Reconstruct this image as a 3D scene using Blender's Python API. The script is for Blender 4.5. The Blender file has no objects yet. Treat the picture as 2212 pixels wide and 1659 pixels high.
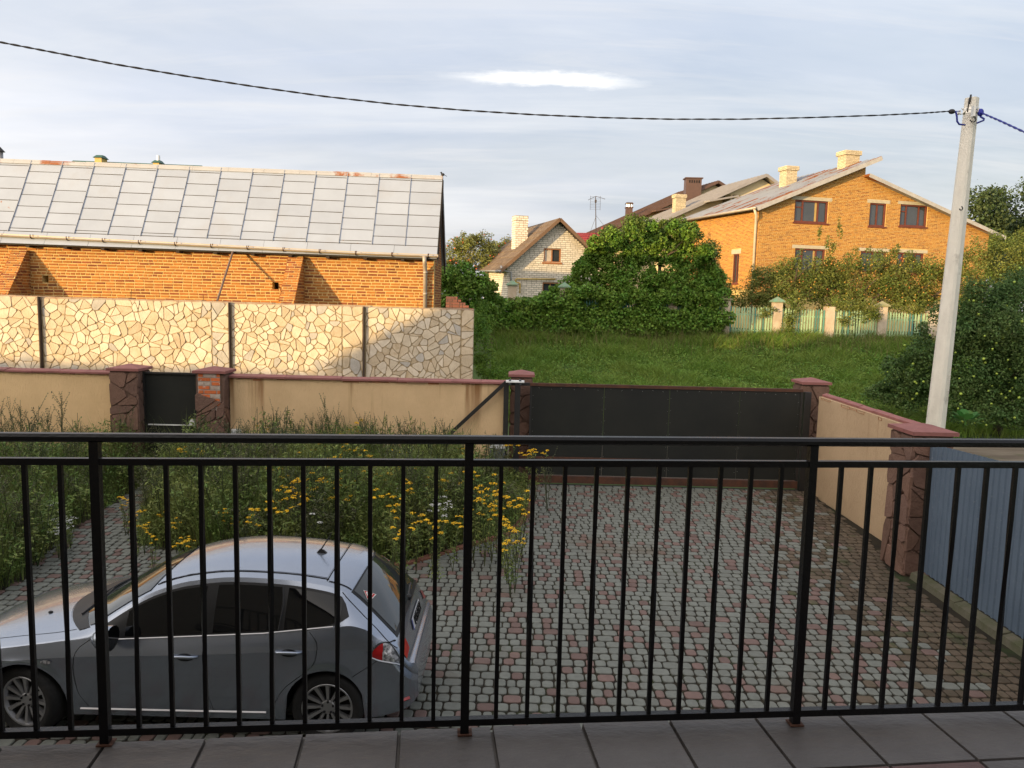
import bpy, math, random
import numpy as np
from mathutils import Matrix, Vector

random.seed(11)
rng = np.random.default_rng(11)
SC = bpy.context.scene
COL = SC.collection
R = math.radians

# ------------------------------------------------------------------ camera
F, CX, CY = 1660.0, 1106.0, 829.5            # focal length and centre in a 2212 x 1659 picture
EYE = np.array([0.0, 0.0, 3.7])
_dn = np.array([-349.0, 15010.0, 1660.0]); _dn /= np.linalg.norm(_dn)
_X = np.array([_dn[1], -_dn[0], 0.0]); _X /= np.linalg.norm(_X)
_Y = np.cross(-_dn, _X)
if _Y[2] < 0:
    _Y = -_Y
CAMM = np.array([_X, _Y, -_dn])               # world = CAMM @ (right, down, forward)
cam_data = bpy.data.cameras.new("camera")
cam_data.sensor_width = 36.0
cam_data.lens = 36.0 * F / 2212.0
cam_data.clip_start = 0.05
cam_data.clip_end = 6000.0
cam = bpy.data.objects.new("camera", cam_data)
COL.objects.link(cam)
_r, _u, _b = CAMM @ np.array([1.0, 0, 0]), CAMM @ np.array([0, -1.0, 0]), CAMM @ np.array([0, 0, -1.0])
cam.matrix_world = Matrix(((_r[0], _u[0], _b[0], EYE[0]), (_r[1], _u[1], _b[1], EYE[1]),
                           (_r[2], _u[2], _b[2], EYE[2]), (0, 0, 0, 1)))
SC.camera = cam

# ------------------------------------------------------------------ world and sun
SUN_EL, SUN_AZ = 5.2, 227.0                   # azimuth clockwise from +Y: behind the camera, to the left
world = bpy.data.worlds.new("World")
SC.world = world
world.use_nodes = True
wt = world.node_tree
N = wt.nodes.new
L = wt.links.new
bg = wt.nodes["Background"]
bg.inputs[1].default_value = 0.119
sky = N("ShaderNodeTexSky")
sky.sky_type = 'NISHITA'
sky.sun_disc = False
sky.sun_elevation = R(SUN_EL)
sky.sun_rotation = R(SUN_AZ)
sky.air_density = 1.0
sky.dust_density = 0.6
sky.ozone_density = 1.0
tc = N("ShaderNodeTexCoord")
sep = N("ShaderNodeSeparateXYZ")
L(tc.outputs["Generated"], sep.inputs[0])


def wmath(op, a, b=None, clamp=False):
    n = N("ShaderNodeMath")
    n.operation = op
    n.use_clamp = clamp
    for i, v in enumerate((a, b)):
        if v is None:
            continue
        if isinstance(v, (int, float)):
            n.inputs[i].default_value = v
        else:
            L(v, n.inputs[i])
    return n.outputs[0]


zc = wmath('MAXIMUM', sep.outputs[2], 0.0)
den = wmath('ADD', zc, 0.16)
comb = N("ShaderNodeCombineXYZ")
L(wmath('DIVIDE', sep.outputs[0], den), comb.inputs[0])
L(wmath('DIVIDE', sep.outputs[1], den), comb.inputs[1])


def wnoise(scale, detail, rough, stretch=(1, 1, 1), off=(0, 0, 0), dist=0.0):
    m = N("ShaderNodeMapping")
    m.inputs["Scale"].default_value = stretch
    m.inputs["Location"].default_value = off
    L(comb.outputs[0], m.inputs[0])
    n = N("ShaderNodeTexNoise")
    n.inputs["Scale"].default_value = scale
    n.inputs["Detail"].default_value = detail
    n.inputs["Roughness"].default_value = rough
    n.inputs["Distortion"].default_value = dist
    L(m.outputs[0], n.inputs["Vector"])
    return n.outputs["Fac"]


def wramp(fac, stops):
    r = N("ShaderNodeValToRGB")
    e = r.color_ramp.elements
    while len(e) < len(stops):
        e.new(0.5)
    for k, (p, c) in enumerate(stops):
        e[k].position = p
        e[k].color = (c, c, c, 1) if isinstance(c, (int, float)) else (*c, 1)
    L(fac, r.inputs[0])
    return r.outputs[0]


def wmix(fac, a, b):
    m = N("ShaderNodeMix")
    m.data_type = 'RGBA'
    if isinstance(fac, (int, float)):
        m.inputs[0].default_value = fac
    else:
        L(fac, m.inputs[0])
    for i, v in ((6, a), (7, b)):
        if isinstance(v, tuple):
            m.inputs[i].default_value = (*v, 1)
        else:
            L(v, m.inputs[i])
    return m.outputs[2]


# thin high cloud over most of the sky, slightly darker bands and paler streaks
veil = wramp(wnoise(0.55, 5, 0.55, (0.6, 1.2, 1), (3.1, 1.2, 0)), [(0.32, 0.72), (0.60, 1.0)])
streak = wramp(wnoise(1.3, 8, 0.62, (0.35, 1.5, 1), (0.7, 5.2, 0), 0.4), [(0.48, 0.0), (0.70, 1.0)])
shade = wramp(wnoise(0.8, 6, 0.6, (0.5, 1.1, 1), (7.3, 2.2, 0), 0.3), [(0.33, (1.84, 2.10, 2.68)), (0.64, (2.68, 2.80, 3.12))])
veiled = N("ShaderNodeMix")                    # the veil lets part of the sky's own glow through
veiled.data_type = 'RGBA'
veiled.blend_type = 'ADD'
veiled.inputs[0].default_value = 0.45
# forward-scattering cloud, boosted brighter and warmer on the unseen sun side to lift shade
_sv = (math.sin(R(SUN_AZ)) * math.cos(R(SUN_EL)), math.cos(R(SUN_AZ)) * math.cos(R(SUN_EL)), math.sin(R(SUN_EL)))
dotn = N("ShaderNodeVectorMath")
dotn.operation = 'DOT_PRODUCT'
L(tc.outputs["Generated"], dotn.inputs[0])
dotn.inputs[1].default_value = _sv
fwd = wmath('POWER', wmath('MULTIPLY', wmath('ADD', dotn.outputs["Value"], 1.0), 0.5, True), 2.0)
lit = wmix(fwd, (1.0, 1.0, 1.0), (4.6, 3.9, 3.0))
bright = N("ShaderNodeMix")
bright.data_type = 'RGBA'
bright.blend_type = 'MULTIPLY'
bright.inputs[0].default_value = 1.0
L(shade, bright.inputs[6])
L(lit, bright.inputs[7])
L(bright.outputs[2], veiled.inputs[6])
whiter = N("ShaderNodeMix")
whiter.data_type = 'RGBA'
whiter.blend_type = 'MULTIPLY'
whiter.inputs[0].default_value = 1.0
low = wramp(zc, [(0.0, 0.22), (0.40, 1.0)])    # horizon haze dims the clear glow low down
dim = N("ShaderNodeMix")
dim.data_type = 'RGBA'
dim.blend_type = 'MULTIPLY'
dim.inputs[0].default_value = 1.0
L(sky.outputs[0], dim.inputs[6])
L(low, dim.inputs[7])
L(dim.outputs[2], whiter.inputs[6])
whiter.inputs[7].default_value = (0.95, 0.80, 0.80, 1)
L(whiter.outputs[2], veiled.inputs[7])
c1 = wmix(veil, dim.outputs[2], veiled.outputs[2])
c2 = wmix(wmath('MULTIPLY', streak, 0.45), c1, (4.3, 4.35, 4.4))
# the one sunlit cloud above the field: a long low streak
nx = wmath('SUBTRACT', wmath('DIVIDE', sep.outputs[0], wmath('MAXIMUM', sep.outputs[1], 0.05)), 0.034)
nz = wmath('SUBTRACT', wmath('DIVIDE', sep.outputs[2], wmath('MAXIMUM', sep.outputs[1], 0.05)), 0.2745)
wob = wmath('MULTIPLY', wmath('SUBTRACT', wnoise(5.0, 8, 0.66, (0.7, 1, 1)), 0.5), 0.035)
gx = wmath('POWER', wmath('DIVIDE', nx, 0.10), 2.0)
gz_ = wmath('POWER', wmath('DIVIDE', wmath('ADD', nz, wob), 0.0085), 2.0)
fray = wmath('MULTIPLY', wnoise(14.0, 8, 0.7, (0.25, 1.6, 1), (1.3, 0.4, 0)), 1.1)
blob = wramp(wmath('MULTIPLY', wmath('EXPONENT', wmath('MULTIPLY', wmath('ADD', gx, gz_), -0.9)), wmath('ADD', fray, 0.45)), [(0.18, 0.0), (0.85, 1.0)])
fine = wramp(wnoise(2.6, 9, 0.66, (0.30, 2.2, 1), (4.4, 8.1, 0), 0.5), [(0.54, 0.0), (0.74, 1.0)])
c2 = wmix(wmath('MULTIPLY', fine, 0.38), c2, (3.9, 3.85, 3.85))
c3 = wmix(wmath('MULTIPLY', blob, 0.95), c2, (5.6, 5.5, 5.3))
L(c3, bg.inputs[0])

sun = bpy.data.lights.new("sun", 'SUN')
sun.energy = 3.1
sun.color = (1.0, 0.70, 0.33)
sun.angle = R(0.6)
sun_ob = bpy.data.objects.new("sun", sun)
COL.objects.link(sun_ob)
_sd = Vector((math.sin(R(SUN_AZ)) * math.cos(R(SUN_EL)), math.cos(R(SUN_AZ)) * math.cos(R(SUN_EL)), math.sin(R(SUN_EL))))
sun_ob.rotation_euler = _sd.to_track_quat('Z', 'Y').to_euler()
sun_ob.location = (-20, -20, 30)

SC.view_settings.view_transform = 'Standard'
SC.view_settings.look = 'None'
SC.view_settings.exposure = 1.0
SC.view_settings.gamma = 1.0
SC.view_settings.use_curve_mapping = False
SC.render.engine = 'CYCLES'
SC.cycles.max_bounces = 6
SC.cycles.diffuse_bounces = 3
SC.cycles.glossy_bounces = 3
SC.cycles.transparent_max_bounces = 8
SC.cycles.caustics_reflective = False
SC.cycles.caustics_refractive = False
SC.cycles.use_denoising = True

# ------------------------------------------------------------------ placing helpers


def ray(x, y):
    return CAMM @ np.array([x - CX, y - CY, F])


def at(x, y, Y):
    d = ray(x, y)
    return EYE + d * (Y / d[1])


def on_z(x, y, z=0.0):
    d = ray(x, y)
    return EYE + d * ((z - EYE[2]) / d[2])


def on_plane(x, y, o, n):
    d = ray(x, y)
    return EYE + d * (np.dot(np.asarray(o) - EYE, n) / np.dot(d, n))


# ------------------------------------------------------------------ materials
MATS = {}


def mat(name, c, c2=None, rough=0.8, scale=4.0, detail=6.0, lo=0.35, hi=0.65, bump=0.0, bscale=40.0, bstretch=(1, 1, 1),
        metal=0.0, spec=0.35, isl=0.0, hue=0.0, stretch=(1, 1, 1), transl=0.0, coat=0.0, c3=None, s3=1.0, lo3=.55, hi3=.7,
        st3=(1, 1, 1), zfade=None):
    """Principled surface: two noise colours, an optional third for stains, per-piece value jitter, fine bump."""
    if name in MATS:
        return MATS[name]
    m = bpy.data.materials.new(name)
    m.use_nodes = True
    nt = m.node_tree
    p = nt.nodes["Principled BSDF"]
    n_, l_ = nt.nodes.new, nt.links.new
    geo = n_("ShaderNodeNewGeometry")

    def noise(sc, det, st):
        mp = n_("ShaderNodeMapping")
        mp.inputs["Scale"].default_value = st
        l_(geo.outputs["Position"], mp.inputs[0])
        t = n_("ShaderNodeTexNoise")
        t.inputs["Scale"].default_value = sc
        t.inputs["Detail"].default_value = det
        t.inputs["Roughness"].default_value = 0.6
        l_(mp.outputs[0], t.inputs["Vector"])
        return t.outputs["Fac"]

    def ramp01(f, a, b):
        r = n_("ShaderNodeMapRange")
        r.inputs["From Min"].default_value = a
        r.inputs["From Max"].default_value = b
        l_(f, r.inputs["Value"])
        return r.outputs[0]

    def mix(f, a, b):
        x = n_("ShaderNodeMix")
        x.data_type = 'RGBA'
        if isinstance(f, float):
            x.inputs[0].default_value = f
        else:
            l_(f, x.inputs[0])
        for i, v in ((6, a), (7, b)):
            if isinstance(v, tuple):
                x.inputs[i].default_value = (*v, 1)
            else:
                l_(v, x.inputs[i])
        return x.outputs[2]

    if c2 is None:
        c2 = tuple(v * 0.82 for v in c)
    col = mix(ramp01(noise(scale, detail, stretch), lo, hi), c, c2)
    if c3 is not None:
        fac3 = ramp01(noise(s3, 6, st3), lo3, hi3)
        if zfade:
            sx = n_("ShaderNodeSeparateXYZ")
            l_(geo.outputs["Position"], sx.inputs[0])
            mm_ = n_("ShaderNodeMath"); mm_.operation = 'MULTIPLY'
            l_(fac3, mm_.inputs[0])
            l_(ramp01(sx.outputs[2], *zfade), mm_.inputs[1])
            fac3 = mm_.outputs[0]
        col = mix(fac3, col, c3)
    if isl or hue:
        oi = n_("ShaderNodeObjectInfo")
        a = n_("ShaderNodeMath"); a.operation = 'ADD'
        l_(geo.outputs["Random Per Island"], a.inputs[0])
        l_(oi.outputs["Random"], a.inputs[1])
        fr = n_("ShaderNodeMath"); fr.operation = 'FRACT'
        l_(a.outputs[0], fr.inputs[0])
        hs = n_("ShaderNodeHueSaturation")
        mr = n_("ShaderNodeMapRange")
        mr.inputs["To Min"].default_value = 1 - isl
        mr.inputs["To Max"].default_value = 1 + isl
        l_(fr.outputs[0], mr.inputs["Value"])
        l_(mr.outputs[0], hs.inputs["Value"])
        if hue:
            m7 = n_("ShaderNodeMath"); m7.operation = 'MULTIPLY'
            m7.inputs[1].default_value = 7.31
            l_(fr.outputs[0], m7.inputs[0])
            f7 = n_("ShaderNodeMath"); f7.operation = 'FRACT'
            l_(m7.outputs[0], f7.inputs[0])
            mh = n_("ShaderNodeMapRange")
            mh.inputs["To Min"].default_value = 0.5 - hue
            mh.inputs["To Max"].default_value = 0.5 + hue
            l_(f7.outputs[0], mh.inputs["Value"])
            l_(mh.outputs[0], hs.inputs["Hue"])
        l_(col, hs.inputs["Color"])
        col = hs.outputs[0]
    l_(col, p.inputs["Base Color"])
    p.inputs["Roughness"].default_value = rough
    p.inputs["Metallic"].default_value = metal
    p.inputs["Specular IOR Level"].default_value = spec
    if coat:
        p.inputs["Coat Weight"].default_value = coat
        p.inputs["Coat Roughness"].default_value = 0.03
    if bump:
        b = n_("ShaderNodeBump")
        b.inputs["Strength"].default_value = min(1.0, bump)
        b.inputs["Distance"].default_value = 0.01 * max(1.0, bump)
        l_(noise(bscale, 5, bstretch), b.inputs["Height"])
        l_(b.outputs[0], p.inputs["Normal"])
    if transl:
        tr = n_("ShaderNodeBsdfTranslucent")
        l_(col, tr.inputs[0])
        mx = n_("ShaderNodeMixShader")
        mx.inputs[0].default_value = transl
        l_(p.outputs[0], mx.inputs[1])
        l_(tr.outputs[0], mx.inputs[2])
        l_(mx.outputs[0], nt.nodes["Material Output"].inputs[0])
    MATS[name] = m
    return m


# ------------------------------------------------------------------ mesh helpers


def link(name, me, mats, parent=None, smooth=False):
    for m in (mats if isinstance(mats, (list, tuple)) else [mats]):
        if m is not None:
            me.materials.append(m)
    if smooth:
        me.polygons.foreach_set("use_smooth", [True] * len(me.polygons))
    o = bpy.data.objects.new(name, me)
    COL.objects.link(o)
    if parent is not None:
        o.parent = parent
    return o


def tag(o, label=None, cat=None, group=None, kind=None):
    for k, v in (("label", label), ("category", cat), ("group", group), ("kind", kind)):
        if v:
            o[k] = v
    return o


def thing(name, label, cat, loc=(0, 0, 0), group=None):
    o = bpy.data.objects.new(name, None)
    o.empty_display_size = 0.2
    COL.objects.link(o)
    o["base"] = [float(v) for v in loc]
    return tag(o, label, cat, group)


def npmesh(name, V, Fq, mats, parent=None, mi=None, smooth=False):
    """V (n,3), Fq (m,k) constant-size faces, mi optional material index per face."""
    me = bpy.data.meshes.new(name)
    V = np.ascontiguousarray(V, dtype=np.float32)
    Fq = np.ascontiguousarray(Fq, dtype=np.int32)
    m, k = Fq.shape
    me.vertices.add(len(V))
    me.vertices.foreach_set("co", V.ravel())
    me.loops.add(m * k)
    me.loops.foreach_set("vertex_index", Fq.ravel())
    me.polygons.add(m)
    me.polygons.foreach_set("loop_start", np.arange(0, m * k, k, dtype=np.int32))
    me.polygons.foreach_set("loop_total", np.full(m, k, dtype=np.int32))
    if mi is not None:
        me.polygons.foreach_set("material_index", np.asarray(mi, dtype=np.int32))
    me.update(calc_edges=True)
    return link(name, me, mats, parent, smooth)


class MB:
    """collects shapes; build() links them as one mesh object"""

    def __init__(self):
        self.v, self.f, self.m = [], [], []

    def add(self, vs, fs, mi=0):
        o = len(self.v)
        self.v += [tuple(float(x) for x in p) for p in vs]
        self.f += [tuple(i + o for i in f) for f in fs]
        self.m += [mi] * len(fs)
        return self

    def box(self, x0, x1, y0, y1, z0, z1, mi=0, T=None):
        vs = [(x0, y0, z0), (x1, y0, z0), (x1, y1, z0), (x0, y1, z0), (x0, y0, z1), (x1, y0, z1), (x1, y1, z1), (x0, y1, z1)]
        if T is not None:
            vs = [T(p) for p in vs]
        return self.add(vs, [(3, 2, 1, 0), (4, 5, 6, 7), (0, 1, 5, 4), (1, 2, 6, 5), (2, 3, 7, 6), (3, 0, 4, 7)], mi)

    def hexa(self, b, t, mi=0):
        """bottom ring b and top ring t, same count"""
        n = len(b)
        fs = [tuple(range(n))[::-1], tuple(range(n, 2 * n))]
        for i in range(n):
            j = (i + 1) % n
            fs.append((i, j, n + j, n + i))
        return self.add(list(b) + list(t), fs, mi)

    def slab(self, poly, th, mi=0):
        """polygon (3-D points) given thickness th along minus its normal"""
        P = [np.array(p, float) for p in poly]
        n = np.zeros(3)
        for i in range(len(P)):
            n += np.cross(P[i], P[(i + 1) % len(P)])
        n /= np.linalg.norm(n)
        return self.hexa([p - n * th for p in P], P, mi)

    def tube(self, pts, r, n=8, mi=0, cap=True):
        P = [np.array(p, float) for p in pts]
        rr = r if isinstance(r, (list, tuple, np.ndarray)) else [r] * len(P)
        vs, fs = [], []
        prev = None
        for i, p in enumerate(P):
            t = P[min(i + 1, len(P) - 1)] - P[max(i - 1, 0)]
            t = t / (np.linalg.norm(t) + 1e-9)
            if prev is None:
                a = np.array([0, 0, 1.0]) if abs(t[2]) < 0.9 else np.array([1.0, 0, 0])
                a = np.cross(t, a)
            else:
                a = prev - t * np.dot(prev, t)
            a /= np.linalg.norm(a) + 1e-9
            prev = a
            b = np.cross(t, a)
            for k in range(n):
                an = 2 * math.pi * k / n
                vs.append(p + (a * math.cos(an) + b * math.sin(an)) * rr[i])
        for i in range(len(P) - 1):
            for k in range(n):
                k2 = (k + 1) % n
                fs.append((i * n + k, i * n + k2, (i + 1) * n + k2, (i + 1) * n + k))
        if cap:
            fs.append(tuple(range(n))[::-1])
            fs.append(tuple(range((len(P) - 1) * n, len(P) * n)))
        return self.add(vs, fs, mi)

    def bar(self, p0, p1, w, h, up=(0, 0, 1), mi=0):
        """rectangular bar from p0 to p1, w across, h along up"""
        p0, p1, up = np.array(p0, float), np.array(p1, float), np.array(up, float)
        t = (p1 - p0) / np.linalg.norm(p1 - p0)
        s = np.cross(t, up); s /= np.linalg.norm(s)
        u = np.cross(s, t)
        ring = [(-w / 2, -h / 2), (w / 2, -h / 2), (w / 2, h / 2), (-w / 2, h / 2)]
        return self.hexa([p0 + s * a + u * b for a, b in ring][::-1], [p1 + s * a + u * b for a, b in ring][::-1], mi)

    def lathe(self, prof, n=24, mi=0, T=None):
        """profile [(r, h)] round the local y axis"""
        vs, fs = [], []
        for r, h in prof:
            for k in range(n):
                a = 2 * math.pi * k / n
                p = (r * math.cos(a), h, r * math.sin(a))
                vs.append(T(p) if T else p)
        for i in range(len(prof) - 1):
            for k in range(n):
                k2 = (k + 1) % n
                fs.append((i * n + k, i * n + k2, (i + 1) * n + k2, (i + 1) * n + k))
        return self.add(vs, fs, mi)

    def ball(self, c, r, nu=8, nv=5, mi=0, sq=(1, 1, 1)):
        vs = [(c[0], c[1], c[2] - r * sq[2])]
        for i in range(1, nv):
            ph = -math.pi / 2 + math.pi * i / nv
            for k in range(nu):
                th = 2 * math.pi * k / nu
                vs.append((c[0] + r * sq[0] * math.cos(ph) * math.cos(th), c[1] + r * sq[1] * math.cos(ph) * math.sin(th),
                           c[2] + r * sq[2] * math.sin(ph)))
        vs.append((c[0], c[1], c[2] + r * sq[2]))
        fs = []
        for k in range(nu):
            fs.append((0, 1 + (k + 1) % nu, 1 + k))
            fs.append((len(vs) - 1, 1 + (nv - 2) * nu + k, 1 + (nv - 2) * nu + (k + 1) % nu))
        for i in range(nv - 2):
            for k in range(nu):
                k2 = (k + 1) % nu
                fs.append((1 + i * nu + k, 1 + i * nu + k2, 1 + (i + 1) * nu + k2, 1 + (i + 1) * nu + k))
        return self.add(vs, fs, mi)

    def build(self, name, mats, parent=None, smooth=False):
        me = bpy.data.meshes.new(name)
        me.from_pydata(self.v, [], self.f)
        if any(self.m):
            me.polygons.foreach_set("material_index", self.m)
        me.update()
        return link(name, me, mats, parent, smooth)


def B(name, mats, parent, *boxes, smooth=False):
    m = MB()
    for b in boxes:
        m.box(*b)
    return m.build(name, mats, parent, smooth)


# ---- many small alike pieces: the first `limit` as objects of their own, the others joined
BF = np.array([(4, 5, 6, 7), (0, 1, 5, 4), (1, 2, 6, 5), (2, 3, 7, 6), (3, 0, 4, 7)], dtype=np.int32)


def pieces(parent, name, items, mats, limit=300, rest_name=None, key=None):
    """items: list of (V, faces, material index)"""
    if key is not None:
        items = sorted(items, key=key)
    for V, Fs, mi in items[:limit]:
        me = bpy.data.meshes.new(name)
        c = np.mean(np.asarray(V), axis=0)
        me.from_pydata([tuple(p) for p in (np.asarray(V) - c)], [], [tuple(int(i) for i in f) for f in Fs])
        o = link(name, me, mats[mi], parent)
        o.location = c
    rest = items[limit:]
    if rest:
        v, f, m, off = [], [], [], 0
        for V, Fs, mi in rest:
            v.extend(tuple(p) for p in V)
            f.extend(tuple(int(i) + off for i in q) for q in Fs)
            m.extend([mi] * len(Fs))
            off += len(V)
        me = bpy.data.meshes.new(rest_name or name + "work")
        me.from_pydata(v, [], f)
        me.polygons.foreach_set("material_index", m)
        me.update()
        o = link(rest_name or name + "work", me, mats, parent)
        o["kind"] = "stuff"


def brick(o, u, v, n, a, b, c, d, pr, ch):
    """box with chamfered front: back ring (a..b, c..d) on the plane, front ring inset ch at height pr"""
    V = []
    for (s, t) in ((a, c), (b, c), (b, d), (a, d)):
        V.append(o + u * s + v * t - n * 0.01)
    for (s, t) in ((a + ch, c + ch), (b - ch, c + ch), (b - ch, d - ch), (a + ch, d - ch)):
        V.append(o + u * s + v * t + n * (pr + random.uniform(-.25, .25) * pr))
    return np.array(V)


def spans(poly, y):
    xs = []
    for i in range(len(poly)):
        (x0, y0), (x1, y1) = poly[i], poly[(i + 1) % len(poly)]
        if (y0 <= y) != (y1 <= y):
            xs.append(x0 + (x1 - x0) * (y - y0) / (y1 - y0))
    xs.sort()
    return [(xs[i], xs[i + 1]) for i in range(0, len(xs) - 1, 2)]


def bricks_on(o, u, v, poly, Lb=0.25, Hb=0.065, jt=0.012, pr=0.010, holes=(), nm=3, header=True, flip=1.0, ch=0.004, wob=0.004):
    """brick pieces filling polygon poly (u, v metres) of the plane at o"""
    o, u, v = (np.asarray(x, float) for x in (o, u, v))
    n = np.cross(u, v) * flip
    ys = [p[1] for p in poly]
    y = min(ys)
    row = 0
    out = []
    while y + Hb * 0.6 < max(ys):
        yc = y + Hb / 2
        iv = spans(poly, yc)
        for (h0, h1, g0, g1) in holes:
            if g0 - 0.01 < yc < g1 + 0.01:
                new = []
                for a, b in iv:
                    if b <= h0 or a >= h1:
                        new.append((a, b))
                    else:
                        if a < h0:
                            new.append((a, h0))
                        if b > h1:
                            new.append((h1, b))
                iv = new
        hd = header and (row % 5 == 3)
        for a, b in iv:
            l = (Lb - jt) / 2 if hd else Lb
            x = a - random.random() * 0.02 - (0 if row % 2 else (l + jt) * 0.5)
            while x < b:
                ll = l * (0.5 if (not hd and random.random() < 0.06) else 1) + random.uniform(-wob, wob)
                s, t = max(x, a), min(x + ll, b)
                if t - s > 0.035:
                    dy = random.uniform(-wob, wob) * 0.7
                    out.append((brick(o, u, v, n, s, t, y + dy, y + Hb + dy, pr, ch), BF if flip > 0 else BF[:, ::-1],
                                int(random.random() ** 1.5 * nm)))
                x += ll + jt
        y += Hb + jt
        row += 1
    return out


def poly_slab(name, o, u, v, poly, th, m, parent, flip=1.0, holes=()):
    """flat wall behind bricks"""
    o, u, v = (np.asarray(x, float) for x in (o, u, v))
    P = [o + u * a + v * b for a, b in poly]
    if flip < 0:
        P = P[::-1]
    mb = MB().slab(P, th)
    return mb.build(name, m, parent)


def leaves(P, Nrm, size, aspect=0.6, fold=0.25, jitter=0.9):
    """leaf quads at P facing about Nrm; returns V, F"""
    n = len(P)
    Nn = Nrm + rng.normal(0, jitter, (n, 3))
    Nn /= np.linalg.norm(Nn, axis=1)[:, None] + 1e-9
    t = rng.normal(0, 1, (n, 3))
    t -= Nn * (t * Nn).sum(1)[:, None]
    t /= np.linalg.norm(t, axis=1)[:, None] + 1e-9
    b = np.cross(Nn, t)
    s = (size * rng.uniform(0.6, 1.35, n))[:, None]
    V = np.empty((n, 4, 3))
    V[:, 0] = P - t * s * 0.5
    V[:, 1] = P + b * s * 0.5 * aspect + Nn * s * fold * 0.4
    V[:, 2] = P + t * s * 0.5 - Nn * s * fold * 0.3
    V[:, 3] = P - b * s * 0.5 * aspect + Nn * s * fold * 0.4
    Fq = np.arange(n * 4).reshape(n, 4)
    return V.reshape(-1, 3), Fq


def blob_points(blobs, n, shell=0.55, lump=0.22):
    """points spread through clumps: blobs (cx,cy,cz,rx,ry,rz); returns P, outward"""
    bl = np.array(blobs, float)
    area = (bl[:, 3] * bl[:, 4] + bl[:, 4] * bl[:, 5] + bl[:, 3] * bl[:, 5]) ** 1.0
    idx = rng.choice(len(bl), n, p=area / area.sum())
    d = rng.normal(0, 1, (n, 3))
    d /= np.linalg.norm(d, axis=1)[:, None]
    c, r = bl[idx, :3], bl[idx, 3:]
    ph = idx * 1.7
    bum = (np.sin(d[:, 0] * 5 + ph) * np.sin(d[:, 1] * 6 + ph * 2) + np.sin(d[:, 2] * 7 + ph * 3) * np.cos(d[:, 0] * 4 - ph)) * 0.5
    rad = (shell + (1 - shell) * rng.random(n) ** 0.6) * (1 + lump * bum)
    return c + d * r * rad[:, None], d


def sub_blobs(blobs, k, f=0.45):
    """breaks each big clump into k smaller clumps round its surface, for an uneven outline"""
    out = []
    for (x, y, z, a, b, c) in blobs:
        out.append((x, y, z, a * .72, b * .72, c * .72))
        for _ in range(k):
            d = rng.normal(0, 1, 3); d /= np.linalg.norm(d)
            s = f * rng.uniform(.6, 1.15)
            q = rng.uniform(.6, .9)
            out.append((x + d[0] * a * q, y + d[1] * b * q, z + d[2] * c * q, a * s, b * s, c * s))
    return out


def foliage(name, blobs, n, size, m, parent, shell=.55, lump=.25, aspect=.7, zmin=None, jitter=.9):
    P, D = blob_points(blobs, n, shell, lump)
    D = D * .7 + np.array([0, -.15, .75])
    if zmin is not None:
        k = P[:, 2] > zmin
        P, D = P[k], D[k]
    V, Fq = leaves(P, D, size, aspect, jitter=jitter)
    return npmesh(name, V, Fq, m, parent)

# ================================================================== setting: terrain, road, yard
def ground_z(x, y):
    t = np.clip((np.asarray(y, float) - 22.3) / 11.7, 0, 1)
    return -0.07 + 2.34 * t ** 1.55


M_EARTH = mat("earth_grass", (.055, .10, .024), (.08, .115, .03), rough=.95, scale=.6, bump=.6, bscale=9, c3=(.09, .07, .035), s3=.35, lo3=.56, hi3=.72)
xs = np.concatenate([np.linspace(-1500, -60, 12), np.linspace(-50, 60, 56), np.linspace(75, 1500, 12)])
ys = np.concatenate([np.linspace(-400, -40, 6), np.linspace(-30, 15, 10), np.linspace(16, 36, 41), np.linspace(40, 90, 11), np.linspace(120, 2500, 10)])
GX, GY = np.meshgrid(xs, ys)
GZ = ground_z(GX, GY)
GZ = GZ + np.where(GY > 22.5, np.sin(GX * .7) * np.sin(GY * .9) * .05, 0)
GV = np.stack([GX, GY, GZ], -1).reshape(-1, 3)
nx_, ny_ = len(xs), len(ys)
q = (np.arange(ny_ - 1)[:, None] * nx_ + np.arange(nx_ - 1)[None]).ravel()
tag(npmesh("ground", GV, np.stack([q, q + 1, q + nx_ + 1, q + nx_], 1), M_EARTH, smooth=True), kind="structure")

M_DIRT = mat("dirt_track", (.20, .165, .12), (.11, .085, .06), rough=.95, scale=1.3, stretch=(.35, 1.6, 1), bump=1, bscale=6, c3=(.07, .075, .03), s3=.9, lo3=.55, hi3=.68)
rx = np.linspace(-30, 60, 46)
rv, rf = [], []
for i, x in enumerate(rx):
    wig = math.sin(x * .5) * .25
    for j, y in enumerate((16.2, 17.4, 18.6, 19.8, (22.2 if x > 5 else 19.2) + wig)):
        rv.append((x, y, float(ground_z(x, y)) + .012 + (.03 if j in (1, 3) else -.0)))
for i in range(len(rx) - 1):
    for j in range(4):
        a = i * 5 + j
        rf.append((a, a + 5, a + 6, a + 1))
tag(npmesh("dirt_road", np.array(rv), np.array(rf), M_DIRT, smooth=True), kind="structure")

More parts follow.
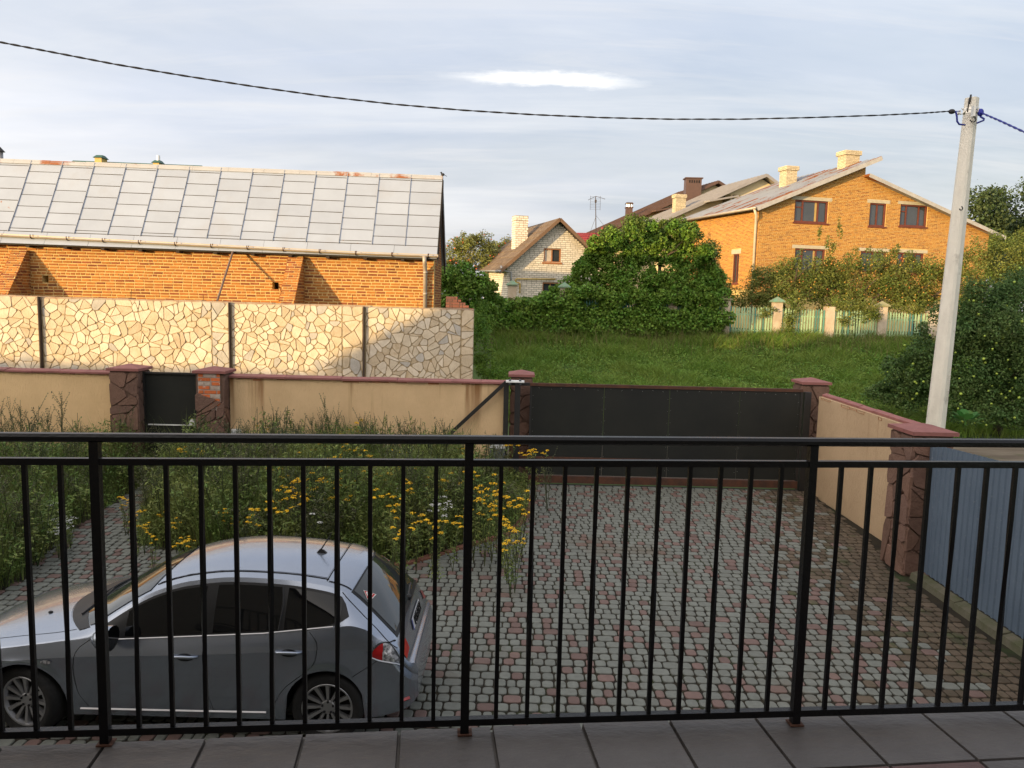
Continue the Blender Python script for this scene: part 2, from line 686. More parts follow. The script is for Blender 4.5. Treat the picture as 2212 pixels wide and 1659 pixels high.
# ---- yard paving: joint bed, then pavers on it
M_JOINT = mat("joint_soil", (.015, .012, .008), (.028, .022, .012), rough=1, scale=5, c3=(.03, .045, .012), s3=1.2)
yard = MB().box(-16, 5.98, 3.0, 15.3, -.066, -.014).build("yard_paving", M_JOINT)
tag(yard, kind="structure")
PAV_DIRT = dict(c3=(.12, .085, .055), s3=.5, lo3=.55, hi3=.75)
M_PG = mat("paver_grey", (.178, .186, .163), (.142, .148, .128), rough=.75, scale=14, isl=.09, bump=.5, bscale=160, spec=.4, **PAV_DIRT)
M_PR = mat("paver_red", (.170, .108, .092), (.14, .09, .077), rough=.75, scale=14, isl=.16, bump=.5, bscale=160, spec=.4, **PAV_DIRT)
M_PD = mat("paver_dirty", (.115, .085, .06), (.08, .062, .04), rough=.9, scale=6, isl=.2, bump=.6, bscale=90, c3=(.05, .06, .025), s3=1.5, lo3=.55, hi3=.7)
MAIN_BED = [(-6.75, 15.2), (-6.45, 13.6), (-5.95, 12.2), (-5.45, 10.95), (-4.4, 10.55), (-2.85, 10.05), (-1.45, 10.4), (-.94, 10.95), (0, 11.92), (.3, 13.1), (.38, 14.3), (.3, 15.2)]
LEFT_BED = [(-16, 15.2), (-7.05, 15.2), (-6.95, 13.7), (-6.75, 11.4), (-6.25, 9.5), (-6.3, 8.3), (-16, 7.5)]


def inside(poly, x, y):
    c = False
    for i in range(len(poly)):
        (x0, y0), (x1, y1) = poly[i], poly[(i + 1) % len(poly)]
        if (y0 > y) != (y1 > y) and x < x0 + (x1 - x0) * (y - y0) / (y1 - y0):
            c = not c
    return c


OCT = [(.0, .28), (.0, .72), (.10, .93)]


def paver(x0, x1, y0, y1, mi):
    r = min(.026, (x1 - x0) * .26)
    ring = [(x0 + r * .35, y0 + r * .35), (x0 + r * 1.3, y0), (x1 - r * 1.3, y0), (x1 - r * .35, y0 + r * .35), (x1, y0 + r * 1.3),
            (x1, y1 - r * 1.3), (x1 - r * .35, y1 - r * .35), (x1 - r * 1.3, y1), (x0 + r * 1.3, y1), (x0 + r * .35, y1 - r * .35),
            (x0, y1 - r * 1.3), (x0, y0 + r * 1.3)]
    cx, cy = (x0 + x1) / 2, (y0 + y1) / 2
    dz = random.uniform(-.0035, .0035)
    tx, ty = random.uniform(-.012, .012), random.uniform(-.012, .012)
    V = []
    for (px, py), k, z in [(p, 0, -.03) for p in ring] + [(p, 0, -.005) for p in ring] + [(p, .006, 0) for p in ring]:
        lx, ly = px - cx, py - cy
        sx = 1 - k / max(.02, (x1 - x0) / 2)
        sy = 1 - k / max(.02, (y1 - y0) / 2)
        V.append((cx + lx * sx, cy + ly * sy, z + dz + (lx * tx + ly * ty)))
    n = 12
    Fs = [tuple(range(2 * n, 3 * n))]
    for l in (0, 1):
        for i in range(n):
            j = (i + 1) % n
            Fs.append((l * n + i, l * n + j, (l + 1) * n + j, (l + 1) * n + i))
    return np.array(V), Fs, mi


pav = []
PITCH = 0.1485
y = 4.2
row = 0
while y < 15.12:
    x = -7.4 + random.random() * .2
    last = 0
    while x < 5.92:
        l = random.choice((.080, .108, .108, .108, .165))
        xm, ym = x + l / 2, y + PITCH / 2
        lim = 6.0 - (15.2 - ym) * .075 if ym > 10.9 else 5.42
        if xm < lim and not inside(MAIN_BED, xm, ym) and not inside(LEFT_BED, xm, ym):
            near = (xm - (lim - 1.5 - .3 * math.sin(ym * 1.3) - (.4 if ym < 10 else 0))) * .62
            mi = 2 if random.random() < near * 1.05 + .12 * (near > -.5) else (1 if (last != 1 and random.random() < .26) else 0)
            last = mi
            pav.append(paver(x, min(x + l, lim + .1), y + .009, y + PITCH - .010, mi))
        x += l + .0145
    y += PITCH
    row += 1


def pav_key(it):
    c = it[0].mean(0)
    vis = 0 if (c[0] > -.55 and c[1] > 6.6) else 100
    return c[1] + vis


pieces(yard, "paver", pav, [M_PG, M_PR, M_PD], 300, "pavers_beyond", key=pav_key)
print("pavers", len(pav))

M_BED = mat("bed_soil", (.04, .032, .02), (.03, .04, .015), rough=1, scale=4, bump=1, bscale=12)
for k, poly in enumerate((MAIN_BED, LEFT_BED)):
    pts = [(x, y, -.01) for x, y in poly]
    mb = MB().slab(pts[::-1] if k == 1 else pts, .05)
    tag(mb.build("planting_bed", M_BED), kind="structure")

# red brick edging along the driveway side of the bed
M_EDGE = mat("edging_brick", (.20, .085, .055), (.13, .06, .04), rough=.9, scale=8, isl=.2, bump=.5)
edge = tag(MB().build("bed_edging", M_EDGE) if False else thing("bed_edging", "row of red brick edging along the driveway side of the weedy bed", "edging", (-.5, 11.4, 0)))
pth = [(-1.7, 10.28), (-1.45, 10.36), (-.94, 10.9), (0, 11.88), (.3, 13.05), (.38, 14.3)]
its = []
for i in range(len(pth) - 1):
    a, b = np.array(pth[i]), np.array(pth[i + 1])
    Ls = np.linalg.norm(b - a)
    t = (b - a) / Ls
    s = np.array([t[1], -t[0]])
    k = 0
    while k * .235 + .22 < Ls + .1:
        p = a + t * k * .235
        o3, u3, v3 = np.array([*p, -.01]), np.array([*t, 0]), np.array([*s, 0])
        its.append((brick(o3, u3, v3, np.array([0, 0, 1.0]), 0, .225, -.02, .10, .035, .008), BF if np.cross(u3, v3)[2] > 0 else BF[:, ::-1], 0))
        k += 1
pieces(edge, "brick", its, [M_EDGE])

# ================================================================== stone cladding generator


def cells(x0, x1, y0, y1, size, aspect=1.0, jw=.012, var=.5, splitf=1.0):
    """irregular convex stones filling a rectangle, joints jw wide"""
    W, H = x1 - x0, y1 - y0
    n = max(3, int(W * H / (size * size)))
    pts = []
    tries = 0
    while len(pts) < n and tries < n * 40:
        tries += 1
        p = (random.uniform(x0, x1), random.uniform(y0, y1), random.uniform(-var, var) * size * .5)
        dm = size * random.uniform(.32, .88)
        if all((p[0] - a) ** 2 + (p[1] - b) ** 2 > dm * dm for a, b, _ in pts):
            pts.append(p)
    out = []
    P = np.array(pts)
    split = []
    for i, (px, py, w) in enumerate(pts):
        d = (P[:, 0] - px) ** 2 + (P[:, 1] - py) ** 2
        order = np.argsort(d)[1:22]
        poly = [(x0 + jw / 2, y0 + jw / 2), (x1 - jw / 2, y0 + jw / 2), (x1 - jw / 2, y1 - jw / 2), (x0 + jw / 2, y1 - jw / 2)]
        for j in order:
            qx, qy, w2 = pts[j]
            nx, ny = qx - px, qy - py
            D = math.hypot(nx, ny)
            nx, ny = nx / D, ny / D
            lim = nx * px + ny * py + D / 2 + (w - w2) * .5 - jw / 2
            new = []
            for k in range(len(poly)):
                a, b = poly[k], poly[(k + 1) % len(poly)]
                da, db = nx * a[0] + ny * a[1] - lim, nx * b[0] + ny * b[1] - lim
                if da <= 0:
                    new.append(a)
                if da * db < 0:
                    t = da / (da - db)
                    new.append((a[0] + (b[0] - a[0]) * t, a[1] + (b[1] - a[1]) * t))
            poly = new
            if len(poly) < 3:
                break
        if len(poly) >= 3:
            A = .5 * abs(sum(poly[k][0] * poly[(k + 1) % len(poly)][1] - poly[(k + 1) % len(poly)][0] * poly[k][1] for k in range(len(poly))))
            if A > .0012:
                split.append((poly, A))
    amax = size * size * 1.35 * splitf
    while split:
        poly, A = split.pop()
        if A > amax * random.uniform(.35, 1.3) and len(poly) >= 4:
            c = np.mean(np.array(poly), axis=0) + np.array([random.uniform(-.15, .15), random.uniform(-.15, .15)]) * math.sqrt(A)
            far = max(poly, key=lambda p: math.hypot(p[0] - c[0], p[1] - c[1]))
            an = math.atan2(far[1] - c[1], far[0] - c[0]) + math.pi / 2 + random.uniform(-.5, .5)
            nx, ny = -math.sin(an), math.cos(an)
            for sg_ in (1, -1):
                new = []
                for k in range(len(poly)):
                    a, b = poly[k], poly[(k + 1) % len(poly)]
                    da = sg_ * (nx * (a[0] - c[0]) + ny * (a[1] - c[1])) + jw / 2
                    db = sg_ * (nx * (b[0] - c[0]) + ny * (b[1] - c[1])) + jw / 2
                    if da <= 0:
                        new.append(a)
                    if da * db < 0:
                        t = da / (da - db)
                        new.append((a[0] + (b[0] - a[0]) * t, a[1] + (b[1] - a[1]) * t))
                if len(new) >= 3:
                    A2 = .5 * abs(sum(new[k][0] * new[(k + 1) % len(new)][1] - new[(k + 1) % len(new)][0] * new[k][1] for k in range(len(new))))
                    if A2 > .0015:
                        split.append((new, A2))
        else:
            # clip the sharp corners a little
            q = []
            for k in range(len(poly)):
                a, b, c2 = np.array(poly[k - 1]), np.array(poly[k]), np.array(poly[(k + 1) % len(poly)])
                r = random.uniform(.08, .26)
                if random.random() < .85 and len(poly) < 8:
                    q += [tuple(b + (a - b) * r), tuple(b + (c2 - b) * r)]
                else:
                    q.append(tuple(b))
            out.append(q)
    return out


def stone_piece(poly, o, u, v, n, pr, ch, mi):
    c = np.mean(np.array(poly), axis=0)
    V = []
    for x, y in poly:
        V.append(o + u * x + v * y - n * .012)
    tilt = (random.uniform(-.03, .03), random.uniform(-.03, .03))
    for x, y in poly:
        dx, dy = x - c[0], y - c[1]
        r = math.hypot(dx, dy) + 1e-6
        k = max(.3, 1 - ch / r)
        V.append(o + u * (c[0] + dx * k) + v * (c[1] + dy * k) + n * (pr + dx * tilt[0] + dy * tilt[1]))
    m = len(poly)
    Fs = [tuple(range(m, 2 * m))] + [(i, (i + 1) % m, m + (i + 1) % m, m + i) for i in range(m)]
    return np.array(V), Fs, mi


def stones_on(o, u, v, rect, size, pr=.02, ch=.008, jw=.012, nm=3, flip=1.0, keep=None, var=.5):
    o, u, v = (np.asarray(a, float) for a in (o, u, v))
    n = np.cross(u, v) * flip
    out = []
    for poly in cells(*rect, size, jw=jw, var=var):
        c = np.mean(np.array(poly), axis=0)
        if keep and not keep(c[0], c[1]):
            continue
        V, Fs, mi = stone_piece(poly, o, u, v, n, pr * random.uniform(.7, 1.3), ch, int(random.random() * nm))
        a2 = sum(poly[k][0] * poly[(k + 1) % len(poly)][1] - poly[(k + 1) % len(poly)][0] * poly[k][1] for k in range(len(poly)))
        if (a2 < 0) != (flip < 0):
            Fs = [f[::-1] for f in Fs]
        out.append((V, Fs, mi))
    return out


EX, EY, EZ = np.array([1.0, 0, 0]), np.array([0, 1.0, 0]), np.array([0, 0, 1.0])

# ================================================================== yard walls, pillars, gates
def plaster(name, c, c2):
    """beige bark-textured plaster with brown runs below the coping joints"""
    m = mat(name, c, c2, rough=.9, scale=1.2, bump=2.2, bscale=20, bstretch=(2.4, 2.4, .5), c3=(.30, .155, .065), s3=1.3, lo3=.545, hi3=.66, st3=(2.6, 2.6, .10), zfade=(.9, 1.9))
    return m


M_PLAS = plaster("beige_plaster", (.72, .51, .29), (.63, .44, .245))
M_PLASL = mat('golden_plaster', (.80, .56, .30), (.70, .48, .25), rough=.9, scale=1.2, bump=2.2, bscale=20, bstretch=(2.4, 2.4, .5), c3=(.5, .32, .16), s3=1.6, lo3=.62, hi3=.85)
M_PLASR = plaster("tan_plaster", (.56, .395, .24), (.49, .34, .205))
M_COPE = mat("coping_red", (.29, .115, .10), (.23, .09, .08), rough=.7, scale=6, isl=.1, bump=.4, bscale=60)
M_CLAD = [mat("clad_stone_a", (.185, .105, .075), (.15, .085, .06), rough=.85, scale=7, isl=.12, bump=2, bscale=25),
          mat("clad_stone_b", (.205, .118, .085), (.165, .093, .068), rough=.85, scale=7, isl=.12, bump=2, bscale=25),
          mat("clad_stone_c", (.17, .10, .075), (.14, .08, .06), rough=.85, scale=7, isl=.12, bump=2, bscale=25)]
M_CLADJ = mat("clad_joint", (.13, .08, .058), rough=.95, bump=.6)
M_ORED = mat("old_red_brick", (.60, .16, .045), (.5, .12, .04), rough=.85, scale=9, isl=.2, bump=.6, c3=(.5, .42, .36), s3=7, lo3=.58, hi3=.66)
M_OWHT = mat("whitewashed_brick", (.50, .44, .38), (.42, .3, .24), rough=.9, scale=10, isl=.1, bump=.6, c3=(.42, .15, .07), s3=8, lo3=.56, hi3=.64)
M_MORT = mat("old_mortar", (.42, .37, .32), (.32, .26, .22), rough=.95, scale=8, bump=.8)


def coping(parent, a, b, z, w=.42, n=6):
    """pinkish coping tiles with an overhang from a to b"""
    a, b = np.array(a, float), np.array(b, float)
    Ls = np.linalg.norm(b - a)
    t = (b - a) / Ls
    s = np.array([-t[1], t[0]])
    k = max(1, int(round(Ls / .55)))
    its = []
    for i in range(k):
        p, q = a + t * (Ls * i / k + .003), a + t * (Ls * (i + 1) / k - .003)
        dz = random.uniform(-.006, .006)
        pr = [(-w / 2, 0), (-w / 2, .036), (0, .065), (w / 2, .036), (w / 2, 0)]
        V = [np.array([*(p + s * d), z + h + dz]) for d, h in pr] + [np.array([*(q + s * d), z + h + dz]) for d, h in pr]
        Fs = [(0, 1, 2, 3, 4), (9, 8, 7, 6, 5)] + [(j, 5 + j, 5 + (j + 1) % 5, (j + 1) % 5) for j in range(5)]
        its.append((np.array(V), [f[::-1] for f in Fs], 0))
    pieces(parent, "coping_tile", its, [M_COPE])


def yard_wall(label, a, b, th, z, m, side=-1):
    """plastered wall whose camera-side face runs a to b"""
    t = thing("plaster_wall", label, "wall", (a[0], a[1], 0), None)
    A, Bp = np.array(a, float), np.array(b, float)
    d = (Bp - A) / np.linalg.norm(Bp - A)
    s = np.array([-d[1], d[0]]) * th
    ring = [A, Bp, Bp + s, A + s]
    MB().hexa([(*p, -.1) for p in ring], [(*p, z) for p in ring]).build("plaster_face", m, t)
    coping(t, A + s / 2, Bp + s / 2, z + .002, w=th + .12)
    # flaked edge just under the coping: small broken plaster scales
    its = []
    k = 0.0
    Ls = np.linalg.norm(Bp - A)
    while k < Ls - .3:
        w = random.uniform(.1, .5)
        if random.random() < .55:
            h = random.uniform(.015, .05)
            o = np.array([*(A + d * k), z - h - .004])
            n3 = np.array([d[1], -d[0], 0])
            its.append((brick(o, np.array([*d, 0]), EZ, n3, 0, w, 0, h, .006, .004), BF, 0))
        k += w
    pieces(t, "plaster_flake", its, [mat("flaked_edge", (.33, .2, .10), (.45, .16, .07), rough=.95, scale=5, bump=1)], 60)
    return t


yard_wall("beige plaster yard wall left of the narrow door, weeds in front", (-16, 15.25), (-7.95, 15.25), .28, 2.03, M_PLASL)
yard_wall("long beige plaster wall with brown runs between narrow door and sliding gate", (-5.64, 15.25), (-.06, 15.25), .28, 2.01, M_PLAS)
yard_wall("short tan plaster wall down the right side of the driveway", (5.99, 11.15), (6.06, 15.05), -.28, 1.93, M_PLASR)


def pillar(label, x0, x1, y0, y1, z, faces, exposed=None, tilt=0):
    t = thing("gate_pillar", label, "pillar", ((x0 + x1) / 2, y0, 0), "brown stone clad gate pillars")
    B("core", M_CLADJ, t, (x0 + .02, x1 - .02, y0 + .02, y1 - .02, -.1, z))
    its = []
    if 'f' in faces:
        keep = None
        if exposed:
            keep = lambda a, b: not (exposed[0] < a < exposed[1] and b > exposed[2] + (exposed[1] - a) * .55)
        its += stones_on((x0, y0 + .02, 0), EX, EZ, (0, x1 - x0, 0, z - .02), .36, .03, .014, .005, 3, keep=keep)
    if 'r' in faces:
        its += stones_on((x1 - .02, y0, 0), EY, EZ, (0, y1 - y0, 0, z - .02), .36, .03, .014, .005, 3)
    if 'l' in faces:
        its += stones_on((x0 + .02, y0, 0), EY, EZ, (0, y1 - y0, 0, z - .02), .36, .03, .014, .005, 3, flip=-1)
    pieces(t, "cladding_stone", its, M_CLAD)
    if exposed:
        o = (x0 + exposed[0] + .01, y0 + .016, 0)
        w = exposed[1] - exposed[0] - .01
        B("mortar_bed", M_MORT, t, (x0 + exposed[0], x0 + exposed[1], y0 + .012, y0 + .03, exposed[2], z - .01))
        its = bricks_on(o, EX, EZ, [(0, exposed[2] + w * .55), (w, exposed[2]), (w, z - .03), (0, z - .03)], .24, .068, .014, .012, nm=4, header=False)
        pieces(t, "brick", its, [M_ORED, M_ORED, M_OWHT, M_OWHT])
    cap = MB()
    e = .035
    b = [(x0 - e, y0 - e), (x1 + e, y0 - e), (x1 + e, y1 + e), (x0 - e, y1 + e)]
    cap.hexa([(*p, z) for p in b], [(*p, z + .05) for p in b])
    c = ((x0 + x1) / 2, (y0 + y1) / 2, z + .125)
    cap.add([(*p, z + .051) for p in b] + [c], [(0, 1, 4), (1, 2, 4), (2, 3, 4), (3, 0, 4)])
    cap.build("cap", M_COPE, t)
    return t


pillar("brown stone pillar on the left side of the narrow black door", -7.93, -7.36, 15.0, 15.55, 2.12, 'fr')
pillar("brown stone pillar with bare orange bricks right of the narrow door", -6.24, -5.66, 15.0, 15.55, 2.11, 'fr', exposed=(.06, .50, 1.38))
pillar("brown stone pillar half hidden behind the sliding gate's left end", -.04, .42, 15.45, 16.0, 2.14, 'f')
pillar("brown stone pillar at the sliding gate's right end behind the driveway wall", 5.88, 6.42, 15.45, 16.0, 2.12, 'flr')
pillar("big brown stone pillar between the driveway wall and the grey metal fence", 5.5, 6.06, 10.35, 11.0, 1.98, 'fl')

M_BLACK = mat("black_sheet", (.017, .0185, .0175), (.023, .024, .021), rough=.5, scale=1.2, bump=.15, bscale=50, spec=.2, c3=(.034, .033, .026), s3=.8, lo3=.62, hi3=.85)
M_STEEL = mat("dark_steel", (.016, .016, .017), (.024, .022, .02), rough=.5, scale=6, spec=.4)
M_RUST = mat("rust_steel", (.10, .04, .022), (.06, .03, .02), rough=.8, scale=7, bump=.5)
M_RIVET = mat("rivet_zinc", (.7, .7, .68), rough=.35, metal=.7)
M_WHITE = mat("white_plastic", (.72, .72, .70), (.62, .62, .6), rough=.5, scale=5)
M_GREY = mat("grey_plastic", (.10, .11, .125), rough=.5)

wd = thing("narrow_door", "narrow black sheet metal door between two brown stone pillars", "door", (-6.8, 15.25, 0))
B("door_panel", M_BLACK, wd, (-7.33, -6.27, 15.24, 15.27, .05, 2.06))
fr = MB()
fr.box(-7.36, -7.32, 15.2, 15.28, 0, 2.09).box(-6.28, -6.25, 15.2, 15.28, 0, 2.09).box(-7.32, -6.28, 15.2, 15.28, 2.055, 2.09)
fr.build("frame", M_STEEL, wd)
B("crossbar", M_WHITE, wd, (-7.28, -6.42, 15.215, 15.238, 1.02, 1.042))
lk = B("lock_box", M_WHITE, wd, (-6.42, -6.29, 15.14, 15.236, 1.03, 1.15))
B("keyhole_cover", M_GREY, lk, (-6.37, -6.34, 15.13, 15.139, 1.07, 1.10))

gt = thing("sliding_gate", "wide black sheet metal sliding gate with rust brown rails and diagonal tail brace", "gate", (3, 15.2, 0))
gy = 15.12
for k, (a, b) in enumerate(((.40, 1.83), (1.835, 3.13), (3.135, 4.52), (4.525, 5.72))):
    p = B("gate_panel", M_BLACK, gt, (a, b, gy, gy + .012, .22, 2.0))
    rv = MB()
    for i in range(6):
        rv.ball((a + .02 + (b - a - .04) * (i + .5) / 6 + random.uniform(-.02, .02), gy + .001, 1.965 - .02 * (i % 2)), .0045, 5, 4)
    for i in range(7):
        rv.ball((b - .03, gy + .001, .35 + i * .24), .0035, 5, 4)
        rv.ball((a + .025, gy + .001, .37 + i * .24), .0035, 5, 4)
    tag(rv.build("rivets", M_RIVET, p), kind="stuff")
B("top_rail", M_RUST, gt, (.36, 5.76, gy - .02, gy + .05, 2.0, 2.06))
B("bottom_beam", M_RUST, gt, (.36, 5.76, gy - .03, gy + .06, .06, .20))
B("mid_rail", M_RUST, gt, (-1.55, 5.74, gy - .026, gy - .004, .545, .585))
st = MB()
for q4 in (.36, 5.725):
    MB().box(q4, q4 + .04, gy - .01, gy + .05, .2, 2.0).build('upright', M_STEEL, gt)
st.box(-.16, -.06, gy - .01, gy + .05, .2, 2.08).box(-.06, .36, gy - .01, gy + .05, 2.0, 2.06)
st.build("tail_frame", M_STEEL, gt)
MB().bar((-.12, gy + .02, 2.06), (-1.95, gy + .02, .28), .05, .07).build("diagonal_brace", M_STEEL, gt)
B("latch_post", M_STEEL, gt, (5.80, 5.93, gy - .02, gy + .08, 0, 2.0))

gp = thing("guide_post", "black steel guide post with white roller bracket before left gate pillar", "post", (.12, 15.0, 0))
B("post", M_STEEL, gp, (.06, .17, 14.98, 15.08, 0, 2.06))
br = B("roller_bracket", M_WHITE, gp, (-.12, .24, 14.93, 15.19, 2.075, 2.10))
mb = MB()
for x in (-.04, .16):
    MB().tube([(x, 15.0, 2.03), (x, 15.0, 2.135)], .025, 8).build("roller", M_GREY, br)

mo = thing("gate_motor", "small grey gate motor box with pale lid beside the guide post", "motor", (-.25, 14.9, 0))
B("housing", M_GREY, mo, (-.40, -.11, 14.75, 14.98, .48, .80))
MB().hexa([(-.41, 14.74, .80), (-.10, 14.74, .80), (-.10, 14.99, .80), (-.41, 14.99, .80)],
          [(-.38, 14.77, .87), (-.13, 14.77, .87), (-.13, 14.96, .87), (-.38, 14.96, .87)]).build("lid", mat("pale_grey_lid", (.42, .43, .43), rough=.4), mo)
B("stand", M_STEEL, mo, (-.36, -.15, 14.8, 14.95, 0, .48))

bx = thing("meter_box", "small white box fixed on the beige wall among the weeds", "box", (-5.5, 15.2, .7))
B("case", M_WHITE, bx, (-5.58, -5.42, 15.12, 15.245, .78, .98))
B("case_lid", mat("white_lid", (.66, .67, .68), rough=.4), bx, (-5.57, -5.43, 15.105, 15.119, .79, .97))

# ---- corrugated metal fence right of the driveway, on a mossy kerb
M_ZINC = mat("zinc_sheet", (.165, .22, .295), (.14, .19, .26), rough=.45, scale=1.6, metal=.4, bump=.12, bscale=90, c3=(.24, .28, .33), s3=26, lo3=.6, hi3=.75)
M_KERB = mat("mossy_kerb", (.13, .115, .085), (.075, .08, .04), rough=.95, scale=4, bump=1, bscale=30)
mf = thing("metal_fence", "blue grey corrugated metal sheet fence on the right of the driveway", "fence", (5.72, 8, 0))
yy = 10.34
k = 0
while yy > 2.6:
    w = 1.12
    zz = 1.88 + (10.3 - yy) * .05
    prof = []
    t = 0.0
    while t < w - 1e-6:
        for dt, dx in ((0, 0), (.055, 0), (.067, .016), (.093, .016), (.105, 0)):
            prof.append((t + dt, dx))
        t += .112
    n = len(prof)
    xo = 5.72 + (.0 if k % 2 else .004)
    V, Fs = [], []
    for (d, dx) in prof:
        V.append((xo - dx, yy - d, .10))
        V.append((xo - dx, yy - d, zz + d * .05 + random.uniform(-.002, .002)))
    for i in range(n - 1):
        Fs.append((2 * i, 2 * i + 1, 2 * i + 3, 2 * i + 2))
    V2 = V + [(x + .0012, y, z) for x, y, z in V]
    F2 = Fs + [tuple(j + 2 * n for j in f[::-1]) for f in Fs]
    mb = MB().add(V2, F2)
    mb.build("metal_sheet", M_ZINC, mf)
    yy -= w - .02
    k += 1
B("fence_rail", M_STEEL, mf, (5.735, 5.775, 2.6, 10.3, .5, .54), (5.735, 5.775, 2.6, 10.3, 1.5, 1.54))
its = []
yk = 10.3
while yk > 2.6:
    l = random.uniform(.9, 1.1)
    x0 = 5.56 + random.uniform(-.015, .015)
    V = np.array([(x0, yk - l + .01, -.03), (5.70, yk - l + .01, -.03), (5.70, yk, -.03), (x0, yk, -.03),
                  (x0 + .02, yk - l + .02, .07), (5.69, yk - l + .02, .10), (5.69, yk - .01, .10), (x0 + .02, yk - .01, .07)])
    its.append((V, BF, 0))
    yk -= l
kb = thing("kerb", "low mossy concrete kerb along the foot of the metal fence", "kerb", (5.6, 8, 0))
pieces(kb, "kerb_block", its, [M_KERB])

# ================================================================== own house with balcony (the camera stands on the balcony)
M_HOUSE = mat("house_render", (.42, .37, .30), (.36, .31, .25), rough=.9, scale=2, bump=.5)
M_ROOFB = mat("house_roof", (.12, .06, .04), rough=.8, scale=3, bump=.6)


def plain_house(label, x0, x1, y0, y1, zb, ze, xr, zr, ze2=None):
    ze2 = ze if ze2 is None else ze2
    h = thing("house", label, "house", ((x0 + x1) / 2, y1, 0))
    sec = [(x0, zb), (x1, zb), (x1, ze2), (xr, zr), (x0, ze)]
    MB().hexa([(a, y1, b) for a, b in sec], [(a, y0, b) for a, b in sec]).build("walls", M_HOUSE, h)
    rf = MB()
    for (xa, za), (xb, zb2) in (((x0 - .45, ze - .25), (xr, zr + .05)), ((xr, zr + .05), (x1 + .45, ze2 - .25))):
        rf.slab([(xa, y0 - .4, za + .12), (xb, y0 - .4, zb2 + .12), (xb, y1 + .4, zb2 + .12), (xa, y1 + .4, za + .12)], .1)
    rf.build("roof", M_ROOFB, h)
    return h


own = plain_house("rendered house that carries the balcony with black railing", -15.0, 3.6, -7, -.62, -.1, 5.6, -8.4, 10.9)
plain_house("neighbour's rendered house left of the balcony house", -26.9, -15.4, -8, -1.2, -.1, 4.75, -21.0, 7.8, 7.0)
plain_house("long low outbuilding beyond the neighbour's house", -52, -27.0, -6, -1.2, -.1, 4.5, -40, 4.55)  # unseen; height set to keep the left yard wall in shade

# balcony slab, tiles and railing; frame along the rail
bang = math.atan2(.11, 1.185)
bu, bv = np.array([math.cos(bang), math.sin(bang), 0]), np.array([-math.sin(bang), math.cos(bang), 0])
BO = np.array([-.137, 2.515, 2.2])            # foot of the middle post
M_SLAB = mat("balcony_concrete", (.16, .145, .13), rough=.9, bump=.5)
bal = MB()
ring = [(-4.2, -3.1), (4.2, -3.1), (4.2, .03), (-4.2, .03)]
bal.hexa([BO + bu * a + bv * b - EZ * .2 for a, b in ring], [BO + bu * a + bv * b - EZ * .016 for a, b in ring])
bal = tag(bal.build("balcony_floor", M_SLAB), kind="structure")
M_T1 = mat("slate_tile", (.108, .097, .09), (.08, .07, .064), rough=.5, scale=3.2, isl=.12, bump=1.2, bscale=9, bstretch=(1, 2.2, 1), spec=.45)
M_T2 = mat("russet_tile", (.13, .065, .055), (.095, .05, .045), rough=.5, scale=3.2, bump=1.2, bscale=9, bstretch=(1, 2.2, 1), spec=.45)
tang = math.atan2(.118, 1.0)
tu, tv = np.array([math.cos(tang), math.sin(tang), 0]), np.array([-math.sin(tang), math.cos(tang), 0])
TO = np.array([-.044, 2.556, 2.2])
its = []
for r in range(5):
    for c in range(-11, 10):
        a0, a1 = c * .322 + .0035, (c + 1) * .322 - .0035
        b1 = -.0 - r * .322 - .0035 + (.012 if r == 0 else 0)
        b0 = -(r + 1) * .322 + .0035
        V = brick(TO - EZ * .014, tu, tv, EZ, a0, a1, b0, b1, .0135, .003)
        for k in range(4, 8):
            V[k, 2] = 2.2 - random.uniform(0, .0012)
        mi = 1 if (r == 1 and c in (3, 4, 9)) else 0
        its.append((V, BF, mi))
pieces(bal, "tile", its, [M_T1, M_T2])
M_RAIL = mat("black_gloss_paint", (.004, .004, .005), (.006, .0055, .0055), rough=.32, scale=9, bump=.25, bscale=70, spec=.28)
rl = thing("balcony_railing", "black steel balcony railing with straight and twisted balusters", "railing", tuple(BO))


def RP(a, z, b=0.0):
    return BO + bu * a + bv * b + EZ * z


mb = MB()
prof = [(-.021, 0), (-.021, .012), (-.013, .021), (.013, .021), (.021, .012), (.021, 0), (.012, -.006), (-.012, -.006)]
mb.hexa([RP(-4.1, 1.025 + h, d) for d, h in prof][::-1], [RP(4.1, 1.025 + h, d) for d, h in prof][::-1])
mb.build("handrail", M_RAIL, rl)
MB().bar(RP(-4.1, .955), RP(4.1, .955), .022, .022).build("upper_rail", M_RAIL, rl)
MB().bar(RP(-4.1, .045), RP(4.1, .045), .026, .024).build("lower_rail", M_RAIL, rl)
for j in range(-3, 4):
    if j == 3:
        continue
    a = j * 1.19
    MB().bar(RP(a, -.005), RP(a, 1.02), .0285, .0285, up=bv).build("post", M_RAIL, rl)
    MB().box(-.024, .026, -.022, .022, 0, .005, T=lambda p: RP(a + p[0], p[2] + .001, p[1])).build("foot_plate", M_RUST, rl)
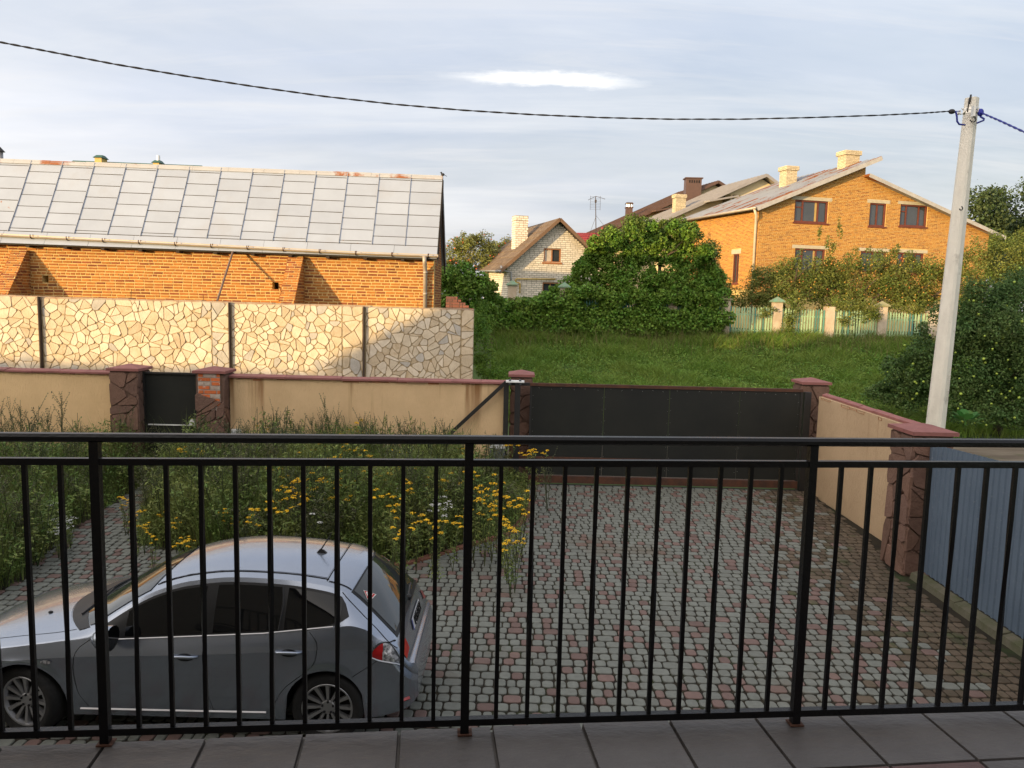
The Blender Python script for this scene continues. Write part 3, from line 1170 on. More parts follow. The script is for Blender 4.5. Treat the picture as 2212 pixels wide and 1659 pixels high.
for j in range(-3, 3):
    for k in range(1, 11):
        a = (j + k / 11.0) * 1.19
        tw = (k + j) % 2 == 0
        mb = MB()
        V, Fs = [], []
        zs_ = [.056] + list(np.linspace(.22, .78, 19)) + [.945] if tw else [.056, .945]
        for i, z in enumerate(zs_):
            ang = 0.0
            s = .0069
            if tw:
                f = min(1, max(0, (z - .22) / .56))
                ang = f * math.pi * .5
                s = .0069
            for q4 in range(4):
                an = ang + math.pi / 4 + q4 * math.pi / 2
                V.append(RP(a + s * 1.414 * math.cos(an), z, s * 1.414 * math.sin(an)))
        for i in range(len(zs_) - 1):
            for q4 in range(4):
                Fs.append((i * 4 + q4, i * 4 + (q4 + 1) % 4, (i + 1) * 4 + (q4 + 1) % 4, (i + 1) * 4 + q4))
        mb.add(V, Fs)
        mb.build("baluster", M_RAIL, rl)

# ================================================================== stone-clad wall across the lane
M_ST = [mat("cream_stone_a", (.66, .57, .43), (.56, .47, .34), rough=.85, scale=4, isl=.1, bump=1.2, bscale=25, c3=(.56, .40, .2), s3=1.1, lo3=.6, hi3=.75),
        mat("cream_stone_b", (.70, .62, .50), (.60, .51, .38), rough=.85, scale=4, isl=.1, bump=1.2, bscale=25),
        mat("cream_stone_c", (.60, .50, .36), (.50, .40, .27), rough=.85, scale=4, isl=.12, bump=1.2, bscale=25, c3=(.42, .31, .18), s3=2.1, lo3=.58, hi3=.7),
        mat("cream_stone_d", (.50, .47, .42), (.42, .39, .34), rough=.85, scale=4, isl=.1, bump=1.2, bscale=25)]
M_STJ = mat("stone_joint", (.42, .33, .20), (.34, .26, .15), rough=.95, scale=10, bump=1)
SW_Y = 20.0
sw = thing("stone_wall", "tall wall clad in cream crazy paving stone in front of the brick shed", "wall", (-7, SW_Y, .3))


def sw_top(x):
    return 3.50 + (x + 13.3) * (-.09 / 12.2)


B("wall_core", M_STJ, sw, (-18, -1.04, SW_Y + .012, SW_Y + .30, .2, 3.40))
B("plinth", mat("wall_concrete", (.33, .30, .26), (.25, .23, .2), rough=.9, bump=.8), sw, (-18, -1.02, SW_Y - .05, SW_Y + .011, .1, 1.46))
its = []
for (a, b, cs, g) in ((-18, -12.31, .33, None), (-12.23, -7.84, .32, None), (-7.83, -7.39, .34, 3), (-7.31, -4.45, .29, None), (-4.44, -3.91, .36, None), (-3.83, -1.36, .29, None), (-1.35, -1.03, .33, 2)):
    W = b - a
    zt0 = min(sw_top(a), sw_top(b)) - .015
    st_ = stones_on((a, SW_Y + .012, 1.46), EX, EZ, (0, W, 0, zt0 - 1.46), cs * .76, .022, .006, .011, 4, var=.6)
    for V, Fs, mi in st_:
        if g is not None and random.random() < .6:
            mi = g
        elif mi == 3 and random.random() < .75:
            mi = random.choice((0, 1, 2))
        its.append((V, Fs, mi))
print("stones", len(its))
pieces(sw, "stone", its, M_ST, 300, "stonework", key=lambda it: 0 if it[0][:, 0].mean() > -13.4 else 1)
mb = MB()
for x in (-12.27, -7.35, -3.87):
    mb.box(x - .018, x + .006, SW_Y - .11, SW_Y + .03, 1.2, sw_top(x) - .01)
mb.build("steel_strip", mat("brown_steel", (.085, .06, .045), (.06, .04, .03), rough=.7, bump=.4), sw)
mb = MB()
xq = -18.0
while xq < -1.1:
    l = random.uniform(.3, .7)
    e_ = min(xq + l, -1.03)
    h = sw_top(xq) + random.uniform(-.01, .012)
    mb.box(xq, e_ - .006, SW_Y + .0, SW_Y + .31, 3.38, h)
    xq += l
mb.build("top_mortar", mat("top_mortar", (.40, .34, .26), (.34, .22, .14), rough=.95, bump=1), sw)
for x in (-10.0, -8.1, -5.3, -4.2, -2.5, -1.35, -1.6):
    h = random.uniform(.14, .28)
    MB().tube([(x, SW_Y + .16, sw_top(x) - .05), (x + random.uniform(-.02, .02), SW_Y + .16, sw_top(x) + h)], .007, 5).build("rebar_end", M_RUST, sw)

# ================================================================== brick shed behind the stone wall
M_BR = [mat("shed_brick_a", (.42, .165, .032), (.35, .13, .028), rough=.9, scale=5, isl=.16, bump=.8, bscale=40),
        mat("shed_brick_b", (.38, .14, .032), (.31, .11, .028), rough=.9, scale=5, isl=.16, bump=.8, bscale=40),
        mat("shed_brick_c", (.28, .085, .028), (.19, .06, .022), rough=.9, scale=5, isl=.2, bump=.8, bscale=40)]
M_BM = mat("pale_mortar", (.66, .46, .18), (.54, .36, .14), rough=.95, scale=7, bump=1, bscale=30)
M_TIN = mat("roof_tin", (.36, .40, .47), (.33, .365, .43), rough=.5, scale=1.2, isl=.035, spec=.35, metal=.12, bump=.25, bscale=3, c3=(.33, .345, .38), s3=.8, lo3=.55, hi3=.8)
M_TINR = mat("rusty_tin", (.355, .395, .46), (.325, .36, .42), rough=.6, scale=2, c3=(.30, .11, .04), s3=5.0, lo3=.62, hi3=.68, st3=(1, 1, .7))
M_UNDER = mat("roof_underlay", (.07, .06, .05), rough=.9)
M_GUT = mat("gutter_cream", (.52, .44, .33), (.44, .37, .28), rough=.5, scale=4, c3=(.23, .085, .03), s3=1.6, lo3=.60, hi3=.70, metal=.15)
M_PIPE = mat("zinc_pipe", (.45, .39, .32), (.36, .31, .26), rough=.5, scale=3, metal=.3)
M_WOODD = mat("dark_old_wood", (.05, .035, .025), (.035, .025, .02), rough=.9, scale=6, stretch=(1, 1, .1), bump=.5)
SH_Y = 22.0
shed = thing("brick_shed", "long orange brick shed with pale sheet metal roof behind the stone wall", "shed", (-8, SH_Y, .3))
SX0, SX1 = -19.0, -2.29


def sh_eave(x):          # sagging eave (apron bottom edge)
    return 4.92 + (x + 14.37) * (-.16 / 12.2)


def sh_ridge(x):
    return 7.42 + (x + 15.2) * (-.19 / 13.0)


wall_poly = [(0, 0), (SX1 - SX0, 0), (SX1 - SX0, sh_eave(SX1) + .12), (0, sh_eave(SX0) + .12)]
vents = [(-13.42 - SX0, -13.24 - SX0, 3.86, 4.06), (-6.88 - SX0, -6.70 - SX0, 3.81, 4.01)]
wl = MB()
O = np.array([SX0, SH_Y + .012, 0.0])
hx = sorted({0, SX1 - SX0} | {v for h in vents for v in h[:2]})
for i in range(len(hx) - 1):
    xa, xb = hx[i], hx[i + 1]
    hole = next((h for h in vents if abs(h[0] - xa) < 1e-6), None)
    for (z0, z1) in ([(.2, hole[2]), (hole[3], 4.85)] if hole else [(.2, 4.85)]):
        wl.box(SX0 + xa, SX0 + xb, SH_Y + .012, SH_Y + .25, z0, z1)
wl.box(SX1 - .25, SX1 - .012, SH_Y + .25, 24.35, .2, 4.8)
gp_ = [(SH_Y + .25, 4.8), (24.35, 4.8), (23.2, 7.05)]
wl.hexa([(SX1 - .25, a, b) for a, b in gp_], [(SX1 - .012, a, b) for a, b in gp_])
wl.build("wall", M_BM, shed)
B("back_wall", M_BM, shed, (SX0, SX1 - .26, 24.2, 24.4, .2, 4.9))
fb = bricks_on(O, EX, EZ, [(a, max(b, 2.6)) for a, b in wall_poly], .25, .059, .024, .012, holes=vents, nm=3, wob=.007)
# buttresses: battered piers, deeper towards the ground
for bxc in (-13.95, -6.17):
    w = .22
    z1 = 4.75
    d0, d1 = 1.2, .12
    zk = 3.3
    fo = np.array([bxc - w, SH_Y - d0, zk])
    top = np.array([bxc - w, SH_Y - d1, z1])
    vv = (top - fo) / np.linalg.norm(top - fo)
    Ls = np.linalg.norm(top - fo)
    B('pier_base', M_BM, shed, (bxc - w + .012, bxc + w - .012, SH_Y - d0 + .015, SH_Y + .011, .3, zk))
    MB().hexa([(bxc - w + .012, SH_Y - d0 + .015, zk), (bxc + w - .012, SH_Y - d0 + .015, zk), (bxc + w - .012, SH_Y + .011, zk), (bxc - w + .012, SH_Y + .011, zk)],
              [(bxc - w + .012, SH_Y - d1 + .015, z1), (bxc + w - .012, SH_Y - d1 + .015, z1), (bxc + w - .012, SH_Y + .011, z1), (bxc - w + .012, SH_Y + .011, z1)]).build("buttress", M_BM, shed)
    fb += bricks_on(fo + np.array([0, .012, 0]), EX, vv, [(0, 0), (2 * w, 0), (2 * w, Ls - .02), (0, Ls - .02)], .25, .062, .02, .011, nm=3, wob=.006)
    for sx, fl in ((bxc + w - .012, 1.0), (bxc - w + .012, -1.0)):
        prof = []
        f = lambda z: SH_Y - (d0 + (d1 - d0) * max(0, z - zk) / (z1 - zk))
        oo = np.array([sx, SH_Y - d0, 0])
        prof = [(0, 2.8), (d0 - .02, 2.8), (d0 - .02, z1 - .02), (f(z1) - oo[1] + .01, z1 - .02), (0, zk)]
        fb += bricks_on(oo, EY, EZ, prof, .25, .062, .02, .011, nm=3, flip=fl, wob=.006)
gb = bricks_on((SX1 - .012, SH_Y + .02, 0), EY, EZ, [(0, 2.8), (2.33, 2.8), (2.33, 4.75), (1.16, 7.0), (0, 4.75)], .25, .062, .014, .010, nm=3)
fb += [(V, Fs, 2 if random.random() < .6 else mi) for V, Fs, mi in gb]
print("shed bricks", len(fb))
pieces(shed, "brick", fb, M_BR, 300, "brickwork", key=lambda it: abs(it[0][:, 0].mean() + 6.2) + (0 if it[0][:, 2].mean() > 3.35 else 50))

# roof: underlay, sheets, seams
E0, RY = 21.72, 23.15
RX0, RX1 = -19.2, -2.17


def rp(x, t, up=0.0):
    """point on the front slope, t=0 eave edge, 1 ridge; the lower tenth is flatter"""
    z0, z1 = sh_eave(x), sh_ridge(x)
    yy_ = E0 + (RY - E0) * t
    zz_ = z0 + (z1 - z0) * t - .05 * math.sin(min(1, t) * math.pi)
    return np.array([x, yy_ - up * .86, zz_ + up * .5])


um = MB()
for i in range(12):
    xa, xb = RX0 + (RX1 - RX0) * i / 12, RX0 + (RX1 - RX0) * (i + 1) / 12
    for j in range(8):
        um.add([rp(xa, j / 8), rp(xb, j / 8), rp(xb, (j + 1) / 8), rp(xa, (j + 1) / 8),
                rp(xa, j / 8, -.06), rp(xb, j / 8, -.06), rp(xb, (j + 1) / 8, -.06), rp(xa, (j + 1) / 8, -.06)],
               [(0, 1, 2, 3), (7, 6, 5, 4)])
um.build("roof_underlay", M_UNDER, shed)
bm_ = MB()
for i in range(12):
    xa, xb = RX0 + (RX1 - RX0) * i / 12, RX0 + (RX1 - RX0) * (i + 1) / 12
    bm_.slab([(xa, RY + .02, sh_ridge(xa) + .02), (xb, RY + .02, sh_ridge(xb) + .02), (xb, 24.62, sh_eave(xb) - .05), (xa, 24.62, sh_eave(xa) - .05)], .06)
bm_.build("back_slope", M_TIN, shed)


def sheet(xa, xb, ta, tb, up=.008, sub=2):
    V, Fs = [], []
    for k, dz in ((0, -.004), (1, up)):
        for t in (ta, tb):
            for x in (xa, xb):
                V.append(rp(x, t, dz + (random.uniform(-.003, .003) if k else 0)))
    # order to the box face table
    b = [V[0], V[1], V[3], V[2], V[4], V[5], V[7], V[6]]
    return np.array(b), BF


its = []
seams = []
x = RX1 - .012
c = 0
T0 = .155
while x > RX0:
    xa = max(x - .93, RX0)
    t = T0
    first = .10 if c % 2 else .035
    if c == 0:
        first = .10
    while t < .995:
        tn = min(t + (first if t == T0 else .137), 1.0)
        if tn > .965:
            tn = 1.0
        rust = 1 if (random.random() < (.06 if tn == 1.0 else .025)) else 0
        its.append((*sheet(xa + .006, x - .006, t + .004, tn - .004, .007), rust))
        t = tn
    seams.append(x if c else x)
    x = xa
    c += 1
pieces(shed, "roof_sheet", its, [M_TIN, M_TINR], 300, "roof_sheets")
for x in seams[1:]:
    mb = MB()
    pts = [rp(x, t, .016) for t in np.linspace(T0 - .01, 1.0, 7)]
    for i in range(6):
        mb.bar(pts[i], pts[i + 1], .014, .036, up=(0, -.86, .5))
    mb.build("standing_seam", mat("seam_tin", (.34, .36, .41), (.3, .32, .36), rough=.55, metal=.1), shed)
its = []
x = RX1 - .01
while x > RX0:
    xa = max(x - 1.22, RX0)
    its.append((*sheet(xa + .004, x - .004, .004, T0 - .006, .010), 0))
    x = xa
pieces(shed, "eave_sheet", its, [M_TIN])
rg = MB()
x = RX1 - .005
while x > RX0:
    xa = max(x - 1.05, RX0)
    a, b = sh_ridge(x), sh_ridge(xa)
    d = random.uniform(-.008, .008)
    rg.hexa([(xa, RY - .08, b - .09), (x - .005, RY - .08, a - .09), (x - .005, RY + .14, a - .09), (xa, RY + .14, b - .09)],
            [(xa, RY + .0, b + .035 + d), (x - .005, RY + .0, a + .035 + d), (x - .005, RY + .06, a + .035 + d), (xa, RY + .06, b + .035 + d)])
    x = xa
rg.build("ridge_cap", mat("rusty_ridge", (.42, .42, .42), (.38, .37, .36), rough=.6, scale=2, c3=(.28, .095, .03), s3=1.1, lo3=.55, hi3=.62), shed)
vb = MB()
vb.slab([(SX1 + .10, E0 + .05, sh_eave(RX1) - .05), (SX1 + .10, RY, sh_ridge(RX1) - .10), (SX1 + .10, RY, sh_ridge(RX1) - .34), (SX1 + .10, E0 + .05, sh_eave(RX1) - .2)], .04)
vb.slab([(SX1 + .10, 24.6, sh_eave(RX1) - .12), (SX1 + .10, RY, sh_ridge(RX1) - .10), (SX1 + .10, RY, sh_ridge(RX1) - .34), (SX1 + .10, 24.6, sh_eave(RX1) - .32)], .04)
vb.build("verge_board", M_WOODD, shed)
rt = MB()
xr_ = RX0 + .3
while xr_ < RX1:
    rt.box(xr_ - .05, xr_ + .05, E0 + .05, SH_Y + .01, sh_eave(xr_) - .085, sh_eave(xr_) - .03)
    xr_ += 1.05
rt.build("rafter_ends", M_WOODD, shed)
# gutter lying on the eave sheets
gpt = []
for x in np.linspace(RX0, RX1 + .02, 30):
    zg = 5.215 + (x + 14.3) * (-.345 / 12.1)
    t = (zg - .07 - sh_eave(x)) / (sh_ridge(x) - sh_eave(x))
    gpt.append(rp(x, max(t, .03), .065))
V, Fs = [], []
for p in gpt:
    for k in range(9):
        an = math.pi * (1.0 + k / 8.0) + .35
        V.append(p + np.array([0, math.cos(an) * .065, math.sin(an) * .065]))
for i in range(len(gpt) - 1):
    for k in range(8):
        Fs.append((i * 9 + k, i * 9 + k + 1, (i + 1) * 9 + k + 1, (i + 1) * 9 + k))
V2 = V + [v + np.array([0, 0, .004]) for v in V]
gut = MB().add(V2, Fs + [tuple(j + len(V) for j in f[::-1]) for f in Fs]).build("gutter", M_GUT, shed, True)
for i in range(len(gpt) * 2):
    x = RX1 - .25 - i * 1.01
    if x < RX0:
        break
    p = np.array([np.interp(x, [a[0] for a in gpt], [a[k] for a in gpt]) for k in range(3)])
    mb = MB()
    mb.tube([p + np.array([0, math.cos(an) * .072, math.sin(an) * .072]) for an in np.linspace(math.pi * .85, math.pi * 2.2, 9)], .013, 5)
    mb.build("gutter_bracket", M_RUST, gut)
dp = gpt[-2]
MB().tube([(-2.52, E0 - .06, 4.83), (-2.52, E0 + .0, 4.62), (-2.52, SH_Y - .10, 4.42), (-2.52, SH_Y - .10, .4)], .058, 10).build("downpipe", M_PIPE, shed, True)
mb = MB()
for z in (3.75, 4.35):
    mb.tube([(-2.52, SH_Y - .10, z), (-2.52, SH_Y - .10, z + .07)], .066, 10)
mb.build("pipe_collar", M_PIPE, shed, True)
MB().tube([at(503, 543, 21.75), at(469, 650, 20.35)], .03, 7).build("brace_pole", mat("brace_pole", (.23, .15, .11), (.17, .11, .08), rough=.8), shed)

bird = MB().ball(at(956.5, 377, RY), .045, 8, 6, sq=(1.25, .9, .95))
pb_ = at(956.5, 377, RY)
bird.ball(pb_ + np.array([-.045, 0, .05]), .028, 7, 5)
bird.bar(pb_ + np.array([.04, 0, -.01]), pb_ + np.array([.12, 0, -.05]), .035, .012)
bird.tube([pb_ + np.array([-.07, 0, .05]), pb_ + np.array([-.095, 0, .045])], [.008, .001], 5)
bird.tube([pb_ + np.array([0, .015, -.03]), pb_ + np.array([0, .015, -.075])], .004, 4)
bird.tube([pb_ + np.array([0, -.015, -.03]), pb_ + np.array([0, -.015, -.075])], .004, 4)
tag(bird.build("bird", mat("bird_dark", (.03, .028, .028), rough=.7), None, True), "small dark bird perched on the right end of the shed ridge", "bird")

# stepped stub of old red brick wall beside the shed
sb = thing("brick_stub", "stepped stub of dark red brick wall behind the stone wall's end", "wall", (-1.7, 21.2, .3))
MST = [mat("stub_brick_a", (.22, .085, .06), (.17, .07, .05), rough=.9, isl=.2, bump=.8), mat("stub_brick_b", (.17, .075, .06), rough=.9, isl=.2, bump=.8)]
stp = [(0, 2.2), (.78, 2.2), (.78, 3.42), (.66, 3.42), (.66, 3.5), (.54, 3.5), (.54, 3.58), (.42, 3.58), (.42, 3.66), (.32, 3.66), (.32, 3.74), (0, 3.74)]
ox = at(963, 655, 21.2)[0]
mb = MB()
for a, b, z in ((0.01, .31, 3.73), (.31, .53, 3.57), (.53, .77, 3.41)):
    mb.box(ox + a, ox + b, 21.212, 21.43, .4, z)
mb.build("mortar_core", mat("stub_mortar", (.16, .11, .09), rough=.95), sb)
pieces(sb, "brick", bricks_on((ox, 21.212, 0), EX, EZ, stp, .25, .065, .012, .012, nm=2), MST)

# ================================================================== far houses
def house_frame(cpx, cpy, Y, phi):
    o = at(cpx, cpy, Y)
    u = np.array([math.cos(phi), math.sin(phi), 0])
    s = np.array([-math.sin(phi), math.cos(phi), 0])
    return o, u, s


def gp2(px, py, o, u, s):
    """pixel to (along, height) on the gable plane"""
    p = on_plane(px, py, o, s)
    return float(np.dot(p - o, u)), float(p[2])


M_FRAME = mat("red_brown_frame", (.165, .045, .028), (.12, .035, .022), rough=.6, scale=6, bump=.3)
M_GLASS = mat("dark_window_glass", (.035, .042, .048), (.05, .055, .06), rough=.04, scale=.8, spec=.8)
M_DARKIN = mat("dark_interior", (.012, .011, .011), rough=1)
M_LINT = mat("concrete_lintel", (.52, .46, .34), (.44, .38, .27), rough=.9, scale=5, bump=.5)


def window(parent, o, u, n, a0, a1, z0, z1, bars, fm, gm, depth=.12, fw=.07, sill=True, curtain=None, hbar=None, outer=.05):
    """n points out of the wall. Frame pieces stand proud of a recessed pane."""
    def P(a, z, d):
        q = o + u * a
        return (q[0] + n[0] * d, q[1] + n[1] * d, z)

    def bx(m, A0, A1, Z0, Z1, D0, D1):
        m.hexa([P(A0, Z0, D0), P(A1, Z0, D0), P(A1, Z0, D1), P(A0, Z0, D1)], [P(A0, Z1, D0), P(A1, Z1, D0), P(A1, Z1, D1), P(A0, Z1, D1)])
    m = MB()
    bx(m, a0, a0 + fw, z0, z1, -depth - .02, -depth + outer + .04)
    bx(m, a1 - fw, a1, z0, z1, -depth - .02, -depth + outer + .04)
    bx(m, a0 + fw, a1 - fw, z1 - fw, z1, -depth - .02, -depth + outer + .04)
    bx(m, a0 + fw, a1 - fw, z0, z0 + fw, -depth - .02, -depth + outer + .04)
    for b in bars:
        bx(m, b - fw * .45, b + fw * .45, z0 + fw, z1 - fw, -depth - .015, -depth + outer)
    if hbar:
        for (ha, hb, hz) in hbar:
            bx(m, ha, hb, hz - fw * .4, hz + fw * .4, -depth - .012, -depth + outer - .01)
    f = m.build("window", fm, parent)
    g = MB()
    bx(g, a0 + fw * .5, a1 - fw * .5, z0 + fw * .5, z1 - fw * .5, -depth - .014, -depth)
    g.build("pane", gm, f)
    if sill:
        s_ = MB()
        bx(s_, a0 - .08, a1 + .08, z0 - .09, z0 - .002, -depth, .05)
        s_.build("sill", M_FRAME if sill is True else sill, f)
    if curtain:
        k = MB()
        bx(k, curtain[0], curtain[1], z0 + fw, z1 - fw, -depth + .002, -depth + .008)
        k.build("curtain", mat("yellow_curtain", (.50, .34, .12), rough=.9), f)
    return f


# ---- big orange brick house
oh = thing("brick_house", "big unfinished orange brick house with rusty grey roof and brown windows", "house", (22, 50, 2.2))
oo, ou, os_ = house_frame(1641, 450, 46, R(14))
G = lambda px, py: gp2(px, py, oo, ou, os_)
zb = 1.8
lft = G(1641, 449); rdg = G(1871, 349); st2 = G(1872, 379); rgt = G(2150, 509)
gab = [(0, zb), (rgt[0] - .5, zb), (rgt[0] - .5, rgt[1] + .1), (rdg[0] + .02, st2[1] - .12), (rdg[0], rdg[1] - .12), (0, lft[1] - .05)]
M_OB = [mat("house_brick_a", (.46, .20, .035), (.40, .165, .03), rough=.9, scale=3, isl=.14, bump=.5),
        mat("house_brick_b", (.42, .17, .03), (.36, .135, .028), rough=.9, scale=3, isl=.14, bump=.5),
        mat("house_brick_c", (.33, .12, .03), (.26, .095, .025), rough=.9, scale=3, isl=.16, bump=.5)]
M_OM = mat("house_mortar", (.66, .47, .18), (.55, .39, .15), rough=.95, scale=5, bump=.6)
LEN = 9.8
W2 = [(*G(1718, 431), *G(1787, 483)), (*G(1880, 438), *G(1912, 490)), (*G(1946, 441), *G(2001, 491)),
      (*G(1718, 536), *G(1780, 590)), (*G(1860, 542), *G(1912, 590)), (*G(1938, 545), *G(1993, 592))]
holes = [(a0, a1, z1, z0) for a0, z0, a1, z1 in W2]
side_win = [(2.0, 2.75, 5.0, 6.8), (4.9, 5.7, 5.0, 6.8)]
body = MB()
n_out = -os_


def wall_with_holes(m, o, u, n, poly, holes, th):
    """wall made of slabs between hole edges; n points outward"""
    cuts = sorted({p[0] for p in poly} | {h[0] for h in holes} | {h[1] for h in holes})
    for i in range(len(cuts) - 1):
        a, b = cuts[i], cuts[i + 1]
        if b - a < 1e-4:
            continue

        def zr(x):
            e = 1e-5
            x = min(max(x, cuts[0] + e), cuts[-1] - e)
            zz = []
            for k in range(len(poly)):
                (x0, y0), (x1, y1) = poly[k], poly[(k + 1) % len(poly)]
                if (x0 - x) * (x1 - x) < 0:
                    zz.append(y0 + (y1 - y0) * (x - x0) / (x1 - x0))
            return min(zz), max(zz)
        lo0, hi0 = zr(a + 1e-4)
        lo1, hi1 = zr(b - 1e-4)
        segs = [((lo0, lo1), None)]
        hs = sorted([h for h in holes if h[0] <= a + 1e-6 and h[1] >= b - 1e-6], key=lambda h: h[2])
        z0a, z0b = lo0, lo1
        for h in hs + [None]:
            z1a, z1b = (h[2], h[2]) if h else (hi0, hi1)
            if z1a > z0a + 1e-3 or z1b > z0b + 1e-3:
                P = lambda s, z, d: tuple((o + u * s + n * d)[:2]) + (z,)
                m.hexa([P(a, z0a, 0), P(b, z0b, 0), P(b, z0b, -th), P(a, z0a, -th)], [P(a, z1a, 0), P(b, z1b, 0), P(b, z1b, -th), P(a, z1a, -th)])
            if h:
                z0a = z0b = h[3]


wall_with_holes(body, oo, ou, n_out, gab, holes, .35)
eb = lft[1] + .12
sidep = [(0, zb), (LEN, zb), (LEN, eb), (0, lft[1] - .05)]
wall_with_holes(body, oo, os_, -ou, [(max(a, .36), b) for a, b in sidep], side_win, .35)
MBP = lambda a, d, z: tuple((oo + ou * a + os_ * d)[:2]) + (z,)
body.hexa([MBP(.36, LEN - .3, zb), MBP(rgt[0] - .5, LEN - .3, zb), MBP(rgt[0] - .5, LEN, zb), MBP(.36, LEN, zb)],
          [MBP(.36, LEN - .3, lft[1] - .4), MBP(rgt[0] - .5, LEN - .3, lft[1] - 1.2), MBP(rgt[0] - .5, LEN, lft[1] - 1.2), MBP(.36, LEN, lft[1] - .4)])
body.hexa([MBP(rgt[0] - .85, .36, zb), MBP(rgt[0] - .5, .36, zb), MBP(rgt[0] - .5, LEN - .31, zb), MBP(rgt[0] - .85, LEN - .31, zb)],
          [MBP(rgt[0] - .85, .36, rgt[1]), MBP(rgt[0] - .5, .36, rgt[1]), MBP(rgt[0] - .5, LEN - .31, rgt[1]), MBP(rgt[0] - .85, LEN - .31, rgt[1])])
body.build("wall", M_OM, oh)
rm = MB()
rm.hexa([MBP(.4, .9, zb), MBP(rgt[0] - .9, .9, zb), MBP(rgt[0] - .9, 1.0, zb), MBP(.4, 1.0, zb)], [MBP(.4, .9, rgt[1]), MBP(rgt[0] - .9, .9, rgt[1]), MBP(rgt[0] - .9, 1.0, rgt[1]), MBP(.4, 1.0, rgt[1])])
rm.build("inner_partition", M_DARKIN, oh)
o3 = np.array([oo[0], oo[1], 0])
lint = [(h[0] - .22, h[1] + .22, h[3], h[3] + .22) for h in holes]
fb = bricks_on(o3 + n_out * .001, ou, EZ, [(a, max(b, 4.3)) for a, b in gab], .255, .062, .022, .010, holes=list(holes) + lint, nm=3, wob=.008)
fb += bricks_on(o3 + os_ * 0 - ou * .001, os_, EZ, [(0, 4.6), (LEN, 4.6), (LEN, eb), (0, lft[1] - .05)], .255, .066, .016, .009,
                holes=list(side_win) + [(h[0] - .2, h[1] + .2, h[3], h[3] + .3) for h in side_win], nm=3, flip=-1.0, wob=.006)
print("house bricks", len(fb))
_wc = np.array([18.5, 46.9, 9.0])
pieces(oh, "brick", fb, M_OB, 300, "brickwork", key=lambda it: float(np.linalg.norm(it[0].mean(0) - _wc)) + (0 if it[0][:, 2].mean() > 9.9 or True else 9))
lm = MB()
for a, b, z0, z1 in lint:
    lm.hexa([tuple((o3 + ou * p + n_out * d)[:2]) + (z0 + .003,) for p, d in ((a, .018), (b, .018), (b, -.1), (a, -.1))],
            [tuple((o3 + ou * p + n_out * d)[:2]) + (z1 - .02,) for p, d in ((a, .018), (b, .018), (b, -.1), (a, -.1))])
for h in side_win:
    a, b, z0, z1 = h[0] - .18, h[1] + .18, h[3], h[3] + .28
    lm.hexa([tuple((o3 + os_ * p - ou * d)[:2]) + (z0 + .003,) for p, d in ((a, .018), (b, .018), (b, -.1), (a, -.1))],
            [tuple((o3 + os_ * p - ou * d)[:2]) + (z1 - .02,) for p, d in ((a, .018), (b, .018), (b, -.1), (a, -.1))])
lm.build("lintels", M_LINT, oh)
for k, (a0, z1, a1, z0) in enumerate(W2):
    w = a1 - a0
    if k in (0, 2, 3, 5):
        bars = [a0 + w * .26, a0 + w * .72]
        hb = [(a0 + .06, a0 + w * .26, z0 + (z1 - z0) * .68)]
    else:
        bars = [a0 + w * .5]
        hb = None
    window(oh, o3, ou, n_out, a0, a1, z0, z1, bars, M_FRAME, M_GLASS, .14, .09, True, (a0 + w * .63, a0 + w * .69) if k in (0, 3) else None, hb)
for h in side_win:
    window(oh, o3, os_, -ou, h[0], h[1], h[2], h[3], [(h[0] + h[1]) / 2], M_FRAME, M_GLASS, .14, .08, True)
M_ORF = mat("grey_rusty_roof", (.34, .36, .40), (.29, .305, .34), rough=.6, scale=2, stretch=(.3, 1, .3), metal=.1, c3=(.27, .095, .03), s3=1.0, lo3=.53, hi3=.60, st3=(.22, 1.6, .22))
M_FASC = mat("pale_fascia", (.46, .44, .42), (.38, .36, .34), rough=.7, scale=3, c3=(.28, .11, .04), s3=.9, lo3=.6, hi3=.7)


def roof3(a, d, z):
    return np.array([*(oo + ou * a + os_ * d)[:2], z])


re_ = G(1890, 341)
sl = (rdg[1] - lft[1]) / rdg[0]
eF = (-.45, lft[1] - .02)
rf = MB()
rf.slab([roof3(eF[0], -.5, eF[1]), roof3(re_[0] + .1, -.5, re_[1]), roof3(re_[0] + .1, LEN + .3, re_[1]), roof3(eF[0], LEN + .3, eF[1] + .17)], .16)
rfo = rf.build("roof", M_ORF, oh)
rb = MB()
for k in range(18):
    d = -.42 + k * (LEN + .6) / 17.5
    ex = .17 * (d + .5) / (LEN + .8)
    rb.bar(roof3(eF[0], d, eF[1] + .02 + ex), roof3(re_[0] + .1, d, re_[1] + .02), .05, .05)
rb.build("roof_rib", M_ORF, rfo)
rf = MB()
rf.slab([roof3(rdg[0] - .05, -.45, st2[1] + .03), roof3(rgt[0] + .35, -.45, rgt[1] - .08), roof3(rgt[0] + .35, LEN + .3, rgt[1] - .08), roof3(rdg[0] - .05, LEN + .3, st2[1] + .03)], .15)
rf.build("lower_roof", M_ORF, oh)
fm = MB()
fm.bar(roof3(eF[0], -.52, eF[1] - .10), roof3(re_[0] + .1, -.52, re_[1] - .10), .03, .24, up=(0, 0, 1))
fm.bar(roof3(rdg[0] - .05, -.48, st2[1] - .06), roof3(rgt[0] + .35, -.48, rgt[1] - .17), .03, .22, up=(0, 0, 1))
fm.build("fascia", M_FASC, oh)
gq = MB()
gq.tube([roof3(-.55, -.5, eF[1] - .06), roof3(-.55, LEN + .3, eF[1] + .10)], .075, 8)
gq.build("gutter", M_PIPE, oh, True)
gq = MB()
gq.tube([roof3(-.52, -.3, eF[1] - .1), roof3(-.35, -.25, eF[1] - .45), roof3(-.12, .12, eF[1] - .9), roof3(-.12, .12, 2.2)], .075, 9)
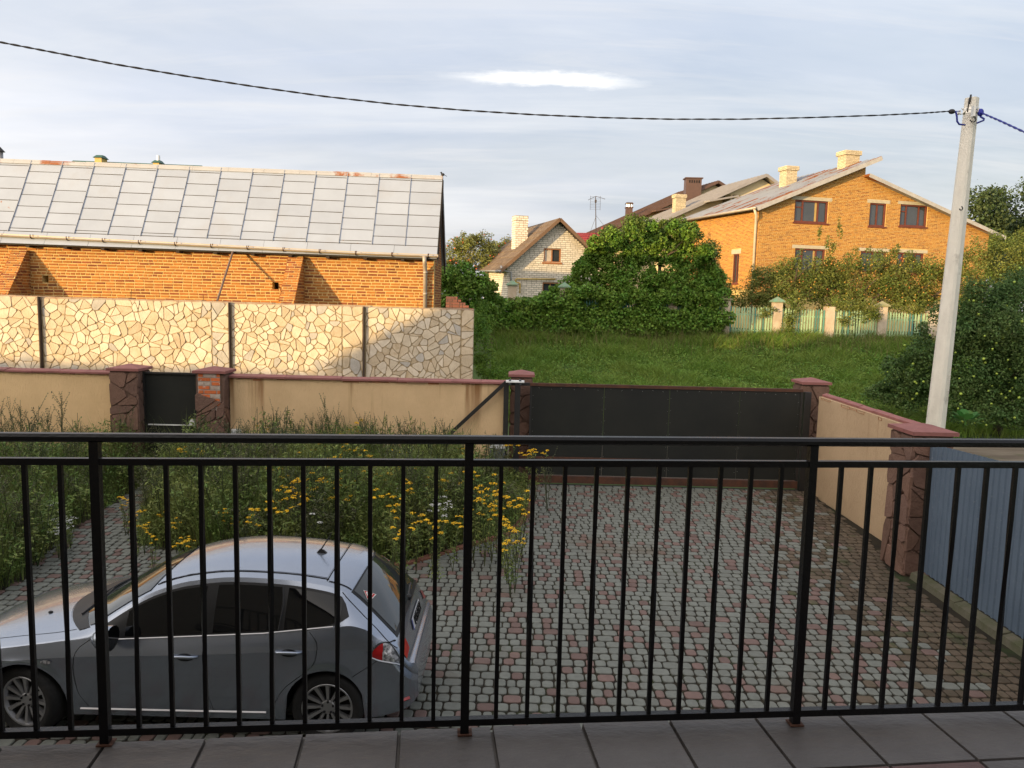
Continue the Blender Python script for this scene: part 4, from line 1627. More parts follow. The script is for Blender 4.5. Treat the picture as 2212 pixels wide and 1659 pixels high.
gq.build("downpipe", mat("cream_pipe", (.60, .52, .40), (.5, .43, .33), rough=.6), oh, True)
gq = MB().tube([roof3(-.55, LEN + .2, eF[1] + .08), roof3(-.65, LEN + .35, eF[1] - .2), roof3(-.2, LEN + .1, eF[1] - .8), roof3(-.12, LEN - .1, 2.2)], .075, 9)
gq.build("rear_downpipe", M_PIPE, oh, True)
M_CHB = [mat("chimney_brick", (.62, .53, .36), (.5, .42, .27), rough=.9, isl=.14, scale=6, bump=.5)]
M_CHM = mat("chimney_mortar", (.34, .28, .2), rough=.95)


def chimney(name, parent, c, wx, wy, z0, z1, u, s, cap=.08, m=None, bl=.25, bh=.075, mm=None):
    """brick chimney with a corbelled head"""
    c = np.array([c[0], c[1], 0.0])
    ch = MB()
    q = [(-wx / 2 + .012, -wy / 2 + .012), (wx / 2 - .012, -wy / 2 + .012), (wx / 2 - .012, wy / 2 - .012), (-wx / 2 + .012, wy / 2 - .012)]
    ch.hexa([tuple((c + u * a + s * b)[:2]) + (z0,) for a, b in q], [tuple((c + u * a + s * b)[:2]) + (z1 - .26,) for a, b in q])
    e = cap
    q2 = [(-wx / 2 - e, -wy / 2 - e), (wx / 2 + e, -wy / 2 - e), (wx / 2 + e, wy / 2 + e), (-wx / 2 - e, wy / 2 + e)]
    ch.hexa([tuple((c + u * a + s * b)[:2]) + (z1 - .26,) for a, b in q2], [tuple((c + u * a + s * b)[:2]) + (z1,) for a, b in q2])
    o = ch.build(name, mm or M_CHM, parent)
    its = []
    for (aa, bb, uu, wid, fl) in ((-wx / 2, -wy / 2 + .012, u, wx, 1), (-wx / 2 + .012, -wy / 2, s, wy, -1)):
        its += bricks_on(c + u * aa + s * bb, uu, EZ, [(0, z0), (wid, z0), (wid, z1 - .28), (0, z1 - .28)], bl, bh, .018, .012, nm=1, flip=fl, header=False)
    for (aa, bb, uu, wid, fl) in ((-wx / 2 - e, -wy / 2 - e, u, wx + 2 * e, 1), (-wx / 2 - e, -wy / 2 - e, s, wy + 2 * e, -1)):
        its += bricks_on(c + u * aa + s * bb, uu, EZ, [(0, z1 - .25), (wid, z1 - .25), (wid, z1 - .01), (0, z1 - .01)], bl, bh, .018, .008, nm=1, flip=fl, header=False)
    pieces(o, "brick", its, m or M_CHB, 300)
    return o


cA = at(1833, 345, 49.5)
chimney("chimney", oh, cA, 1.0, .8, at(1833, 362, 49.5)[2] - .3, at(1833, 328, 49.5)[2], ou, os_)
cB = at(1703, 378, 52)
chimney("chimney", oh, cB, .8, .8, at(1703, 390, 52)[2] - .6, at(1703, 361, 52)[2], ou, os_)

# ---- white brick cottage with brown slate roof
wh = thing("brick_cottage", "white brick cottage with mossy brown slate roof and brown attic window", "house", (2.2, 41, 2.2))
wo, wu, ws = house_frame(1096, 574, 40, R(15))
G2 = lambda px, py: gp2(px, py, wo, wu, ws)
wl_, wa = G2(1096, 572), G2(1204, 476)
wr = (wa[0] * 2 + .2, wl_[1])
w3 = np.array([wo[0], wo[1], 0])
M_WB = [mat("white_brick_a", (.76, .70, .60), (.68, .62, .52), rough=.85, scale=5, isl=.08, bump=.4),
        mat("white_brick_b", (.70, .64, .54), (.62, .56, .46), rough=.85, scale=5, isl=.1, bump=.4)]
M_WM = mat("grey_mortar", (.30, .27, .22), (.24, .21, .17), rough=.95, scale=6)
WLEN = 5.4
aw = (*G2(1175, 536.5), *G2(1211, 567.5))
lw = (*G2(1172, 610), *G2(1206, 640))
wgab = [(0, 1.9), (wr[0], 1.9), (wr[0], wr[1]), (wa[0], wa[1] - .06), (0, wl_[1])]
wholes = [(aw[0], aw[2], aw[3], aw[1]), (lw[0], lw[2], lw[3], lw[1])]
m = MB()
wall_with_holes(m, w3, wu, -ws, wgab, wholes, .3)
wall_with_holes(m, w3, ws, -wu, [(.31, 1.9), (WLEN, 1.9), (WLEN, wl_[1] + .25), (.31, wl_[1])], [], .3)
q = [tuple((w3 + wu * wr[0] + ws * d)[:2]) for d in (.31, WLEN)]
m.hexa([(*q[0], 1.9), (*q[1], 1.9), (q[1][0] - .3, q[1][1], 1.9), (q[0][0] - .3, q[0][1], 1.9)], [(*q[0], wr[1]), (*q[1], wr[1]), (q[1][0] - .3, q[1][1], wr[1]), (q[0][0] - .3, q[0][1], wr[1])])
m.build("wall", M_WM, wh)
B("inner_dark", M_DARKIN, wh, (wo[0] + 1.0, wo[0] + 4, 41.6, 41.7, 2, 6.5))
fb = bricks_on(w3 - ws * .001, wu, EZ, [(a, max(b, 3.0)) for a, b in wgab], .25, .085, .018, .010, holes=[(h[0] - .0, h[1], h[2], h[3]) for h in wholes], nm=2, header=False)
fb += bricks_on(w3 - wu * .001, ws, EZ, [(0, 3.0), (WLEN, 3.0), (WLEN, wl_[1] + .2), (0, wl_[1])], .25, .085, .018, .010, nm=2, flip=-1, header=False)
print("cottage bricks", len(fb))
_wc2 = np.array([wo[0] + 1.8, 40.4, 5.6])
pieces(wh, "brick", fb, M_WB, 300, "brickwork", key=lambda it: float(np.linalg.norm(it[0].mean(0) - _wc2)))
a0, z1, a1, z0 = aw
M_OFR = mat("orange_frame", (.36, .15, .06), (.28, .12, .05), rough=.6)
window(wh, w3, wu, -ws, a0, a1, z0, z1, [(a0 + a1) / 2], M_OFR, M_GLASS, .10, .05, M_OFR)
cu = MB()
cu.hexa([tuple((w3 + wu * p - ws * d)[:2]) + (z0 + .05,) for p, d in ((a0 + .05, -.095), ((a0 + a1) / 2 - .03, -.095), ((a0 + a1) / 2 - .03, -.09), (a0 + .05, -.09))],
        [tuple((w3 + wu * p - ws * d)[:2]) + (z1 - .05,) for p, d in ((a0 + .05, -.095), ((a0 + a1) / 2 - .03, -.095), ((a0 + a1) / 2 - .03, -.09), (a0 + .05, -.09))])
cu.build("window_board", mat("pale_board", (.55, .47, .38), rough=.8), wh)
a0, z1, a1, z0 = lw
window(wh, w3, wu, -ws, a0, a1, z0, z1, [(a0 + a1) / 2], M_OFR, M_GLASS, .10, .05, M_OFR)
M_SLATE = mat("mossy_slate", (.17, .115, .075), (.115, .08, .055), rough=.95, scale=3, bump=1.5, bscale=14, isl=.08, c3=(.24, .18, .11), s3=4, lo3=.5, hi3=.7)
M_SLATEU = mat("slate_under", (.06, .045, .035), rough=.95)


def wr3(a, d, z):
    return np.array([*(w3 + wu * a + ws * d)[:2], z])


eL = (-.55, wl_[1] - .42 + .05)
slope_z = (wa[1] - wl_[1]) / wa[0]
r = MB()
r.slab([wr3(eL[0], -.45, eL[1]), wr3(wa[0], -.45, wa[1] + .08), wr3(wa[0], WLEN + .3, wa[1] + .12), wr3(eL[0], WLEN + .3, eL[1] + .3)], .07)
r.slab([wr3(wa[0], -.45, wa[1] + .08), wr3(wr[0] + .5, -.45, wr[1] - .35), wr3(wr[0] + .5, WLEN + .3, wr[1] - .35), wr3(wa[0], WLEN + .3, wa[1] + .12)], .07)
wrf = r.build("roof", M_SLATEU, wh)
its = []
nr, ncol = 8, 7
for i in range(nr):
    for j in range(ncol):
        a0_, a1_ = eL[0] + (wa[0] - eL[0]) * i / nr, eL[0] + (wa[0] - eL[0]) * (i + 1.12) / nr
        d0, d1 = -.45 + (WLEN + .75) * j / ncol, -.45 + (WLEN + .75) * (j + .985) / ncol
        zf = lambda a, d: (eL[1] + .3 * (d + .45) / (WLEN + .75)) + ((wa[1] + .08) - (eL[1] + .3 * (d + .45) / (WLEN + .75))) * (a - eL[0]) / (wa[0] - eL[0])
        a1_ = min(a1_, wa[0])
        h0, h1 = .05, .015
        V = np.array([wr3(a0_, d1, zf(a0_, d1)), wr3(a0_, d0, zf(a0_, d0)), wr3(a1_, d0, zf(a1_, d0)), wr3(a1_, d1, zf(a1_, d1)),
                      wr3(a0_, d1, zf(a0_, d1) + h0), wr3(a0_, d0, zf(a0_, d0) + h0), wr3(a1_, d0, zf(a1_, d0) + h1), wr3(a1_, d1, zf(a1_, d1) + h1)])
        its.append((V, BF, 0))
pieces(wrf, "slate", its, [M_SLATE])
r = MB()
r.bar(wr3(eL[0], -.47, eL[1] - .07), wr3(wa[0], -.47, wa[1] + .02), .03, .16)
r.bar(wr3(wa[0], -.47, wa[1] + .02), wr3(wr[0] + .5, -.47, wr[1] - .42), .03, .16)
r.build("verge_board", mat("brown_verge", (.20, .12, .07), (.15, .09, .055), rough=.85), wh)
M_GREYP = mat("grey_pipe", (.36, .37, .38), (.3, .3, .31), rough=.45, metal=.4)
MB().tube([wr3(-.5, -.5, eL[1] + .02), wr3(-.5, WLEN + .3, eL[1] + .26)], .06, 8).build("gutter", M_GREYP, wh, True)
MB().tube([at(1082, 574, 39.6), at(1085, 584, 39.6), at(1104, 588, 39.8), at(1105, 640, 39.8)], .055, 8).build("downpipe", M_GREYP, wh, True)
M_GAS = mat("yellow_gas_pipe", (.55, .36, .03), rough=.5)
P_ = lambda x, y: on_plane(x, y, w3 - ws * .12, ws)
mb = MB().tube([P_(1114, 634), P_(1114, 604), P_(1116, 602.5), P_(1200, 603)], .03, 7)
mb.tube([P_(1113, 610.5), P_(1121, 610.8), P_(1123.5, 613), P_(1123, 634)], .03, 7)
mb.build("gas_pipe", M_GAS, wh, True)
cc = at(1123, 500, 42.2)
chimney("chimney", wh, cc, .72, .72, at(1123, 545, 42.2)[2], at(1123, 467, 42.2)[2], wu, ws, cap=.0, m=[M_WB[0]], bl=.22, bh=.1, mm=M_CHM)

# ---- cream houses behind the orange one
M_CREAM = mat("cream_render", (.72, .60, .36), (.66, .54, .32), rough=.9, scale=1.5)
M_BRN = mat("brown_tin_roof", (.13, .075, .055), (.10, .06, .045), rough=.6, scale=2, stretch=(1, 4, 1), bump=.6)
M_GRN = mat("grey_tin_roof", (.33, .31, .30), (.28, .265, .26), rough=.6, scale=2, stretch=(1, 4, 1), bump=.5)
M_OLIV = mat("olive_panel", (.22, .17, .07), rough=.8)


def cream_house(label, apex, eave, right, Y, phi, Lh, rm_, extra):
    h = thing("cream_house", label, "house", tuple(at(apex[0], apex[1], Y)[:2]) + (2.2,))
    o, u, s = house_frame(eave[0], eave[1], Y, phi)
    o3_ = np.array([o[0], o[1], 0])
    ap, rt_ = gp2(*apex, o, u, s), gp2(*right, o, u, s)
    P = lambda a, d, z: tuple((o3_ + u * a + s * d)[:2]) + (z,)
    zl = o[2]
    sec = [(0.5, 2.0), (rt_[0], 2.0), (rt_[0], rt_[1] - .25), (ap[0], ap[1] - .3), (0.5, zl + (ap[1] - zl) * .5 / ap[0] - .3)]
    MB().hexa([P(a, 0, z) for a, z in sec], [P(a, Lh, z) for a, z in sec]).build("wall", M_CREAM, h)
    r = MB()
    r.slab([P(-.4, -.6, zl - .15), P(ap[0], -.6, ap[1]), P(ap[0], Lh + .4, ap[1]), P(-.4, Lh + .4, zl - .15)], .14)
    r.slab([P(ap[0], -.6, ap[1]), P(rt_[0] + .4, -.6, rt_[1] - .25), P(rt_[0] + .4, Lh + .4, rt_[1] - .25), P(ap[0], Lh + .4, ap[1])], .14)
    ro = r.build("roof", rm_, h)
    rr = MB()
    k = -.5
    while k < Lh + .3:
        rr.bar(P(-.4, k, zl - .14), P(ap[0], k, ap[1] + .01), .05, .05)
        k += .5
    rr.build("roof_rib", rm_, ro)
    f = MB()
    f.bar(P(-.4, -.63, zl - .26), P(ap[0], -.63, ap[1] - .10), .04, .22)
    f.bar(P(ap[0], -.63, ap[1] - .10), P(rt_[0] + .4, -.63, rt_[1] - .35), .04, .22)
    f.build("verge_board", rm_, h)
    extra(h, P, ap, zl, o3_, u, s)
    return h


def ext_brown(h, P, ap, zl, o, u, s):
    # projecting dormer roof halfway down the slope
    a = ap[0] * .52
    z = zl + (ap[1] - zl) * .52
    m = MB()
    m.slab([P(a - 1.6, -1.6, z - .75), P(a + .5, -1.6, z - .35), P(a + .5, .3, z - .35), P(a - 1.6, .3, z - .75)], .12)
    m.build("porch_roof", M_BRN, h)
    m = MB().hexa([P(a + .1, -.3, z - 2.4), P(a + .6, -.3, z - 2.4), P(a + .6, -.01, z - 2.4), P(a + .1, -.01, z - 2.4)], [P(a + .1, -.3, z - .5), P(a + .6, -.3, z - .5), P(a + .6, -.01, z - .5), P(a + .1, -.01, z - .5)])
    m.build("wall_panel", M_OLIV, h)
    MCH = mat("brown_metal", (.105, .06, .045), (.085, .05, .04), rough=.5, scale=3)
    c = at(1496, 400, 67.5)
    w, zt0, zb0 = .66, at(1496, 386, 67.5)[2], at(1496, 420, 67.5)[2]
    ch = MB().box(c[0] - w, c[0] + w, 67.0, 67.9, zb0 - .8, zt0 - .06)
    ch.box(c[0] - w - .1, c[0] + w + .1, 66.9, 68.0, zt0 - .06, zt0 + .03)
    co = ch.build("chimney", MCH, h)
    v = MB()
    for i in range(5):
        x = c[0] - .36 + i * .2
        v.box(x - .05, x + .05, 66.985, 66.998, zt0 - .42, zt0 - .2)
    v.build("vent_slot", M_DARKIN, co)
    c = at(1358, 460, 68)
    ch = MB().box(c[0] - .28, c[0] + .28, 67.6, 68.2, at(1358, 482, 68)[2] - .6, at(1358, 449, 68)[2])
    ch.box(c[0] - .33, c[0] + .33, 67.55, 68.25, at(1358, 450, 68)[2], at(1358, 448, 68)[2])
    co = ch.build("chimney", MCH, h)
    cp = MB()
    z1 = at(1358, 438, 68)[2]
    cp.hexa([(c[0] - .34, 67.55, z1 - .12), (c[0] + .34, 67.55, z1 - .12), (c[0] + .34, 68.25, z1 - .12), (c[0] - .34, 68.25, z1 - .12)],
            [(c[0] - .26, 67.65, z1), (c[0] + .26, 67.65, z1), (c[0] + .26, 68.15, z1), (c[0] - .26, 68.15, z1)])
    cp.build("chimney_cowl", MCH, co)
    cp = MB()
    for dx in (-.2, .2):
        cp.tube([(c[0] + dx, 67.8, z1 - .5), (c[0] + dx, 67.8, z1 - .1)], .03, 6)
    cp.tube([(c[0], 67.9, z1 - .5), (c[0], 67.9, z1 - .14)], .14, 8)
    cp.build("flue", M_RIVET, co)


def ext_grey(h, P, ap, zl, o, u, s):
    a = ap[0] * .62
    z = zl + (ap[1] - zl) * .62
    m = MB()
    m.slab([P(a - 1.8, -1.5, z - .8), P(a + .6, -1.5, z - .3), P(a + .6, .3, z - .3), P(a - 1.8, .3, z - .8)], .12)
    m.build("porch_roof", M_GRN, h)
    for k in (.15, .95):
        m = MB().hexa([P(a + k, -.2, z - 2.2), P(a + k + .5, -.2, z - 2.2), P(a + k + .5, -.01, z - 2.2), P(a + k, -.01, z - 2.2)], [P(a + k, -.2, z - .1), P(a + k + .5, -.2, z - .1), P(a + k + .5, -.01, z - .1), P(a + k, -.01, z - .1)])
        m.build("wall_panel", M_OLIV, h)
    c = at(1467, 440, 60.5)
    chimney("chimney", h, c, .85, .6, at(1467, 462, 60.5)[2] - .8, at(1467, 421, 60.5)[2], u, s, cap=.05)


cream_house("cream house with brown metal roof and brown chimneys, furthest back on the right", (1545, 392), (1318, 494), (1640, 452), 66, R(14), 7, M_BRN, ext_brown)
cream_house("cream house with grey metal roof and pale brick chimney behind the orange house", (1647, 378), (1412, 482), (1705, 420), 59, R(14), 6, M_GRN, ext_grey)

# ---- red roof behind the cottage, green roof behind the shed, mast
M_REDT = mat("red_tile_roof", (.30, .045, .045), (.24, .035, .035), rough=.5, scale=3)
rh = thing("red_roofed_house", "house with dark red ribbed roof between the cottage and the vines", "house", (9, 58, 2.2))
p0, p1, p2, p3 = at(1232, 534, 56), at(1340, 537, 56), at(1332, 504, 59), at(1238, 503, 59)
p0[0] -= 2
p3[0] -= 2
MB().slab([p0, p1, p2, p3], .15).build("roof", M_REDT, rh)
rr = MB()
for k in range(7):
    f = k / 6.5
    rr.bar(p0 + (p3 - p0) * f + np.array([0, -.02, .05]), p1 + (p2 - p1) * f + np.array([0, -.02, .05]), .06, .05)
rr.build("roof_rib", M_REDT, rh)
B("wall", M_CREAM, rh, (p0[0] + .3, p1[0] - .3, 56.6, 62, 2.0, p0[2] - .1))
MB().slab([p3 + np.array([0, .1, 0]), p2 + np.array([0, .1, 0]), p2 + np.array([0, 4, -1.6]), p3 + np.array([0, 4, -1.6])], .12).build("rear_roof", M_REDT, rh)
dv = at(1300, 501, 59)
MB().hexa([(dv[0] - .22, 58.8, dv[2] - .4), (dv[0] + .22, 58.8, dv[2] - .4), (dv[0] + .22, 59.2, dv[2] - .4), (dv[0] - .22, 59.2, dv[2] - .4)],
          [(dv[0] - .03, 58.8, dv[2] + .35), (dv[0] + .03, 58.8, dv[2] + .35), (dv[0] + .03, 59.2, dv[2] + .35), (dv[0] - .03, 59.2, dv[2] + .35)]).build("roof_vent", M_REDT, rh)

M_GRT = mat("green_tile_roof", (.03, .10, .07), (.025, .08, .055), rough=.5, scale=3)
gh = thing("green_roofed_house", "house with dark green roof whose ridge shows over the shed", "house", (-24, 58, 2.2))
g0, g1 = at(158, 346.5, 58), at(436, 357.5, 58)
MB().slab([g0 + np.array([-1.5, -5, -3.4]), g1 + np.array([1.5, -5, -3.4]), g1, g0], .15).build("roof", M_GRT, gh)
MB().slab([g0 + np.array([0, .05, 0]), g1 + np.array([0, .05, 0]), g1 + np.array([1.5, 5, -3.4]), g0 + np.array([-1.5, 5, -3.4])], .15).build("rear_roof", M_GRT, gh)
B("wall", M_CREAM, gh, (g0[0] - .8, g1[0] + .8, 53.6, 62.4, 2.0, g0[2] - 3.5))
for (px, w, top, bot, kind) in ((218, .25, 336, 353, 0), (342, .22, 347, 356, 1)):
    c = at(px, 345, 57.6)
    zt0, zb0 = at(px, top, 57.6)[2], at(px, bot, 57.6)[2]
    co = B("chimney", mat("yellow_chimney", (.66, .46, .17), (.55, .38, .14), rough=.9, scale=6), gh, (c[0] - w, c[0] + w, 57.2, 58.0, zb0 - .6, zt0 - .22))
    MB().hexa([(c[0] - w - .10, 57.1, zt0 - .22), (c[0] + w + .10, 57.1, zt0 - .22), (c[0] + w + .10, 58.1, zt0 - .22), (c[0] - w - .10, 58.1, zt0 - .22)],
              [(c[0] - w + .03, 57.4, zt0), (c[0] + w - .03, 57.4, zt0), (c[0] + w - .03, 57.8, zt0), (c[0] - w + .03, 57.8, zt0)]).build("chimney_cap", M_GRT, co)
    if kind:
        MB().tube([(c[0] + .05, 57.5, zt0 - .1), (c[0] + .05, 57.5, zt0 + .35)], .13, 8).build("flue", M_RIVET, co)
fp = at(0, 330, 40)
fl = thing("flue_pipe", "grey metal flue with cone cap at the shed roof's left end", "chimney", tuple(fp))
MB().tube([(fp[0], fp[1], 6), (fp[0], fp[1], fp[2] + .05)], .14, 10).build("pipe", M_GREYP, fl, True)
MB().tube([(fp[0], fp[1], fp[2] + .05), (fp[0], fp[1], fp[2] + .3)], [.24, .02], 10).build("cone_cap", M_STEEL, fl)

M_MAST = mat("mast_steel", (.07, .055, .05), rough=.6)
an = thing("antenna_mast", "thin steel mast with grid antenna beside the cottage roof", "antenna", tuple(at(1289, 600, 44)))
a0, a1 = at(1289, 640, 44), at(1286.5, 425, 44)
MB().tube([a0, a1], [.035, .022], 7).build("mast", M_MAST, an)
g = MB()
for k in range(9):
    z = at(1287, 425 + k * 3.4, 44)[2]
    g.tube([(a1[0] - .28, 44, z), (a1[0] + .28, 44, z)], .0045, 4)
for dx in (-.28, .28):
    g.tube([(a1[0] + dx, 44, at(1287, 423, 44)[2]), (a1[0] + dx, 44, at(1287, 454, 44)[2])], .008, 4)
g.build("grid_reflector", M_MAST, an)
g = MB()
c0 = at(1287, 424, 43.8)
g.tube([c0, c0 + np.array([-.45, -.3, -.25])], .012, 4).tube([c0, c0 + np.array([.5, -.3, -.18])], .012, 4)
g.box(c0[0] - .05, c0[0] + .05, 43.7, 43.8, c0[2] - .35, c0[2] - .2)
g.build("dipole", M_MAST, an)
g = MB()
cg = at(1288, 466, 44)
for e in (at(1268, 520, 44.5), at(1313, 498, 44.5)):
    g.tube([cg, e], .008, 4)
g.build("guy_wire", M_MAST, an)

# ================================================================== utility pole and cables
M_CONC = mat("pole_concrete", (.74, .70, .62), (.64, .60, .53), rough=.9, scale=3, stretch=(2, 2, .6), bump=1.2, bscale=30, c3=(.30, .27, .23), s3=2.2, lo3=.6, hi3=.75)
pt, pbm = at(2100, 212, 15.5), at(2020, 925, 15.5)
pd = (pt - pbm) / (pt[2] - pbm[2])
pbase = pbm + pd * (-.1 - pbm[2])
up_ = thing("utility_pole", "pale leaning concrete utility pole right of the driveway wall", "utility pole", tuple(pbase))
rot = R(38)


def pole_ring(p, w, cham=.22):
    c = []
    for k in range(4):
        an_ = rot + k * math.pi / 2
        for s_ in (-1, 1):
            a = an_ + s_ * (math.pi / 4 - .2)
            c.append((p[0] + w / 2 * 1.36 * math.cos(a), p[1] + w / 2 * 1.36 * math.sin(a), p[2]))
    return c


m = MB()
rings = []
for f in np.linspace(0, 1, 9):
    rings.append(pole_ring(pbase + (pt - pbase) * f, .285 + (.185 - .285) * f))
vs = [p for r_ in rings for p in r_]
fs = [tuple(range(8))[::-1], tuple(range(64, 72))]
for i in range(8):
    for k in range(8):
        fs.append((i * 8 + k, i * 8 + (k + 1) % 8, (i + 1) * 8 + (k + 1) % 8, (i + 1) * 8 + k))
m.add(vs, fs)
m.build("shaft", M_CONC, up_)
M_BLUE = mat("blue_cable", (.02, .03, .30), (.018, .024, .20), rough=.5)
M_BLK = mat("black_cable", (.03, .03, .034), (.02, .02, .024), rough=.6)
M_BAND = mat("bright_band", (.65, .62, .55), (.55, .52, .47), rough=.3, metal=.8)
P5 = lambda x, y, d=15.3: at(x, y, d)
m = MB()
for f in (at(2098, 236, 15.5), at(2097, 243.5, 15.5)):
    ra, rb = pole_ring(f - np.array([0, 0, .022]), .205), pole_ring(f + np.array([0, 0, .022]), .205)
    m.hexa(ra, rb)
m.build("clamp_band", M_BAND, up_)
m = MB()
m.box(*sorted((P5(2100.5, 235)[0], P5(2105, 235)[0])), 15.25, 15.34, P5(2102, 252)[2], P5(2102, 229)[2])
m.build("bracket_plate", M_BAND, up_)


def hook(c, w, h, mname):
    MB().tube([c + np.array([w * math.cos(a), 0, h * math.sin(a)]) for a in np.linspace(-math.pi * .95, math.pi * .45, 10)], .011, 6).build("cable_hook", mname, up_, True)


hook(P5(2102, 258), .055, .05, M_STEEL)
hook(P5(2076, 240.5), .05, .055, M_BAND)
hook(P5(2071, 243), .03, .04, M_BAND)
hook(P5(2068 + 43, 238), .02, .04, M_BAND)
MB().tube([P5(2082, 248), P5(2085, 238), P5(2089, 235)], .018, 6).build("hook_arm", M_BAND, up_, True)
m = MB()
m.tube([P5(2094, 224, 15.42), P5(2097.5, 204.5, 15.42)], .017, 6)
m.tube([P5(2090, 242, 15.3), P5(2093.5, 214, 15.33), P5(2096, 210, 15.4), P5(2098.5, 212, 15.45)], .012, 6)
m.tube([P5(2107, 218, 15.5), P5(2109, 211, 15.5)], .012, 6)
m.build("rod", M_STEEL, up_, True)
hook(at(2066 + 10, 450, 15.28), .03, .035, M_STEEL)
# cast number near the foot: raised strokes
SEG = {'1': "bc", '4': "fgbc", '9': "abcfgd", '5': "afgcd", '2': "abged", '0': "abcdef", '6': "afgedc"}


def digit(m, ch, o, r_, u_, w, h, t, n):
    q = {'a': ((0, h), (w, h)), 'b': ((w, h / 2), (w, h)), 'c': ((w, 0), (w, h / 2)), 'd': ((0, 0), (w, 0)), 'e': ((0, 0), (0, h / 2)), 'f': ((0, h / 2), (0, h)), 'g': ((0, h / 2), (w, h / 2))}
    for s_ in SEG[ch]:
        (x0, y0), (x1, y1) = q[s_]
        p0, p1 = o + r_ * x0 + u_ * y0, o + r_ * x1 + u_ * y1
        m.bar(p0 + (p0 - p1) * .08, p1 + (p1 - p0) * .08, t, .012, up=n)


fr_a = rot - math.pi / 2 - math.pi / 2 + math.pi / 2
cand = [rot + k * math.pi / 2 for k in range(4)]
fa = min(cand, key=lambda a: (math.cos(a) * .45 + math.sin(a) * .9) + (0 if math.cos(a) > -.3 else 5))
fn = np.array([math.cos(fa), math.sin(fa), 0])
frt = np.array([-fn[1], fn[0], 0])
pu = pd / np.linalg.norm(pd)
m = MB()
pc = at(2028, 890, 15.4)
fcen = lambda z: pbase + pd * (z - pbase[2]) + fn * ((.285 - .1 * (z - pbase[2]) / 8) / 2 * 1.36 * math.cos(math.pi / 4 - .2))
for row, txt in enumerate(("1425", "19260")):
    for i, chh in enumerate(txt):
        z = 2.42 - i * .135
        digit(m, chh, fcen(z) + frt * (-.045 + row * .075), frt, pu, .042, .095, .014, fn)
m.build("cast_number", M_CONC, up_)


def cable(name, label, pts, r_, m_, twist, n=90, wires=2):
    P = np.array(pts)
    t = np.linspace(0, 1, len(P))
    tt = np.linspace(0, 1, n)
    Cx = np.stack([np.interp(tt, t, P[:, k]) for k in range(3)], 1)
    mb = MB()
    for w in range(wires):
        ph = 2 * math.pi * w / wires
        path = [c + np.array([0, math.cos(ph + twist * 2 * math.pi * f), math.sin(ph + twist * 2 * math.pi * f)]) * r_ * .85 for c, f in zip(Cx, tt)]
        mb.tube(path, r_, 5)
    return tag(mb.build(name, m_, None, True), label, "cable")


A_ = at(2056, 241, 15.3)
px_path = [(-900, -260), (-500, -75), (-120, 60), (0, 91), (120, 114), (250, 139), (400, 164), (550, 187), (700, 208), (850, 225), (1000, 238), (1150, 247.5), (1300, 254), (1450, 257.5), (1600, 257.5), (1750, 254), (1900, 249), (2000, 244), (2056, 240)]
dep = np.interp([p[0] for p in px_path], [-900, -120, 2056], [9.4, 11.0, 15.3])
cable("overhead_cable", "long dark twisted overhead cable sagging across the sky to the pole", [at(x, y, d) for (x, y), d in zip(px_path, dep)], .0085, M_BLK, 40, 600)
px2 = [(2118, 243), (2160, 261), (2212, 285), (2300, 330)]
cable("overhead_cable", "short blue overhead cable running down right from the pole", [at(x, y, d) for (x, y), d in zip(px2, (15.3, 14.2, 13.1, 11.5))], .0115, M_BLUE, 7, 90)
m = MB()
m.ball(A_, .06, 8, 6, sq=(1.1, .8, .8))
m.build("cable_clamp", M_BLK, up_, True)
m = MB().ball(at(2118, 243, 15.3), .068, 8, 6, sq=(.9, .8, 1.1))
m.build("cable_clamp", M_BLUE, up_, True)
m = MB()
m.tube([P5(2058, 241), P5(2065, 243), P5(2067, 252), P5(2067.5, 262), P5(2072, 268.5), P5(2085, 270)], .017, 6)
m.tube([P5(2058, 240), P5(2070, 240.5), P5(2076, 240)], .008, 5)
m.tube([P5(2118, 247), P5(2118, 252), P5(2126, 257), P5(2125, 260), P5(2110, 266)], .018, 6)
m.tube([P5(2106, 237), P5(2113, 241)], .008, 5)
m.build("drop_loop", M_BLUE, up_, True)

# ================================================================== picket fence
M_PK = [mat("picket_green", (.38, .52, .30), (.30, .44, .26), rough=.8, scale=5, isl=.12, bump=.4, c3=(.2, .13, .07), s3=2.2, lo3=.62, hi3=.7),
        mat("picket_teal", (.10, .25, .20), (.08, .20, .16), rough=.8, scale=5, isl=.15, bump=.4)]
M_FP = mat("fence_post_plaster", (.56, .47, .36), (.42, .33, .24), rough=.95, scale=2.5, bump=.8, c3=(.30, .17, .10), s3=2.0, lo3=.6, hi3=.72)
M_CAPG = mat("post_cap_green", (.15, .30, .20), (.2, .22, .14), rough=.8, scale=6)
M_CAPB = mat("post_cap_moss", (.30, .27, .15), (.22, .22, .10), rough=.9, scale=6)
pf = thing("picket_fence", "pale green picket fence with cream pillars beyond the grass, half overgrown", "fence", (9, 34, 2.2))
px_posts = [1010, 1105, 1217, 1327, 1450, 1565, 1677, 1790, 1903, 2012, 2121, 2235]
capk = {1105: 'g', 1217: 'g', 1565: 'b', 1677: 'm', 1903: 'b', 2121: 'b'}
PXs = [at(x, 690, 34)[0] for x in px_posts]


def fz(x):                # ground, picket top
    return 2.30 - (x - 9.3) * .012, 3.63 - (x - 10.4) * .018


